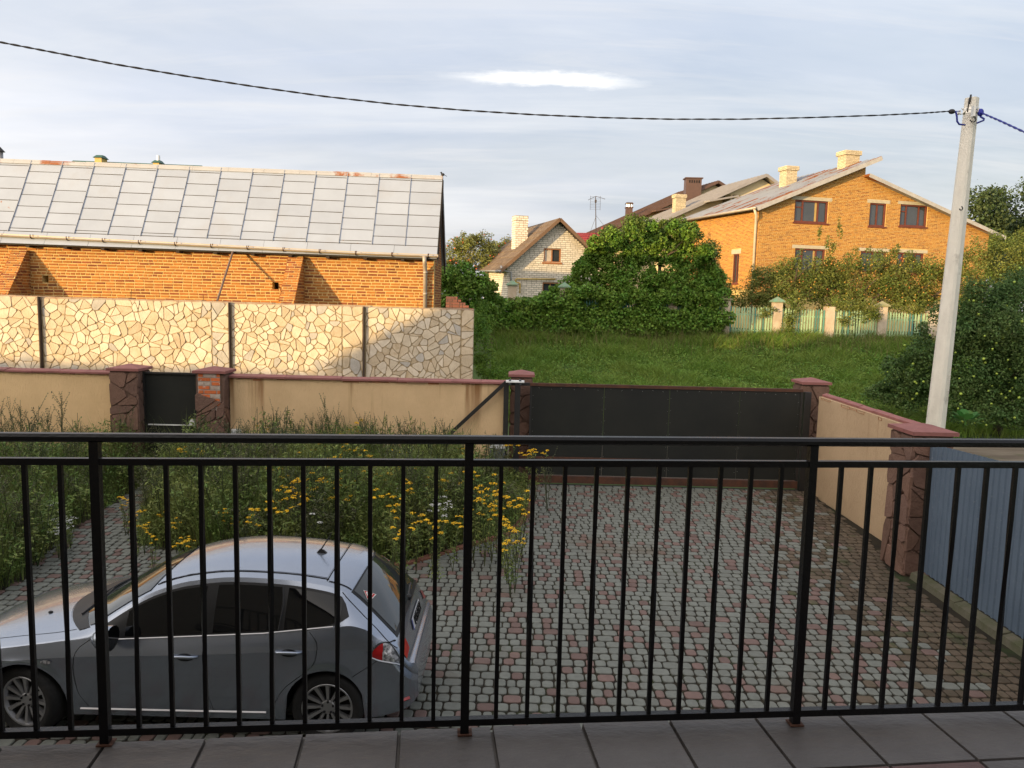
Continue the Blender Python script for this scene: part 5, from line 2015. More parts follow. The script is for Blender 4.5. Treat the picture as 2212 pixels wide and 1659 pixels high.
for px, X in zip(px_posts, PXs):
    gz0, pt0 = fz(X)
    top = pt0 + (.22 if px in capk else .12) + (.25 if px in (1105, 1217) else 0)
    po = B("pillar", M_FP, pf, (X - .19, X + .19, 33.82, 34.18, 1.6, top))
    if px in capk:
        mcap = M_CAPB if capk[px] == 'b' else M_CAPG
        c = MB().hexa([(X - .27, 33.74, top), (X + .27, 33.74, top), (X + .27, 34.26, top), (X - .27, 34.26, top)],
                      [(X - .27, 33.74, top + .05), (X + .27, 33.74, top + .05), (X + .27, 34.26, top + .05), (X - .27, 34.26, top + .05)])
        c.add([(X - .27, 33.74, top + .051), (X + .27, 33.74, top + .051), (X + .27, 34.26, top + .051), (X - .27, 34.26, top + .051), (X, 34, top + .25)],
              [(0, 1, 4), (1, 2, 4), (2, 3, 4), (3, 0, 4)])
        c.build("cap", mcap, po)
pkm = []
for k, mt in enumerate(M_PK):
    m = MB()
    w = .034
    m.hexa([(-w, 0, -.62), (w, 0, -.62), (w, .022, -.62), (-w, .022, -.62)], [(-w, 0, .55), (w, 0, .55), (w, .022, .55), (-w, .022, .55)])
    m.hexa([(-w, 0, .551), (w, 0, .551), (w, .022, .551), (-w, .022, .551)], [(-w * .25, 0, .62), (w * .25, 0, .62), (w * .25, .022, .62), (-w * .25, .022, .62)])
    me = bpy.data.meshes.new("picket")
    me.from_pydata(m.v, [], m.f)
    me.materials.append(mt)
    pkm.append(me)
for i in range(len(PXs) - 1):
    a, b = PXs[i] + .19, PXs[i + 1] - .19
    if a > 21:
        continue
    n = int((b - a) / .118)
    for k in range(n):
        X = a + (b - a) * (k + .5) / n
        if random.random() < .03:
            continue
        g0, t0 = fz(X)
        o = bpy.data.objects.new("picket", pkm[0 if i >= 5 and random.random() < .86 else 1])
        COL.objects.link(o)
        o.parent = pf
        o.location = (X, 33.9 + random.uniform(-.008, .008), (g0 + t0) / 2 + .02 + random.uniform(-.025, .025))
        o.rotation_euler = (random.uniform(-.02, .02), random.uniform(-.02, .02), 0)
    mb = MB()
    for dz in (.28, .98):
        mb.bar((a - .02, 33.955, fz(a)[0] + dz), (b + .02, 33.955, fz(b)[0] + dz), .05, .06)
    mb.build("rail", M_PK[0 if i >= 5 else 1], pf)

# ================================================================== vegetation
def leafmat(name, c, c2, isl=.35, hue=.02, tr=.25, rough=.55, sc=.9):
    return mat(name, c, c2, rough=rough, scale=sc, lo=.4, hi=.6, isl=isl, hue=hue, transl=tr, spec=.25)


M_VINE = leafmat("vine_leaf", (.105, .21, .027), (.15, .245, .035), isl=.45)
M_VINE2 = leafmat("vine_leaf_yellow", (.125, .175, .03), (.09, .15, .028))
M_APP = leafmat("apple_leaf", (.13, .175, .036), (.17, .185, .04))
M_APPD = leafmat("apple_leaf_dark", (.07, .135, .036), (.095, .15, .04))
M_POP = leafmat("poplar_leaf", (.065, .10, .035), (.08, .11, .04))
M_ROW = leafmat("rowan_leaf", (.20, .23, .06), (.23, .22, .06))
M_BARK = mat("bark", (.10, .075, .055), (.065, .05, .04), rough=.95, scale=6, stretch=(2, 2, .4), bump=1.5)
M_APL = mat("ripe_apple", (.42, .17, .04), (.44, .29, .05), rough=.4, scale=3, isl=.2, hue=.03)
M_APLG = mat("green_apple", (.36, .46, .07), (.30, .40, .06), rough=.4, scale=3, isl=.15)
M_BERRY = mat("rowan_berry", (.45, .10, .03), (.5, .15, .04), rough=.5, isl=.2)


def trunk(parent, base, top, r, nl=5, spread=1.5, name="trunk"):
    base, top = np.array(base, float), np.array(top, float)
    m = MB()
    mid = (base + top) / 2 + np.array([random.uniform(-.15, .15), 0, 0])
    m.tube([base, mid, top], [r, r * .75, r * .5], 8)
    t = m.build(name, M_BARK, parent, True)
    lm_ = MB()
    for k in range(nl):
        s = base + (top - base) * random.uniform(.45, .95)
        a = 2 * math.pi * (k / nl) + random.uniform(-.4, .4)
        e = s + np.array([math.cos(a) * spread, math.sin(a) * spread, random.uniform(.5, 1.3) * spread])
        h = (s + e) / 2 + np.array([0, 0, .15 * spread])
        lm_.tube([s, h, e], [r * .45, r * .3, r * .1], 6)
        e2 = h + np.array([math.cos(a + .8) * spread * .5, math.sin(a + .8) * spread * .5, .5 * spread])
        lm_.tube([h, e2], [r * .25, r * .06], 5)
    lm_.build("limbs", M_BARK, parent, True)


def fruit(name, blobs, n, r, m, parent, ymax=None):
    P, D = blob_points(blobs, n, .92, .2)
    if ymax is not None:
        P = P[D[:, 1] < ymax]
    o8 = np.array([(1, 0, 0), (-1, 0, 0), (0, 1, 0), (0, -1, 0), (0, 0, 1), (0, 0, -1)], float)
    o8 = np.concatenate([o8, np.array([(a, b, c) for a in (-1, 1) for b in (-1, 1) for c in (-1, 1)]) / math.sqrt(3)])
    tri = []
    ax = [[0, 1], [2, 3], [4, 5]]
    for i in (0, 1):
        for j in (0, 1):
            for k in (0, 1):
                a, b, c = ax[0][1 - i], ax[1][1 - j], ax[2][1 - k]
                d = 6 + i * 4 + j * 2 + k
                for (p, q) in ((a, b), (b, c), (c, a)):
                    tri.append((p, q, d) if (i + j + k) % 2 == 1 else (q, p, d))
    tri = np.array(tri)
    V = (P[:, None, :] + o8[None] * (r * rng.uniform(.75, 1.2, len(P)))[:, None, None]).reshape(-1, 3)
    Fq = (tri[None] + (np.arange(len(P)) * 14)[:, None, None]).reshape(-1, 3)
    o = npmesh(name, V, Fq, m, parent, smooth=True)
    o["kind"] = "stuff"
    return o


def bl(px, py, Y, rw, rh, rd):
    """clump centred at a picture point, radii in metres"""
    p = at(px, py, Y)
    return (p[0], p[1], p[2], rw, rd, rh)


# vines smothering the left half of the picket fence
vh = thing("creeper_hedge", "dense green creeper smothering the left half of the picket fence", "creeper", (3, 33.6, 2.2))
hb = []
for x in range(1005, 1560, 22):
    hb.append(bl(x, 684 + random.uniform(-6, 4), 33.5, .62, .62, .55))
    if x < 1250:
        hb.append(bl(x, 662 + random.uniform(-5, 6), 33.6, .6, .5, .6))
    if x < 1540:
        hb.append(bl(x + 9, 706 + random.uniform(-5, 5), 33.35, .55, .5, .5))
MB().tube([(0, 34.05, 2.2), (1, 34.1, 3.0), (3, 34.1, 3.3), (6, 34.1, 3.1)], .03, 5).build("stem", M_BARK, vh)
foliage("foliage", sub_blobs(hb, 3), 46000, .105, M_VINE, vh, jitter=.9, aspect=.85)
vm = thing("creeper_mound", "tall mound of green creeper over a tree right of the white cottage", "creeper", (6.5, 35, 2.2))
mb_ = [bl(1150, 655, 34.4, .7, .35, .6), bl(1250, 645, 34.2, .9, .5, .6), bl(1290, 680, 33.9, .9, .5, .5), bl(1350, 690, 33.8, 1.0, .55, .5), bl(1430, 690, 33.8, 1.0, .55, .5), bl(1505, 690, 33.8, .9, .6, .5), bl(1545, 625, 34.8, .7, .8, .7), bl(1180, 645, 34.6, .7, .35, .6), bl(1210, 628, 34.8, .8, .5, .7), bl(1235, 612, 35, .8, .6, .7), bl(1530, 600, 35.2, .8, 1.0, .8), bl(1545, 650, 34.8, .7, .9, .7), bl(1275, 560, 35.2, .6, .7, .7), bl(1265, 596, 35, .9, .8, .9), bl(1300, 560, 35.2, .8, .9, .9), bl(1340, 545, 35.4, 1.1, 1.1, 1.0), bl(1390, 545, 35.4, 1.2, 1.2, 1.0),
       bl(1440, 545, 35.3, 1.2, 1.1, 1.0), bl(1490, 560, 35.2, 1.1, 1.1, 1.0), bl(1310, 620, 34.8, 1.0, .9, .8), bl(1370, 620, 34.6, 1.3, 1.2, .8), bl(1440, 620, 34.6, 1.3, 1.2, .8),
       bl(1500, 620, 34.8, 1.0, 1.1, .8), bl(1400, 675, 34.2, 1.5, .9, .6), bl(1480, 675, 34.2, 1.1, .9, .6), bl(1330, 665, 34.2, 1.0, .8, .6)]
trunk(vm, (6.5, 35.3, 2.1), (6.6, 35.4, 5.5), .14, 5, 1.2)
mb_ += [bl(px_ + random.uniform(-6, 6), py_ + random.uniform(-7, 5), 33.55, .62, .5, .45) for px_, py_ in ((1195, 652), (1240, 640), (1275, 632), (1305, 645), (1340, 648), (1375, 640), (1410, 652), (1445, 640), (1480, 648), (1515, 640), (1540, 655))]
spurs = [bl(px_ + random.uniform(-8, 8), py_ + random.uniform(-8, 8), 35 - random.uniform(.2, 1.2), random.uniform(.25, .5), random.uniform(.3, .6), .35) for px_, py_ in ((1262, 575), (1290, 528), (1325, 512), (1362, 498), (1405, 492), (1452, 494), (1492, 505), (1522, 540), (1548, 590), (1560, 640), (1555, 685), (1240, 625), (1215, 650), (1330, 590), (1400, 600), (1470, 590), (1360, 650), (1440, 660), (1510, 640), (1300, 640))]
foliage("foliage", sub_blobs([(a, b, c, d * .86, e * .86, f * .86) for a, b, c, d, e, f in mb_] + spurs, 9, .36), 116000, .10, M_VINE, vm, jitter=1.0, lump=.45, aspect=.85)
tp = [bl(1365, 490, 35.8, .5, .5, .5), bl(1430, 492, 35.8, .55, .55, .5), bl(1480, 498, 35.7, .5, .5, .5), bl(1535, 540, 35.5, .6, .7, .6), bl(1345, 508, 35.6, .8, .55, .7), bl(1400, 500, 35.6, 1.0, .6, .8), bl(1450, 505, 35.6, .9, .6, .8), bl(1500, 520, 35.5, .7, .6, .7), bl(1310, 520, 35.5, .5, .5, .5)]
foliage("crown_shoots", sub_blobs(tp, 6, .5), 13000, .095, M_VINE2, vm, lump=.5)
lsb = thing("elder_bush", "dark green elder bush between the brick shed and the white cottage", "bush", (-2.4, 30, 2))
eb_ = [bl(975, 600, 30, .7, .7, .7), bl(1010, 610, 30, .8, .6, .7), bl(1000, 645, 30, 1.0, .7, .8), bl(1045, 640, 31, .7, .6, .7), bl(955, 640, 30, .6, .8, .7), bl(1030, 675, 30, .8, .6, .6), bl(1062, 668, 31.5, .7, .6, .6), bl(990, 690, 30, .8, .6, .6)]
trunk(lsb, (-2.2, 30.2, 1.2), (-2.1, 30.2, 3.6), .08, 4, .7)
foliage("foliage", sub_blobs(eb_, 5), 20000, .12, M_VINE, lsb)
rw = thing("rowan_tree", "rowan tree with orange berries behind the elder bush", "tree", (-2.4, 44, 2.2))
rbq = [bl(985, 560, 44, 1.2, 1.1, 1.0), bl(1030, 545, 44, 1.2, 1.2, 1.0), bl(1010, 525, 44, .8, .6, .8), bl(1060, 560, 45, 1.0, 1.0, .9), bl(965, 580, 44, .8, .8, .8), bl(1080, 540, 47, .9, .8, .8)]
trunk(rw, (-2.3, 44.2, 2), (-2.3, 44.2, 5.5), .12, 5, 1.2)
foliage("crown", sub_blobs(rbq, 7, .42), 15000, .12, M_ROW, rw, lump=.5, shell=.35, aspect=.45)
fruit("berries", rbq, 90, .045, M_BERRY, rw, .3)

apple_labels = [("apple tree heavy with orange fruit leaning over the third pale fence bay", 1700, 612), ("apple tree with orange fruit in front of the orange house's lower windows", 1850, 605), ("apple tree with orange fruit just left of the utility pole", 1975, 612)]
for k, (lab, px, py) in enumerate(apple_labels):
    Y = 36.6
    c = at(px, 700, Y)
    at_ = thing("apple_tree", lab, "tree", (c[0], Y, 2.2), "apple trees behind the picket fence")
    bb = [bl(px, py, Y, 1.5, 1.1, 1.3), bl(px - 55, py + 14, Y, 1.3, 1.0, 1.1), bl(px + 55, py + 12, Y, 1.3, 1.0, 1.1), bl(px - 10, py + 45, Y - .8, 1.7, .9, .9), bl(px + 35, py - 38, Y, .9, .7, .8), bl(px - 5, py - 42, Y, .6, .6, .6), bl(px - 62, py - 20, Y, .5, .6, .5), bl(px + 70, py - 25, Y, .5, .6, .5), bl(px - 40, py - 22, Y, .8, .6, .8)]
    if k == 0:
        bb += [bl(1605, 640, Y, 1.1, .8, .9), bl(1640, 600, Y, .7, .7, .7), bl(1710, 672, 33.7, .55, .9, .3), bl(1700, 700, 33.65, .4, .55, .2), bl(1655, 672, 33.7, .5, .3, .2), bl(1560, 640, Y, .8, .9, .8)]
    if k == 1:
        bb += [bl(1850, 665, 33.8, 1.1, .5, .3), bl(1835, 690, 33.7, .5, .4, .2), bl(1880, 680, 33.7, .5, .4, .2), bl(1790, 575, Y, .5, .6, .5), bl(1795, 530, Y, .3, .55, .3), bl(1812, 495, Y, .16, .5, .16), bl(1770, 505, Y, .12, .45, .15)]
    if k == 2:
        bb += [bl(1960, 660, 33.9, .9, .4, .3), bl(1935, 545, Y, .3, .5, .3)]
    trunk(at_, (c[0], Y, 2.1), (c[0] + .2, Y, 4.2), .13, 6, 1.3)
    foliage("crown", sub_blobs(bb, 6, .42), 20000, .095, M_APP, at_, lump=.45, shell=.4, aspect=.5)
    fruit("apples", bb, 230, .036, M_APL, at_, .2)

ya = thing("plum_tree", "yellowish sunlit tree above the green apple tree at the right edge", "tree", (20.5, 35, 2.2))
yb_ = [bl(2120, 545, 35.5, .8, .8, .8), bl(2185, 525, 35.5, 1.1, .9, .9), bl(2240, 515, 35.5, 1.2, 1.0, 1.0), bl(2150, 520, 36, .4, .6, .4), bl(2110, 575, 35, 1.2, 1.0, 1.0), bl(2170, 560, 35, 1.5, 1.3, 1.2), bl(2235, 560, 35, 1.5, 1.4, 1.2), bl(2140, 620, 34.6, 1.4, 1.1, 1.0), bl(2205, 620, 34.6, 1.6, 1.2, 1.0), bl(2095, 625, 34.6, .9, .9, .9), bl(2080, 560, 35.5, .5, .6, .5)]
trunk(ya, (20.5, 35.2, 2), (20.6, 35.2, 4.2), .13, 5, 1.3)
foliage("crown", sub_blobs(yb_, 6), 17000, .10, M_APP, ya, lump=.45, shell=.4, aspect=.5)

ga = thing("apple_tree", "large dark apple tree with pale green apples at the right edge", "tree", (14.6, 23, .1))
gb_ = [bl(2130, 660, 23, 1.0, 1.0, 1.0), bl(2190, 650, 23.4, 1.1, 1.2, 1.0), bl(2100, 720, 22.6, 1.0, 1.0, 1.0), bl(2170, 730, 22.4, 1.2, 1.1, 1.0), bl(2235, 720, 22.8, 1.2, 1.4, 1.0), bl(2120, 800, 22.2, 1.1, .9, .9), bl(2190, 810, 22.2, 1.1, .9, .9),
       bl(2240, 800, 22.4, 1.1, 1.0, .9), bl(2050, 750, 23, .6, .8, .7), bl(2000, 800, 23.4, .6, .6, .7), bl(1960, 820, 24, .7, .45, .6), bl(1920, 835, 24.6, .6, .35, .5), bl(2080, 850, 22.4, .8, .6, .7), bl(2150, 870, 22.2, .9, .5, .7), bl(2220, 870, 22.2, .9, .5, .7), bl(2020, 850, 23.4, .6, .5, .6), bl(1960, 868, 23.8, .7, .4, .6), bl(1990, 720, 24, .35, .5, .4), bl(1985, 760, 23.6, .55, .6, .6), bl(1935, 800, 24.2, .6, .5, .6), bl(1890, 850, 24.4, .6, .35, .5), bl(1990, 840, 23.4, .7, .5, .6), bl(2040, 815, 23, .8, .7, .7), bl(2070, 690, 23, .7, .9, .7), bl(2105, 892, 21.8, .8, .4, .6), bl(2165, 902, 21.6, .8, .4, .6), bl(2225, 900, 21.6, .8, .45, .6), bl(2058, 885, 22.2, .5, .35, .5)]
trunk(ga, (14.7, 23, -.1), (14.9, 23, 2.6), .14, 7, 1.3)
foliage("crown", sub_blobs(gb_, 5), 66000, .085, M_APPD, ga, lump=.35, shell=.4, aspect=.55)
fruit("apples", gb_, 260, .038, M_APLG, ga, .25)

for k, (lab, px, py, rw_, rh_) in enumerate((("tall dark poplar beyond the orange house, nearest its eave", 2125, 470, 2.6, 3.4), ("tall dark poplar at the right edge of the sky", 2200, 475, 3.2, 3.4), ("rounded dark tree low beyond the orange house's right eave", 2165, 510, 3.0, 2.6))):
    Y = 78 + 4 * k
    c = at(px, 600, Y)
    pt_ = thing("poplar_tree", lab, "tree", (c[0], Y, 2.4), "far dark trees at the right")
    bb = [bl(px, py, Y, rw_, rh_, 2.5), bl(px - 12, py + 40, Y, rw_ * 1.1, rh_, 2.5), bl(px + 8, py + 75, Y, rw_ * 1.1, rh_, 2.5)]
    trunk(pt_, (c[0], Y, 2), (c[0], Y, 7), .3, 5, 2.0)
    foliage("crown", sub_blobs(bb, 9, .4), 9000, .30, M_POP, pt_, lump=.5, shell=.35)

# ---- meadow grass: many bent blades
def blades(x, y, z, h, w, lean):
    n = len(x)
    a = rng.uniform(0, 2 * math.pi, n)
    dx, dy = np.cos(a) * w, np.sin(a) * w
    b = rng.uniform(0, 2 * math.pi, n)
    lx, ly = np.cos(b) * lean * h, np.sin(b) * lean * h
    V = np.empty((n, 5, 3))
    for k, (s, f, g) in enumerate(((-.5, 0, 0), (.5, 0, 0), (.4, .55, .3), (-.4, .55, .3), (0, 1, 1))):
        V[:, k, 0] = x + dx * s + lx * g
        V[:, k, 1] = y + dy * s + ly * g
        V[:, k, 2] = z + h * f
    i = np.arange(n) * 5
    F1 = np.stack([i, i + 1, i + 2, i + 3], 1)
    F2 = np.stack([i + 3, i + 2, i + 4, i + 4], 1)
    return V.reshape(-1, 3), F1, i


def blade_mesh(name, parts, mats, parent=None):
    Vs, Fq, mi, off = [], [], [], 0
    for (V, F1, i), m_ in parts:
        Vs.append(V)
        t1 = np.stack([i, i + 1, i + 2], 1)
        t2 = np.stack([i, i + 2, i + 3], 1)
        t3 = np.stack([i + 3, i + 2, i + 4], 1)
        T = np.concatenate([t1, t2, t3]) + off
        Fq.append(T)
        mi += [m_] * len(T)
        off += len(V)
    return npmesh(name, np.concatenate(Vs), np.concatenate(Fq), mats, parent, mi)


M_GR1 = leafmat("meadow_blade", (.155, .265, .04), (.20, .28, .05), isl=.35, hue=.015, tr=.3, sc=.5)
M_GR2 = leafmat("dry_blade", (.20, .17, .07), (.15, .15, .05), isl=.3, tr=.3)
n = 150000
x = rng.uniform(-1.5, 26, n)
y = 23.0 + 11.0 * rng.random(n)
k = (x > -.8 + 0 * y) & (x < y * .75)
x, y = x[k], y[k]
lump = np.sin(x * 1.1 + np.sin(y * .7) * 2) * np.sin(y * 1.3 + x * .4)
lump2 = np.sin(x * 3.1 + y) * np.sin(y * 2.7 - x * 1.3)
h = (.24 + .11 * lump + .09 * lump2) * rng.uniform(.6, 1.5, len(x)) + np.where(y > 32.3, .12, 0)
p1 = blades(x, y, ground_z(x, y), h, .026, .95)
dry = rng.random(len(x)) < .0
nd = 2600
xd, yd = rng.uniform(-1, 22, nd), 31.0 + 2.6 * rng.random(nd) ** .5
p2 = blades(xd, yd, ground_z(xd, yd), rng.uniform(.4, .9, nd), .016, .3)
n3 = 3000
x3, y3 = rng.uniform(8.5, 20, n3), rng.uniform(22.3, 24, n3)
p3_ = blades(x3, y3, ground_z(x3, y3), rng.uniform(.15, .4, n3), .02, .5)
tag(blade_mesh("meadow_grass", [(p1, 0), (p2, 1), (p3_, 0)], [M_GR1, M_GR2]), kind="stuff")
# leafy low weeds through the meadow
n = 42000
x, y = rng.uniform(-.5, 20, n), 24.5 + 9 * rng.random(n)
P = np.stack([x, y, ground_z(x, y) + rng.uniform(.05, .27, n)], 1)
V, Fq = leaves(P, np.tile([0, -.25, 1.0], (n, 1)), .09, .5, jitter=.45)
tag(npmesh("meadow_weeds", V, Fq, leafmat("meadow_weed_leaf", (.13, .25, .04), (.17, .26, .045))), kind="stuff")
# rank weeds at the end of the stone wall
wt_ = [bl(1040, 740, 24, .45, .9, .5), bl(1055, 790, 24, .5, .5, .5), bl(1035, 700, 28, .6, .8, .5), bl(1075, 806, 23.5, .6, .25, .4)]
rwd = tag(foliage("nettle_clump", sub_blobs(wt_, 6), 7000, .075, M_VINE, None, aspect=.4), "rank green nettles growing past the right end of the stone wall", "nettles")

# burdock by the driveway wall: every big leaf its own part
M_BUR = leafmat("burdock_leaf", (.05, .15, .03), (.065, .17, .035), isl=.15, tr=.3)


def burdock(lab, c, s, nlf):
    t = thing("burdock", lab, "plant", tuple(c), "burdock plants outside the yard")
    for k in range(nlf):
        a = 2 * math.pi * k / nlf * 1.6 + random.uniform(-.3, .3)
        el = random.uniform(.3, 1.1)
        d = np.array([math.cos(a) * math.cos(el), math.sin(a) * math.cos(el), math.sin(el)])
        sd = np.array([-math.sin(a), math.cos(a), 0])
        upv = np.cross(d, sd) * -1
        b = np.array(c) + d * s * .55
        V = [np.array(c), b]
        pr = [(0, 0, 0), (.1, .22, .03), (.35, .34, .05), (.65, .28, .02), (.9, .12, -.06), (1.0, 0, -.12)]
        V, Fs = [], []
        for (l, w_, hh) in pr:
            q = b + d * l * s * .8 + np.array([0, 0, hh * s])
            V += [q + sd * w_ * s + np.array([0, 0, .06 * s * w_]), q - np.array([0, 0, .02 * s]), q - sd * w_ * s + np.array([0, 0, .06 * s * w_])]
        for i in range(len(pr) - 1):
            Fs += [(i * 3, i * 3 + 1, i * 3 + 4, i * 3 + 3), (i * 3 + 1, i * 3 + 2, i * 3 + 5, i * 3 + 4)]
        MB().add(V, Fs).build("leaf", M_BUR, t, True)
    m = MB()
    m.tube([np.array(c), np.array(c) + np.array([0, 0, s * .9])], [.02, .012], 5)
    m.build("stalk", M_BUR, t)


burdock("broad leaved burdock just over the gate's right end", at(1705, 872, 20.5), .36, 15)
burdock("broad leaved burdock between the gate's right pillar and the green apple tree", at(1785, 884, 19.8), .34, 14)
burdock("broad leaved burdock at the foot of the utility pole", at(2085, 918, 19.5), .36, 16)
burdock("small burdock beside the driveway wall's coping", at(1850, 905, 18.8), .3, 10)

# ================================================================== weedy beds in the yard
M_WD1 = leafmat("weed_blade", (.135, .20, .05), (.20, .235, .065), isl=.4, hue=.02, tr=.25, sc=1.2)
M_WD2 = leafmat("weed_dry", (.15, .12, .06), (.11, .10, .05), isl=.35, tr=.25)
M_WD3 = leafmat("weed_light", (.16, .235, .05), (.12, .20, .05), isl=.3, hue=.02, tr=.25)


def bed_points(poly, n):
    xs_, ys_ = [p[0] for p in poly], [p[1] for p in poly]
    out = []
    while len(out) < n:
        for x_, y_ in zip(rng.uniform(min(xs_), max(xs_), n), rng.uniform(min(ys_), max(ys_), n)):
            if inside(poly, x_, y_):
                out.append((x_, y_))
                if len(out) >= n:
                    break
    return np.array(out)


def edge_dist(poly, P):
    d = np.full(len(P), 1e9)
    for i in range(len(poly)):
        a, b = np.array(poly[i]), np.array(poly[(i + 1) % len(poly)])
        t = np.clip(((P - a) @ (b - a)) / ((b - a) @ (b - a)), 0, 1)
        d = np.minimum(d, np.linalg.norm(P - (a + t[:, None] * (b - a)), axis=1))
    return d


def bed_height(P, poly):
    e = edge_dist(poly, P)
    x, y = P[:, 0], P[:, 1]
    l = np.sin(x * 2.1 + y) * np.sin(y * 1.7 - x * .6)
    low_ = np.where((x > -.9) & (y > 13.2), .5, 1.0) * np.where((np.abs(x + 5.5) < .35) & (y > 13.4), .75, 1.0)
    return (np.clip(.32 + e * 1.1, .28, .92) + .30 * l + .12 * np.sin(x * 5.3 + 1) * np.sin(y * 4.7)) * low_


bed2 = [(-13, 15.2), (-7.05, 15.2), (-6.95, 13.7), (-6.7, 11.4), (-6.15, 9.5), (-6.2, 8.3), (-13, 7.5)]
for poly, nm_, nb, nf in ((MAIN_BED, "bed_weeds", 26000, 42000), (bed2, "side_bed_weeds", 22000, 30000)):
    P = bed_points(poly, nb)
    H = bed_height(P, poly)
    p_a = blades(P[:, 0], P[:, 1], np.zeros(nb), H * rng.uniform(.6, 1.25, nb), .009, .4)
    Q = bed_points(poly, nb // 5)
    p_b = blades(Q[:, 0], Q[:, 1], np.zeros(len(Q)), bed_height(Q, poly) * rng.uniform(.5, 1.2, len(Q)), .006, .55)
    tag(blade_mesh(nm_, [(p_a, 0), (p_b, 1)], [M_WD1, M_WD2]), kind="stuff")
    P = bed_points(poly, nf)
    H = bed_height(P, poly)
    P3 = np.stack([P[:, 0], P[:, 1], H * rng.random(nf) ** .55], 1)
    V, Fq = leaves(P3, np.tile([0, -.2, .9], (nf, 1)), .075, .32, jitter=.6)
    tag(npmesh(nm_.replace("weeds", "leafage"), V, Fq, M_WD1 if poly is MAIN_BED else M_WD3), kind="stuff")

# individual flowering plants: several kinds built once, then copied with their parts
M_YEL = mat("tansy_yellow", (.85, .53, .012), (.75, .42, .01), rough=.7, scale=9, isl=.15)
M_WHT = mat("daisy_white", (.75, .75, .72), (.65, .65, .62), rough=.7, scale=9)
M_STEM = leafmat("plant_stem", (.055, .075, .03), (.07, .08, .035), tr=0)
M_MUG = leafmat("mugwort_leaf", (.10, .115, .055), (.13, .12, .065), tr=.2)


def mesh_of(m_, name, mats):
    me = bpy.data.meshes.new(name)
    me.from_pydata(m_.v, [], m_.f)
    for q in (mats if isinstance(mats, (list, tuple)) else [mats]):
        me.materials.append(q)
    me.update()
    return me


def buttons(m_, c, r, n, br, dome=.3):
    for _ in range(n):
        a, d = random.uniform(0, 2 * math.pi), r * math.sqrt(random.random())
        p = np.array([c[0] + math.cos(a) * d, c[1] + math.sin(a) * d, c[2] - dome * d * d / r + random.uniform(-.008, .008)])
        s = br * random.uniform(.75, 1.2)
        vs = [p + np.array([math.cos(k * math.pi / 3) * s, math.sin(k * math.pi / 3) * s, 0]) for k in range(6)] + [p + np.array([0, 0, s * .7]), p + np.array([0, 0, -s * .8])]
        m_.add(vs, [(k, (k + 1) % 6, 6) for k in range(6)] + [((k + 1) % 6, k, 7) for k in range(6)])


def make_plant(kind):
    """meshes of one plant, height about 1 m, foot at the origin: [(part name, mesh)]"""
    parts = []
    stems, lf = MB(), []
    tips = []
    ns = {'tansy': 3, 'daisy': 5, 'mugwort': 3, 'carrot': 2}[kind]
    for k in range(ns):
        a = 2 * math.pi * k / ns + random.uniform(-.4, .4)
        sp = random.uniform(.05, .2)
        h = random.uniform(.8, 1.05)
        pts = [np.array([0, 0, 0]), np.array([math.cos(a) * sp * .4, math.sin(a) * sp * .4, h * .5]), np.array([math.cos(a) * sp, math.sin(a) * sp, h])]
        stems.tube(pts, [.006, .005, .003], 4, cap=False)
        tips.append(pts[-1])
        for j in range(15):
            f = .2 + .75 * j / 15
            b = pts[0] + (pts[1] - pts[0]) * min(1, f * 2) if f < .5 else pts[1] + (pts[2] - pts[1]) * (f * 2 - 1)
            aa = random.uniform(0, 2 * math.pi)
            l = random.uniform(.06, .13) * (1.2 - f * .7)
            for q_ in range(3):
                lf.append((b + np.array([math.cos(aa) * l * (q_ + .7) / 3, math.sin(aa) * l * (q_ + .7) / 3, .02 * q_]), (math.cos(aa) * .3, math.sin(aa) * .3, 1)))
        if kind in ('tansy', 'daisy'):
            for j in range(random.choice((0, 1, 1, 2))):
                a2 = random.uniform(0, 2 * math.pi)
                b = pts[1] + (pts[2] - pts[1]) * random.uniform(.5, .8)
                e = b + np.array([math.cos(a2) * .09, math.sin(a2) * .09, random.uniform(.10, .16)])
                stems.tube([b, e], [.003, .002], 3, cap=False)
                tips.append(e)
        if kind == 'mugwort':
            for j in range(9):
                a2 = random.uniform(0, 2 * math.pi)
                b = pts[1] + (pts[2] - pts[1]) * random.uniform(.0, .9)
                e = b + np.array([math.cos(a2) * .10, math.sin(a2) * .10, random.uniform(.12, .2)])
                stems.tube([b, e], [.003, .0015], 3, cap=False)
                for q_ in range(6):
                    p = b + (e - b) * (q_ + 1) / 6
                    lf.append((p + np.array([random.uniform(-.012, .012), random.uniform(-.012, .012), 0]), (0, 0, 1)))
    parts.append(("stems", mesh_of(stems, "stems", M_STEM)))
    P = np.array([p for p, _ in lf]); D = np.array([d for _, d in lf], float)
    V, Fq = leaves(P, D, .055 if kind != 'mugwort' else .032, .35, jitter=.6)
    m = MB(); m.add(V, [tuple(q_) for q_ in Fq])
    parts.append(("foliage", mesh_of(m, "foliage", M_MUG if kind == 'mugwort' else M_WD1)))
    if kind != 'mugwort':
        for t in tips:
            m = MB()
            if kind == 'tansy':
                buttons(m, t, random.uniform(.032, .052), random.randint(11, 20), .0098)
            elif kind == 'daisy':
                buttons(m, t, .05, 9, .009, .2)
            else:
                buttons(m, t, .055, 46, .008, .2)
            parts.append(("flower_head", mesh_of(m, "flower_head", M_YEL if kind == 'tansy' else M_WHT)))
    return parts


PL = {k: [make_plant(k) for _ in range(nv)] for k, nv in (('tansy', 5), ('daisy', 3), ('mugwort', 3), ('carrot', 2))}


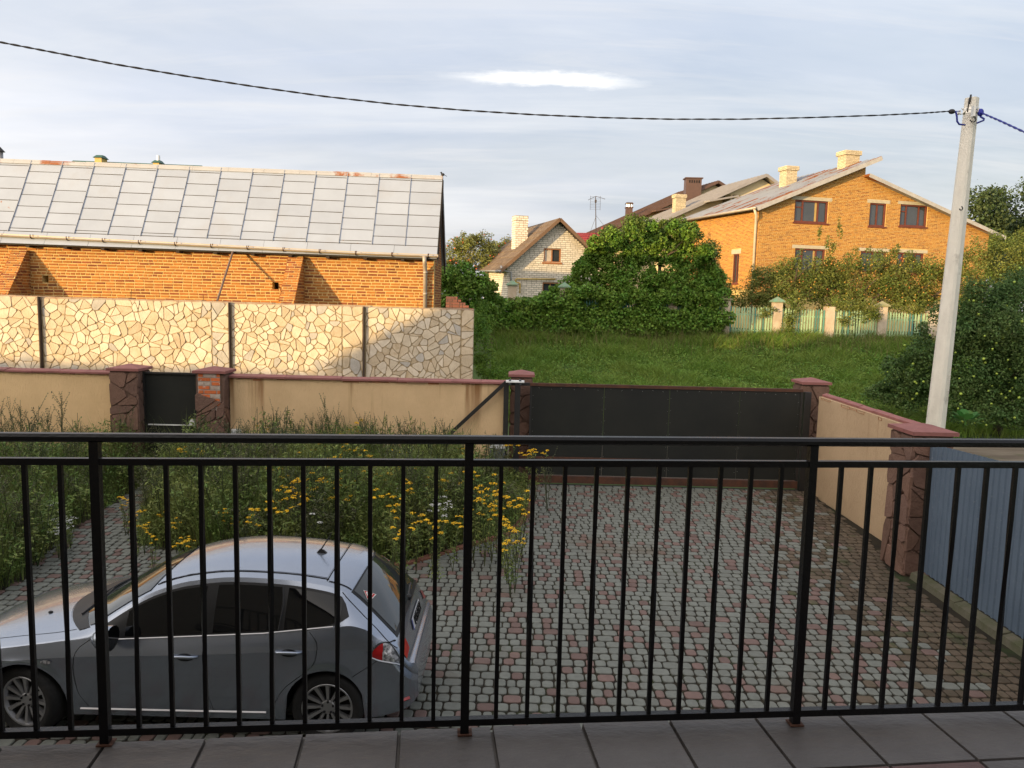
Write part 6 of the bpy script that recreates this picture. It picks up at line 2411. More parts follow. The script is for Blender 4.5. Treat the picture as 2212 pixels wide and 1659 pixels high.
def plant(kind, px, py, h, label, group, name):
    """plant whose flowers appear at the given picture point when h tall"""
    p = on_z(px, py, h)
    if p[1] > 15.05:
        p = at(px, py, 15.0)
        h = p[2]
    r = bpy.data.objects.new(name, None)
    r.empty_display_size = .1
    COL.objects.link(r)
    r.location = (p[0], p[1], 0)
    r.scale = (1.0, 1.0, max(h, .3)) if h > .8 else (max(.6, h), max(.6, h), max(h, .3))
    r.rotation_euler = (0, 0, random.uniform(0, 6.28))
    tag(r, label, "flower" if kind != 'mugwort' else "weed", group)
    for nm_, me in random.choice(PL[kind]):
        o = bpy.data.objects.new(nm_, me)
        COL.objects.link(o)
        o.parent = r


def tall_weeds(name, poly, n, kinds, hmin, hmax):
    Vs, Ts, mi, off = [], [], [], 0
    mats_ = [M_STEM, M_WD1, M_MUG]
    P = bed_points(poly, n)
    e = edge_dist(poly, P)
    for (x, y), d in zip(P, e):
        if (x > -.9 and y > 13.2) or (abs(x + 5.5) < .4 and y > 13.4):
            continue
        kd = random.choice(kinds)
        a, s = random.uniform(0, 6.28), random.uniform(hmin, hmax) * min(1, .55 + d)
        ca, sa = math.cos(a), math.sin(a)
        for nm_, me in random.choice(PL[kd])[:2]:
            v = np.empty(len(me.vertices) * 3, dtype=np.float32)
            me.vertices.foreach_get("co", v)
            v = v.reshape(-1, 3)
            w = np.stack([(v[:, 0] * ca - v[:, 1] * sa) * 1.5 + x, (v[:, 0] * sa + v[:, 1] * ca) * 1.5 + y, v[:, 2] * s], 1)
            Vs.append(w)
            for p in me.polygons:
                q_ = list(p.vertices)
                if len(q_) == 3:
                    q_.append(q_[2])
                Ts.append((q_[0] + off, q_[1] + off, q_[2] + off))
                Ts.append((q_[0] + off, q_[2] + off, q_[3] + off))
                mi += [0 if nm_ == "stems" else (2 if kd == 'mugwort' else 1)] * 2
            off += len(v)
    Ts = np.array(Ts)
    ok = (Ts[:, 0] != Ts[:, 1]) & (Ts[:, 1] != Ts[:, 2])
    tag(npmesh(name, np.concatenate(Vs), Ts[ok], mats_, None, np.array(mi)[ok]), kind="stuff")


tall_weeds("bed_tall_weeds", MAIN_BED, 330, ('tansy', 'tansy', 'mugwort'), .7, 1.6)
tall_weeds("side_bed_tall_weeds", bed2, 240, ('tansy', 'mugwort'), .7, 1.6)
T_PATH = "tansy with yellow button flowers spilling over the path left of the car"
T_MID = "tansy with yellow button flowers in the thick of the bed behind the car"
T_END = "tansy with yellow button flowers at the bed's driveway end by the gate"
T_WALL = "tall tansy with yellow flowers against the beige wall"
tansy = [(275, 1080), (300, 1100), (310, 1130), (345, 1105), (380, 1125), (395, 1155), (330, 1150), (410, 1165), (290, 1120), (268, 1065), (480, 1100), (500, 1095), (530, 1105), (545, 1115), (560, 1095), (510, 1125), (495, 1085),
         (525, 1125), (620, 1040), (640, 1030), (655, 1045), (690, 1025), (705, 1020), (600, 1005), (720, 990), (745, 960), (770, 955), (790, 975), (800, 1010), (840, 1015), (860, 1000), (905, 1005), (880, 1040),
         (930, 1040), (960, 1030), (1000, 985), (1010, 1020), (1040, 1045), (1050, 1060), (1075, 1035), (1090, 1060), (1120, 1085), (1130, 1070), (1105, 1140), (1115, 1155), (1085, 1110), (730, 1060), (850, 1080),
         (900, 1110), (870, 1130), (940, 1125), (980, 1110), (820, 1050), (755, 1030), (1160, 960), (1140, 975), (1100, 945), (390, 945), (400, 958), (430, 965), (560, 920), (770, 905), (780, 925), (670, 990), (700, 965), (1000, 960), (630, 985), (590, 970), (850, 950), (880, 965), (690, 950), (740, 935),
         (1065, 1090), (1098, 1128), (1025, 1085), (610, 1060), (575, 1075), (640, 1075)]
for (px, py) in tansy:
    h = random.uniform(.75, .95) if py > 1080 else random.uniform(.9, 1.1)
    if px < 570 and py > 1060:
        wh_ = "over the path's edge" if px < 320 else "just off the path" if px < 420 else "in the bright clump behind the bonnet"
        rw_ = "near side" if py > 1118 else "far side"
        h, lab, gr = random.uniform(.45, .7), "low yellow tansy %s, %s" % (wh_, rw_), "tansies %s, %s" % (wh_, rw_)
    elif py < 962 and px < 1000:
        wh_ = "right beside the bare brick pillar" if px < 500 else "under the tall mugwort mid wall" if px < 760 else "towards the diagonal gate brace"
        h, lab, gr = 1.05, "tall tansy against the beige wall, %s" % wh_, "tansies by the wall, %s" % wh_
    elif px > 1015:
        wh_ = "beside the guide post" if py < 1000 else "hanging over the brick edging" if py > 1100 else "on the paving's corner" if px > 1080 else "behind the middle railing post"
        lab, gr = "tansy at the bed's driveway end, %s" % wh_, "tansies at the driveway end, %s" % wh_
    else:
        col_ = "behind the car's windscreen" if px < 620 else "behind the car roof's front half" if px < 700 else "behind the car roof's middle" if px < 790 else "behind the roof antenna" if px < 870 else "behind the car's rear window" if px < 950 else "beside the middle railing post"
        row_ = "front row" if py > 1060 else "middle row" if py > 1012 else "back row"
        lab, gr = "tansy with yellow button flowers %s, %s of the bed" % (col_, row_), "tansies %s, %s" % (col_, row_)
    plant('tansy', px, py, h, lab, gr, "tansy")
for (px, py) in [(400, 1020), (412, 1030), (390, 1035), (425, 1040), (380, 1050), (440, 1045), (405, 1050)]:
    plant('daisy', px, py, .5, "small white daisy clump at the foot of the narrow black door", "daisies by the narrow door", "daisy_clump")
for (px, py) in [(115, 1090), (130, 1110), (140, 1130), (125, 1140), (150, 1120), (100, 1120), (10, 1110), (25, 1125), (5, 1140), (40, 1115)]:
    wh_ = "just left of the leftmost railing post" if px > 60 else "at the photo's left edge"
    plant('daisy', px, py, .45, "small white daisy clump by the path, " + wh_, "daisies by the path, " + wh_, "daisy_clump")
for (px, py) in [(860, 1040), (870, 1060), (945, 1060), (955, 1080), (820, 1000), (950, 1090), (890, 940), (910, 955), (800, 930)]:
    wh_ = "near the beige wall" if py < 980 else "behind the roof antenna" if px < 900 else "left of the middle railing post"
    plant('daisy', px, py, .8, "white daisy clump among the tansies, " + wh_, "daisies among the tansies, " + wh_, "daisy_clump")
for lab, px, py, h in (("white wild carrot umbel just over the car roof, lower of three", 685, 1115, .7), ("white wild carrot umbel over the car roof, middle of three", 676, 1085, .75), ("white wild carrot umbel over the car roof, topmost of three", 678, 1060, .8)):
    plant('carrot', px, py, h, lab, "wild carrots in the bed", "wild_carrot")
for lab, px, py, h in (("tall mugwort with bare sprays at the left edge of the beige wall", 40, 860, 1.55), ("mugwort beside the tallest one at the photo's left edge", 85, 900, 1.4), ("low mugwort left of the stone pillar", 150, 940, 1.2), ("wispy mugwort in front of the left stone pillar", 265, 880, 1.45),
                       ("mugwort right of the bare brick pillar", 590, 885, 1.45), ("slender mugwort close to the bare brick pillar", 540, 905, 1.3), ("tall mugwort in the middle of the beige wall", 705, 868, 1.5), ("second tall mugwort at the middle of the beige wall", 735, 890, 1.4),
                       ("branching mugwort just right of the bare brick pillar's foot", 515, 925, 1.15), ("mugwort at the left third of the long beige wall", 635, 905, 1.25), ("bushy mugwort right of the middle of the long beige wall", 790, 905, 1.25), ("short mugwort left of the diagonal brace's foot", 845, 930, 1.1), ("mugwort leaning in front of the black gate", 1185, 985, 1.0), ("mugwort at the left of the diagonal gate brace", 885, 920, 1.2), ("mugwort at the leftmost edge by the path", 8, 905, 1.4)):
    plant('mugwort', px, py, h, lab, "mugwort along the yard wall", "mugwort")
for lab, px, py in (("pale vine leaves trailing onto the path beside the left bed", 100, 1085), ("pale vine leaf sprig at the edge of the path near the door", 155, 1065)):
    c = on_z(px, py, .35)
    t = thing("grape_sprig", lab, "plant", tuple(c), "vine sprigs by the path")
    for k in range(6):
        q_ = c + np.array([random.uniform(-.35, .35), random.uniform(-.2, .2), random.uniform(-.05, .1)])
        ring = [q_ + np.array([math.cos(a) * r_, math.sin(a) * r_, random.uniform(-.01, .02) + .5 * math.sin(a) * r_]) for a, r_ in zip(np.linspace(0, 2 * math.pi, 10, endpoint=False), (.10, .06, .09, .055, .08, .04, .08, .055, .09, .06))]
        m = MB().add(ring + [q_], [(i, (i + 1) % 10, 10) for i in range(10)])
        m.build("leaf", M_WD3, t)

# ================================================================== parked car (faces left), units before scaling: metres along u from the nose
CS = 0.95


def cw(u, y, z):
    if u > 3.6:
        u = 3.6 + (u - 3.6) * .88
    return np.array([-1.466 + (u - 3.55) * CS, 6.80 - y * CS, z * CS])


def curve(pts):
    """smooth monotone-ish interpolation"""
    X = np.array([p[0] for p in pts], float); Yv_ = np.array([p[1] for p in pts], float)
    d = np.diff(Yv_) / np.diff(X)
    m = np.zeros(len(X))
    m[1:-1] = np.where(d[:-1] * d[1:] > 0, 2 * d[:-1] * d[1:] / (d[:-1] + d[1:] + 1e-12), 0)
    m[0], m[-1] = d[0], d[-1]

    def f(x):
        x = min(max(x, X[0]), X[-1])
        i = min(max(int(np.searchsorted(X, x)) - 1, 0), len(X) - 2)
        h = X[i + 1] - X[i]
        t = (x - X[i]) / h
        return float((2 * t ** 3 - 3 * t ** 2 + 1) * Yv_[i] + (t ** 3 - 2 * t ** 2 + t) * h * m[i] + (-2 * t ** 3 + 3 * t ** 2) * Yv_[i + 1] + (t ** 3 - t ** 2) * h * m[i + 1])
    return f


ZT = curve([(0, .58), (.06, .67), (.3, .78), (.7, .88), (1.1, .95), (1.22, .975), (1.6, 1.185), (1.95, 1.36), (2.2, 1.43), (2.6, 1.475), (3.0, 1.47), (3.4, 1.44), (3.68, 1.40), (3.77, 1.375), (3.86, 1.315), (4.0, 1.205), (4.12, 1.095), (4.24, .965), (4.285, .88), (4.305, .80), (4.32, .735), (4.335, .715), (4.39, .68), (4.415, .60)])
ZR = curve([(0, .55), (.3, .73), (.8, .83), (1.2, .885), (1.45, .935), (1.6, 1.03), (1.8, 1.16), (2.0, 1.265), (2.3, 1.355), (2.7, 1.395), (3.1, 1.38), (3.5, 1.325), (3.66, 1.275), (3.80, 1.18), (3.95, 1.075), (4.1, .965), (4.2, .885), (4.28, .76), (4.335, .695), (4.39, .66), (4.415, .58)])
YR = curve([(0, .42), (.15, .58), (.3, .66), (.8, .73), (1.2, .745), (1.45, .73), (1.7, .685), (2.0, .635), (2.5, .605), (3.2, .59), (3.6, .585), (3.8, .60), (4.0, .66), (4.15, .70), (4.27, .72), (4.34, .70), (4.415, .60)])
ZB = curve([(0, .50), (.3, .68), (.8, .80), (1.2, .855), (1.45, .875), (1.75, .895), (2.69, .957), (3.38, 1.01), (3.6, 1.04), (3.75, 1.06), (3.9, 1.03), (4.05, .93), (4.15, .88), (4.27, .70), (4.32, .64), (4.415, .54)])
YB = curve([(0, .44), (.12, .63), (.3, .72), (.6, .79), (.9, .82), (1.5, .81), (2.5, .812), (3.4, .815), (3.8, .80), (4.0, .785), (4.15, .76), (4.27, .74), (4.36, .70), (4.415, .62)])
ZC = curve([(0, .44), (.3, .60), (.7, .69), (1.0, .72), (1.5, .755), (2.5, .80), (3.4, .855), (3.8, .87), (4.1, .80), (4.25, .64), (4.32, .58), (4.415, .50)])
YC = curve([(0, .46), (.12, .66), (.3, .76), (.6, .83), (.9, .86), (1.5, .862), (2.5, .868), (3.4, .868), (3.8, .85), (4.0, .83), (4.15, .80), (4.27, .775), (4.36, .73), (4.415, .64)])
ZS = curve([(0, .24), (.3, .2), (1.3, .20), (3.1, .20), (4.0, .22), (4.3, .27), (4.415, .33)])
HUBS = (.93, 3.55)
RA = .365


def side_y(u, z):
    zs, zc, zb, zr = ZS(u), ZC(u), ZB(u), ZR(u)
    yc, yb, yr = YC(u), YB(u), YR(u)
    if z <= zc:
        f = (z - zs) / (zc - zs + 1e-6)
        y = yc - .055 * (1 - f) ** 2 - .012 * math.sin(math.pi * min(1, max(0, f)))
        for hb in HUBS:
            r = math.hypot(u - hb, z - .315)
            y += .018 * math.exp(-((r - RA) / .05) ** 2)
        return y
    if z <= zb:
        f = (z - zc) / (zb - zc + 1e-6)
        return yc + (yb - yc) * f ** 1.25
    f = min(1, (z - zb) / (zr - zb + 1e-6))
    return yb + (yr - yb) * f + .018 * math.sin(math.pi * f)


def top_p(u, t):
    yr, zr, zt = YR(u), ZR(u), ZT(u)
    return u, t * yr, zr + (zt - zr) * (1 - abs(t) ** 2.3)


def grid_mesh(name, rows, m, parent, off=0.0, flip=False, smooth=True, thick=0.0):
    """rows: list of lists of (u,y,z) car points; pushes the sheet outward by off along its normal"""
    G_ = np.array([[cw(*p) for p in r] for r in rows])
    du = np.gradient(G_, axis=0); dv = np.gradient(G_, axis=1)
    nn = np.cross(du, dv)
    nn /= np.linalg.norm(nn, axis=2)[..., None] + 1e-12
    if flip:
        nn = -nn
    G_ = G_ + nn * off
    a, b = G_.shape[:2]
    idx = np.arange(a * b).reshape(a, b)
    q_ = np.stack([idx[:-1, :-1], idx[1:, :-1], idx[1:, 1:], idx[:-1, 1:]], -1).reshape(-1, 4)
    if flip:
        q_ = q_[:, ::-1]
    return npmesh(name, G_.reshape(-1, 3), q_, m, parent, smooth=smooth)


def side_rows(us, lo, hi, sg, n=8, crease=True):
    rows = []
    for u in us:
        a, b = lo(u), hi(u)
        rows.append([(u, sg * side_y(u, a + (b - a) * k / n), a + (b - a) * k / n) for k in range(n + 1)])
    return rows


def arch_lo(u):
    z = ZS(u)
    for hb in HUBS:
        if abs(u - hb) < RA:
            z = max(z, .315 + math.sqrt(RA * RA - (u - hb) ** 2))
    return z


M_PAINT = mat("silver_paint", (.315, .35, .42), (.295, .33, .395), rough=.26, scale=1.0, metal=.82, spec=.5, coat=.6)
M_TRIM = mat("black_trim", (.012, .012, .013), rough=.45)
M_CGLASS = mat("car_glass", (.004, .0045, .005), rough=.03, spec=.4)
M_SCREEN = mat("windscreen_glass", (.03, .035, .035), rough=.03, spec=.9)
M_TYRE = mat("tyre", (.014, .014, .014), (.02, .019, .018), rough=.85, scale=9, bump=.5)
M_RIM = mat("alloy_rim", (.42, .42, .43), rough=.35, metal=.85)
M_SEAM = mat("seam_black", (.008, .008, .008), rough=.9)
M_RED = mat("lamp_red", (.40, .012, .014), rough=.15, spec=.6)
M_CLEAR = mat("lamp_clear", (.55, .55, .56), (.18, .18, .19), rough=.12, scale=38, lo=.45, hi=.55, spec=.7, metal=.4)
M_PLATE = mat("plate_white", (.7, .7, .7), rough=.4)

car = thing("parked_car", "silver five door hatchback parked facing left below the balcony", "car", tuple(cw(2.2, 0, 0)))
U = sorted(set(list(np.linspace(0, .5, 9)) + list(np.linspace(.5, 1.4, 25)) + list(np.linspace(1.4, 3.1, 24)) + list(np.linspace(3.1, 4.0, 25)) + list(np.linspace(4.0, 4.415, 20)) + [HUBS[0] - RA, HUBS[0] + RA, HUBS[1] - RA, HUBS[1] + RA]))
bodyV, bodyF, off_ = [], [], 0


def add_rows(rows, flip):
    global off_
    G_ = np.array([[cw(*p) for p in r] for r in rows])
    a, b = G_.shape[:2]
    idx = np.arange(a * b).reshape(a, b) + off_
    q_ = np.stack([idx[:-1, :-1], idx[1:, :-1], idx[1:, 1:], idx[:-1, 1:]], -1).reshape(-1, 4)
    bodyV.append(G_.reshape(-1, 3)); bodyF.append(q_[:, ::-1] if flip else q_)
    off_ += a * b


for sg in (1, -1):
    add_rows(side_rows(U, arch_lo, ZC, sg, 7), sg < 0)
    add_rows(side_rows(U, ZC, ZB, sg, 4), sg < 0)
    add_rows(side_rows(U, ZB, ZR, sg, 5), sg < 0)
tt = np.linspace(-1, 1, 25)
add_rows([[top_p(u, t) for t in tt[::-1]] for u in U], False)
for u, fl in ((0.0, False), (4.415, True)):
    rows = []
    for f in np.linspace(0, 1, 6):
        z = ZS(u) + (ZR(u) - ZS(u)) * f
        yy_ = side_y(u, z)
        rows.append([(u + (.03 if fl else -.03) * math.sin(math.pi * f) * (1 - (t * t)), t * yy_, z + (ZT(u) - ZR(u)) * f * (1 - abs(t) ** 2.3)) for t in tt])
    add_rows(rows, fl)
npmesh("body", np.concatenate(bodyV), np.concatenate(bodyF), M_PAINT, car, smooth=True)
m = MB()
for sg in (1, -1):
    pass
p0, p1 = cw(.25, .66, .22), cw(4.05, -.66, .30)
m.box(p0[0], p1[0], p0[1], p1[1], .18, .28)
m.build("underbody", M_TRIM, car)


def side_path(pts, r_, sg, m_=None, name="seam", parent=None, lift=.001):
    m = MB()
    P = []
    for i in range(len(pts) - 1):
        (u0, z0), (u1, z1) = pts[i], pts[i + 1]
        for k in range(5):
            u, z = u0 + (u1 - u0) * k / 5, z0 + (z1 - z0) * k / 5
            P.append(cw(u, sg * (side_y(u, z) + lift), z))
    u, z = pts[-1]
    P.append(cw(u, sg * (side_y(u, z) + lift), z))
    m.tube(P, r_ * (.62 if m_ is None else 1), 4, cap=False)
    return m.build(name, m_ or M_SEAM, parent)


def spl(pts, n=12):
    f = curve([(i, p[0]) for i, p in enumerate(pts)]); g = curve([(i, p[1]) for i, p in enumerate(pts)])
    return [(f(t), g(t)) for t in np.linspace(0, len(pts) - 1, n)]


for sg in (1, -1):
    fl = sg < 0
    # wheel arches
    for hb in HUBS:
        rows = []
        for a in np.linspace(-.12, math.pi + .12, 24):
            u, z = hb + RA * math.cos(a), .315 + RA * math.sin(a)
            z = max(z, .19)
            yo = sg * (side_y(u, max(z, ZS(u))) + .001)
            rows.append([(u, yo, z), (u, yo - sg * .26, z)])
        grid_mesh("wheel_arch", rows, M_TRIM, car, flip=not fl, smooth=True)
        rows = [[(hb + RA * math.cos(a), sg * .58, max(.19, .315 + RA * math.sin(a))), (hb, sg * .58, .25)] for a in np.linspace(0, math.pi, 20)]
        grid_mesh("arch_liner", rows, M_TRIM, car, flip=fl)
    # doors as panels of their own
    fr_lo = lambda u: .285 + max(0, (1.50 - u)) ** 2 * 6
    rr_lo = curve([(2.5, .285), (3.02, .285), (3.12, .40), (3.22, .535), (3.32, .625), (3.42, .70), (3.47, .80)])
    for nm_, u0, u1, lo in (("front", 1.385, 2.495, fr_lo), ("rear", 2.515, 3.455, rr_lo)):
        us = np.linspace(u0, u1, 22)
        d1 = grid_mesh("door", side_rows(us, lo, ZC, sg, 6), M_PAINT, car, .0025, fl)
        grid_mesh("door_shoulder", side_rows(us, ZC, lambda u: ZB(u) - .004, sg, 4), M_PAINT, d1, .0025, fl)
        if nm_ == "front":
            side_path(spl([(1.50, .885), (1.40, .80), (1.365, .62), (1.39, .42), (1.47, .285)], 12), .0055, sg, parent=d1)
            hu, hz = 2.34, .785
        else:
            side_path(spl([(2.505, .94), (2.49, .75), (2.505, .5), (2.56, .285)], 12), .0055, sg, parent=d1)
            side_path(spl([(3.40, 1.005), (3.475, .90), (3.455, .76), (3.34, .64), (3.18, .50), (3.06, .29)], 14), .0055, sg, parent=d1)
            hu, hz = 3.235, .845
        h = MB()
        rec = [cw(hu + .075 * math.cos(a), sg * (side_y(hu + .075 * math.cos(a), hz - .012 + .035 * math.sin(a)) + .004), hz - .012 + .035 * math.sin(a)) for a in np.linspace(0, 2 * math.pi, 18, endpoint=False)]
        h.add(rec, [tuple(range(18))[::(-1 if sg > 0 else 1)]])
        h.build("handle_recess", M_TRIM, d1)
        h = MB()
        h.tube([cw(hu - .115, sg * (side_y(hu, hz) + .010), hz + .002), cw(hu - .09, sg * (side_y(hu, hz) + .034), hz + .004), cw(hu + .05, sg * (side_y(hu, hz) + .036), hz + .004), cw(hu + .115, sg * (side_y(hu, hz) + .010), hz)], [.012, .014, .014, .012], 7)
        h.build("handle", M_PAINT, d1, True)
    # sill with bright upper edge
    side_path([(1.40, .262), (3.02, .268)], .010, sg, M_RIM, "sill_strip", car, .006)
    # window band, panes
    ua, ub = 1.56, 3.74
    wtop = lambda u: min(ZR(u) - .035, 1.36 - max(0, u - 3.15) ** 2 * .16 - (0 if u < 3.62 else (u - 3.62) * 1.6))
    wbot = lambda u: ZB(u) + .006 + (0 if u < 3.5 else (u - 3.5) ** 2 * .9)
    us = np.linspace(ua, ub, 46)
    grid_mesh("window_trim", side_rows(us, wbot, lambda u: max(wtop(u), wbot(u) + .003), sg, 5), M_TRIM, car, .004, fl)
    for u0, u1 in ((1.80, 2.46), (2.56, 3.13), (3.175, 3.66)):
        us = np.linspace(u0, u1, 18)
        grid_mesh("side_window", side_rows(us, lambda u: wbot(u) + .018, lambda u: max(wtop(u) - .02, wbot(u) + .02), sg, 5), M_CGLASS, car, .007, fl)
    side_path([(1.52, ZB(1.52) + .003), (2.2, ZB(2.2) + .003), (3.0, ZB(3.0) + .003), (3.6, ZB(3.6) + .012)], .006, sg, M_RIM, "belt_moulding", car, .004)
    side_path([(3.13, ZB(3.13) + .02), (3.15, 1.20), (3.12, wtop(3.12) - .01)], .006, sg, M_TRIM, "quarter_divider", car, .008)
    # mirror
    mm = MB()
    c = cw(1.70, sg * .985, .985)
    vs, fs = [], []
    for i, (f, r_) in enumerate(((0, .0), (.02, .45), (.07, .85), (.13, 1), (.16, .98))):
        for k in range(14):
            a = 2 * math.pi * k / 14
            vs.append(c + np.array([(f - .08) * 1.0, math.cos(a) * r_ * .12, math.sin(a) * r_ * .10 + (.0)]))
    for i in range(4):
        for k in range(14):
            fs.append((i * 14 + k, i * 14 + (k + 1) % 14, (i + 1) * 14 + (k + 1) % 14, (i + 1) * 14 + k))
    mm.add(vs, fs)
    mo_ = mm.build("mirror", M_PAINT, car, True)
    mm = MB().add(vs[-14:], [tuple(range(14))])
    mm.build("mirror_glass", M_CGLASS, mo_)
    mm = MB().tube([cw(1.68, sg * .80, .90), cw(1.69, sg * .90, .93)], [.04, .03], 7)
    mm.build("mirror_arm", M_TRIM, mo_)
    # side repeater
    mm = MB()
    mm.add([cw(1.14 + .045 * math.cos(a), sg * (side_y(1.14, .70 + .02 * math.sin(a)) + .008), .70 + .02 * math.sin(a)) for a in np.linspace(0, 2 * math.pi, 14, endpoint=False)], [tuple(range(14))[::(-1 if sg > 0 else 1)]])
    mm.build("side_repeater", M_CLEAR, car)
    # tail lamp: red wedge and clear part
    lt = curve([(3.98, .845), (4.08, .90), (4.2, .90), (4.27, .80)])
    lb = curve([(3.98, .795), (4.08, .765), (4.2, .735), (4.27, .70)])
    hi2 = lambda u: min(lt(u), ZB(u) - .004) if u > 4.1 else lt(u)
    tl = grid_mesh("tail_light", side_rows(np.linspace(3.985, 4.085, 6), lb, lt, sg, 4), M_RED, car, .008, fl)
    grid_mesh("clear_lens", side_rows(np.linspace(4.085, 4.255, 10), lb, lambda u: max(hi2(u), lb(u) + .01), sg, 6), M_CLEAR, tl, .008, fl)
    side_path(spl([(3.97, .83), (4.06, .905), (4.2, .90)], 8), .006, sg, M_TRIM, "lamp_edge", tl, .006)
    side_path(spl([(3.97, .80), (4.07, .758), (4.2, .727), (4.27, .69)], 8), .007, sg, M_RIM, "lamp_edge", tl, .008)
    rows = [[top_p(u, sg * t) for t in (np.linspace(.78, .99, 6))] for u in np.linspace(4.26, 4.305, 5)]
    grid_mesh("hatch_lamp", rows, M_RED, tl, .008, sg > 0)
    # bumper joint lines
    side_path(spl([(3.80, .62), (4.0, .735), (4.05, .77)], 8), .004, sg, parent=car, name="bumper_seam")
    # roof gutter groove and hatch seam
    m = MB()
    m.tube([np.array(cw(*top_p(u, sg * .86))) + np.array([0, 0, .0015]) for u in np.linspace(1.98, 3.60, 24)], .0055, 4, cap=False)
    m.build("roof_groove", M_SEAM, car)
    m = MB()
    m.tube([cw(u, sg * (side_y(u, z) + .002), z) for u, z in spl([(3.64, ZR(3.64) - .005), (3.78, 1.17), (3.98, 1.03), (4.13, .91), (4.22, .84)], 14)], .004, 4, cap=False)
    m.build("hatch_seam", M_SEAM, car)
    # red reflector low in the bumper
    side_path([(4.26, .36), (4.34, .37)], .016, sg, M_RED, "reflector", car, .004)
    # headlamp
    grid_mesh("headlight", side_rows(np.linspace(.10, .52, 9), lambda u: ZC(u) + .012, lambda u: ZB(u) - .01, sg, 4), M_CLEAR, car, .005, fl)


# top-side sheets
def top_sheet(name, u0, u1, tmax, m_, off, nu=12, nt=18, parent=None):
    rows = []
    for f in np.linspace(0, 1, nu):
        row = []
        for s in np.linspace(1, -1, nt):
            t = s * tmax
            row.append(top_p(u0(t) + (u1(t) - u0(t)) * f, t))
        rows.append(row)
    return grid_mesh(name, rows, m_, parent or car, off, False)


ws0 = lambda t: 1.20 + .27 * t * t
ws1 = lambda t: 2.04 - .12 * t * t
top_sheet("hood_panel", lambda t: .16 + .12 * t * t, lambda t: ws0(t) - .20 + .10 * t * t, .93, M_PAINT, .003)
top_sheet("cowl", lambda t: ws0(t) - .19 + .10 * t * t, lambda t: ws0(t) - .005, .96, M_TRIM, .005)
sc_ = top_sheet("windscreen", ws0, ws1, .93, M_SCREEN, .006)
rg0 = lambda t: 3.795 - .09 * t * t
rg1 = lambda t: 4.24 - .04 * t * t
rwn = top_sheet("rear_window", rg0, rg1, .93, M_TRIM, .004)
top_sheet("rear_pane", lambda t: rg0(t) + .015, lambda t: rg1(t) - .03, .89, M_SCREEN, .007, parent=rwn)
top_sheet("roof_panel", lambda t: 2.07 - .12 * t * t, lambda t: 3.51 - .05 * t * t, .83, M_PAINT, .003)
sp = top_sheet("spoiler", lambda t: 3.535 - .05 * t * t, lambda t: 3.79 - .09 * t * t, .90, M_PAINT, .010)
m = MB()
m.tube([np.array(cw(*top_p(3.522 - .05 * t * t, t))) + np.array([0, 0, .002]) for t in np.linspace(-.9, .9, 16)], .0045, 4, cap=False)
m.build("spoiler_seam", M_SEAM, sp)


def on_top(u, t, up=0.0):
    return np.array(cw(*top_p(u, t))) + np.array([0, 0, up])


m = MB()
m.hexa([on_top(3.27, .13), on_top(3.27, .05), on_top(3.37, .06), on_top(3.37, .12)], [on_top(3.30, .105, .035), on_top(3.30, .075, .035), on_top(3.335, .075, .03), on_top(3.335, .105, .03)])
ant = m.build("antenna_base", M_TRIM, car)
MB().tube([on_top(3.31, .09, .03), on_top(3.31, .09, .03) + np.array([.10, .0, .16])], [.007, .004], 6).build("antenna_rod", M_TRIM, ant)
m = MB()
m.tube([on_top(1.24, .62, .012), on_top(1.30, .30, .018), on_top(1.27, -.05, .018)], .009, 5)
m.tube([on_top(1.20, .05, .012), on_top(1.26, -.25, .018), on_top(1.30, -.6, .018)], .009, 5)
m.build("wiper", M_TRIM, car)
m = MB()
m.ball(on_top(4.215, 0, .01), .03, 8, 5)
m.tube([on_top(4.215, 0, .02), on_top(4.19, -.45, .02)], .010, 5)
m.build("rear_wiper", M_TRIM, car)
m = MB().ball(on_top(.86, .42, .008), .016, 8, 5, sq=(1.4, 1, .7))
m.build("washer_nozzle", M_TRIM, car)
pl_ = grid_mesh("number_plate", [[(u, s * .26, top_p(u, s * .36)[2] + .004) for s in np.linspace(1, -1, 6)] for u in (4.278, 4.308)], M_PLATE, car, .008)
grid_mesh("plate_band", [[(u, s, top_p(u, .36)[2] + .004) for s in (.26, .235)] for u in (4.279, 4.307)], mat("plate_blue", (.02, .05, .35), rough=.5), pl_, .0105)
# dark strokes of the characters
m = MB()
for k, chh in enumerate("145269"):
    y0 = .20 - k * .072
    p00 = np.array(cw(4.305, y0, top_p(4.305, .3)[2] + .004)); p01 = np.array(cw(4.281, y0, top_p(4.281, .3)[2] + .004))
    uu = p01 - p00
    hh_ = np.linalg.norm(uu); uu = uu / hh_
    rr_ = np.array([0, 1.0, 0])
    nn_ = np.cross(rr_, uu); nn_ = nn_ if nn_[0] > 0 else -nn_
    digit(m, chh, p00 + nn_ * .0165 + uu * hh_ * .08, rr_, uu, .036, hh_ * .84, .008, nn_)
m.build("plate_characters", M_TRIM, pl_)
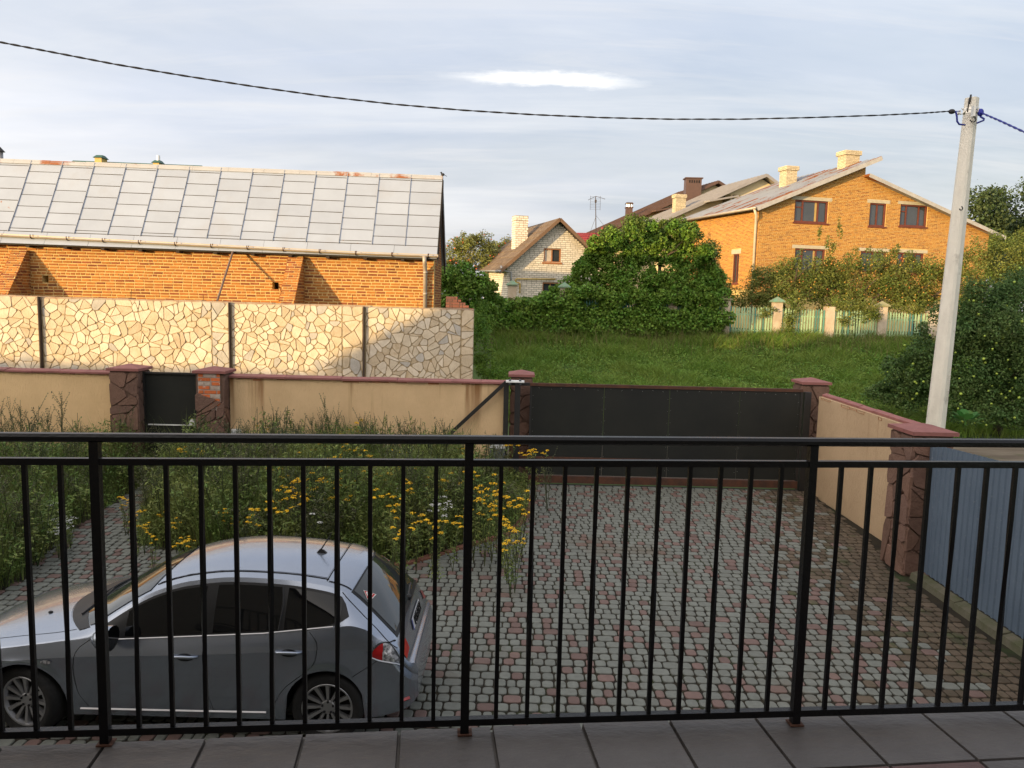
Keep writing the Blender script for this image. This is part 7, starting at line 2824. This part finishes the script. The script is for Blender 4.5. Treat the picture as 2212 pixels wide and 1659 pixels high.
# two triangular warning stickers inside the rear window corners
M_STW, M_STR = mat("sticker_white", (.78, .76, .72), rough=.5), mat("sticker_red", (.5, .02, .02), rough=.5)
for nm_, (uc, tc_) in (("near", (3.80, .78)), ("far", (3.80, -.72))):
    o_ = on_top(uc, tc_); eu = on_top(uc + .06, tc_) - o_; et = on_top(uc, tc_ + .12) - o_
    eu /= np.linalg.norm(eu); et /= np.linalg.norm(et)
    nn_ = np.cross(eu, et); nn_ = nn_ if nn_[2] > 0 else -nn_
    if nm_ == "near":
        et = et - eu * np.dot(et, eu); et /= np.linalg.norm(et)
    tri = lambda s, h_: [o_ + nn_ * h_ + eu * (.075 + .0) + et * s * .0 + (eu * (-.085 * s) if False else 0) * 1 + q_ for q_ in (eu * (-.07 * s), eu * (.06 * s) + et * (.075 * s), eu * (.06 * s) - et * (.075 * s))]
    stk = None
    for s, h_, mm_, nn2 in ((.82, .0125, M_STW, "sticker"), (.71, .0138, M_STR, "sticker_border"), (.47, .0151, M_STW, "sticker_field")):
        T_ = tri(s, h_)
        f = (0, 1, 2) if np.dot(np.cross(T_[1] - T_[0], T_[2] - T_[0]), nn_) > 0 else (0, 2, 1)
        ob = MB().add(T_, [f]).build(nn2, mm_, stk or car)
        stk = stk or ob
    m = MB()
    c_ = o_ + nn_ * .0165 + eu * .085
    m.bar(c_ - eu * .022, c_ + eu * .008, .007, .002, up=nn_)
    m.bar(c_ + eu * .008 + et * .013, c_ + eu * .012 - et * .013, .006, .002, up=nn_)
    m.bar(c_ - eu * .008 + et * .009, c_ + eu * .008 + et * .011, .005, .002, up=nn_)
    m.build("sticker_mark", M_TRIM, stk)
# front grille and lower intake
MB().tube([cw(-.02, -.32, .52), cw(-.045, 0, .53), cw(-.02, .32, .52)], .05, 8).build("grille", M_TRIM, car)


def wheel(hb, sg, steer):
    c = cw(hb, sg * .735, .315)
    cs, sn = math.cos(steer), math.sin(steer)

    def T(p):
        x, y_, z = p[0] * CS, -sg * p[1] * CS, p[2] * CS
        return (c[0] + x * cs - y_ * sn, c[1] + x * sn + y_ * cs, c[2] + z)
    ty = MB().lathe([(.225, -.09), (.27, -.10), (.300, -.095), (.313, -.075), (.315, 0), (.313, .075), (.300, .095), (.27, .105), (.225, .092)], 40, 0, T)
    # tread grooves
    w = bpy.data.objects.new("wheel", None)
    w.empty_display_size = .1
    COL.objects.link(w)
    w.parent = car
    ty.build("tyre", M_TYRE, w, True)
    rim = MB()
    rim.lathe([(.226, -.08), (.228, .088), (.222, .094), (.210, .092), (.200, .06), (.195, -.05)], 40, 0, T)
    rim.lathe([(.0, .066), (.055, .068), (.064, .062), (.066, .03)], 24, 0, T)
    for k in range(12):
        a = 2 * math.pi * k / 12
        for sd in (0,):
            ca, sa = math.cos(a), math.sin(a)
            ring0, ring1 = [], []
            for (w_, h_) in ((-.016, .035), (.016, .035), (.011, .062), (-.011, .062)):
                ring0.append(T((ca * .05 - sa * w_ * .8, h_ + .002, sa * .05 + ca * w_ * .8)))
            for (w_, h_) in ((-.024, .05), (.024, .05), (.017, .082), (-.017, .082)):
                ring1.append(T((ca * .215 - sa * w_, h_, sa * .215 + ca * w_)))
            rim.hexa(ring0, ring1)
    rim.build("rim", M_RIM, w, False)
    d = MB().lathe([(.0, .0), (.195, .0), (.195, -.02)], 24, 0, T)
    d.build("brake_disc", mat("brake_dark", (.03, .028, .026), rough=.6), w)
    nb = MB()
    for k in range(5):
        a = 2 * math.pi * k / 5 + .3
        p = T((.05 * math.cos(a), .072, .05 * math.sin(a)))
        nb.ball(p, .0115, 6, 4)
    nb.build("wheel_nuts", M_TRIM, w)


for sg in (1, -1):
    wheel(HUBS[0], sg, -.22)
    wheel(HUBS[1], sg, 0)

# ================================================================== finish: every thing's Empty sits at its base
bpy.context.view_layer.update()
for o in list(bpy.data.objects):
    if o.type == 'EMPTY' and "base" in o.keys():
        b = Vector([float(v) for v in o["base"]])
        del o["base"]
        o.location = b
        for ch in o.children:
            ch.location = ch.location - b
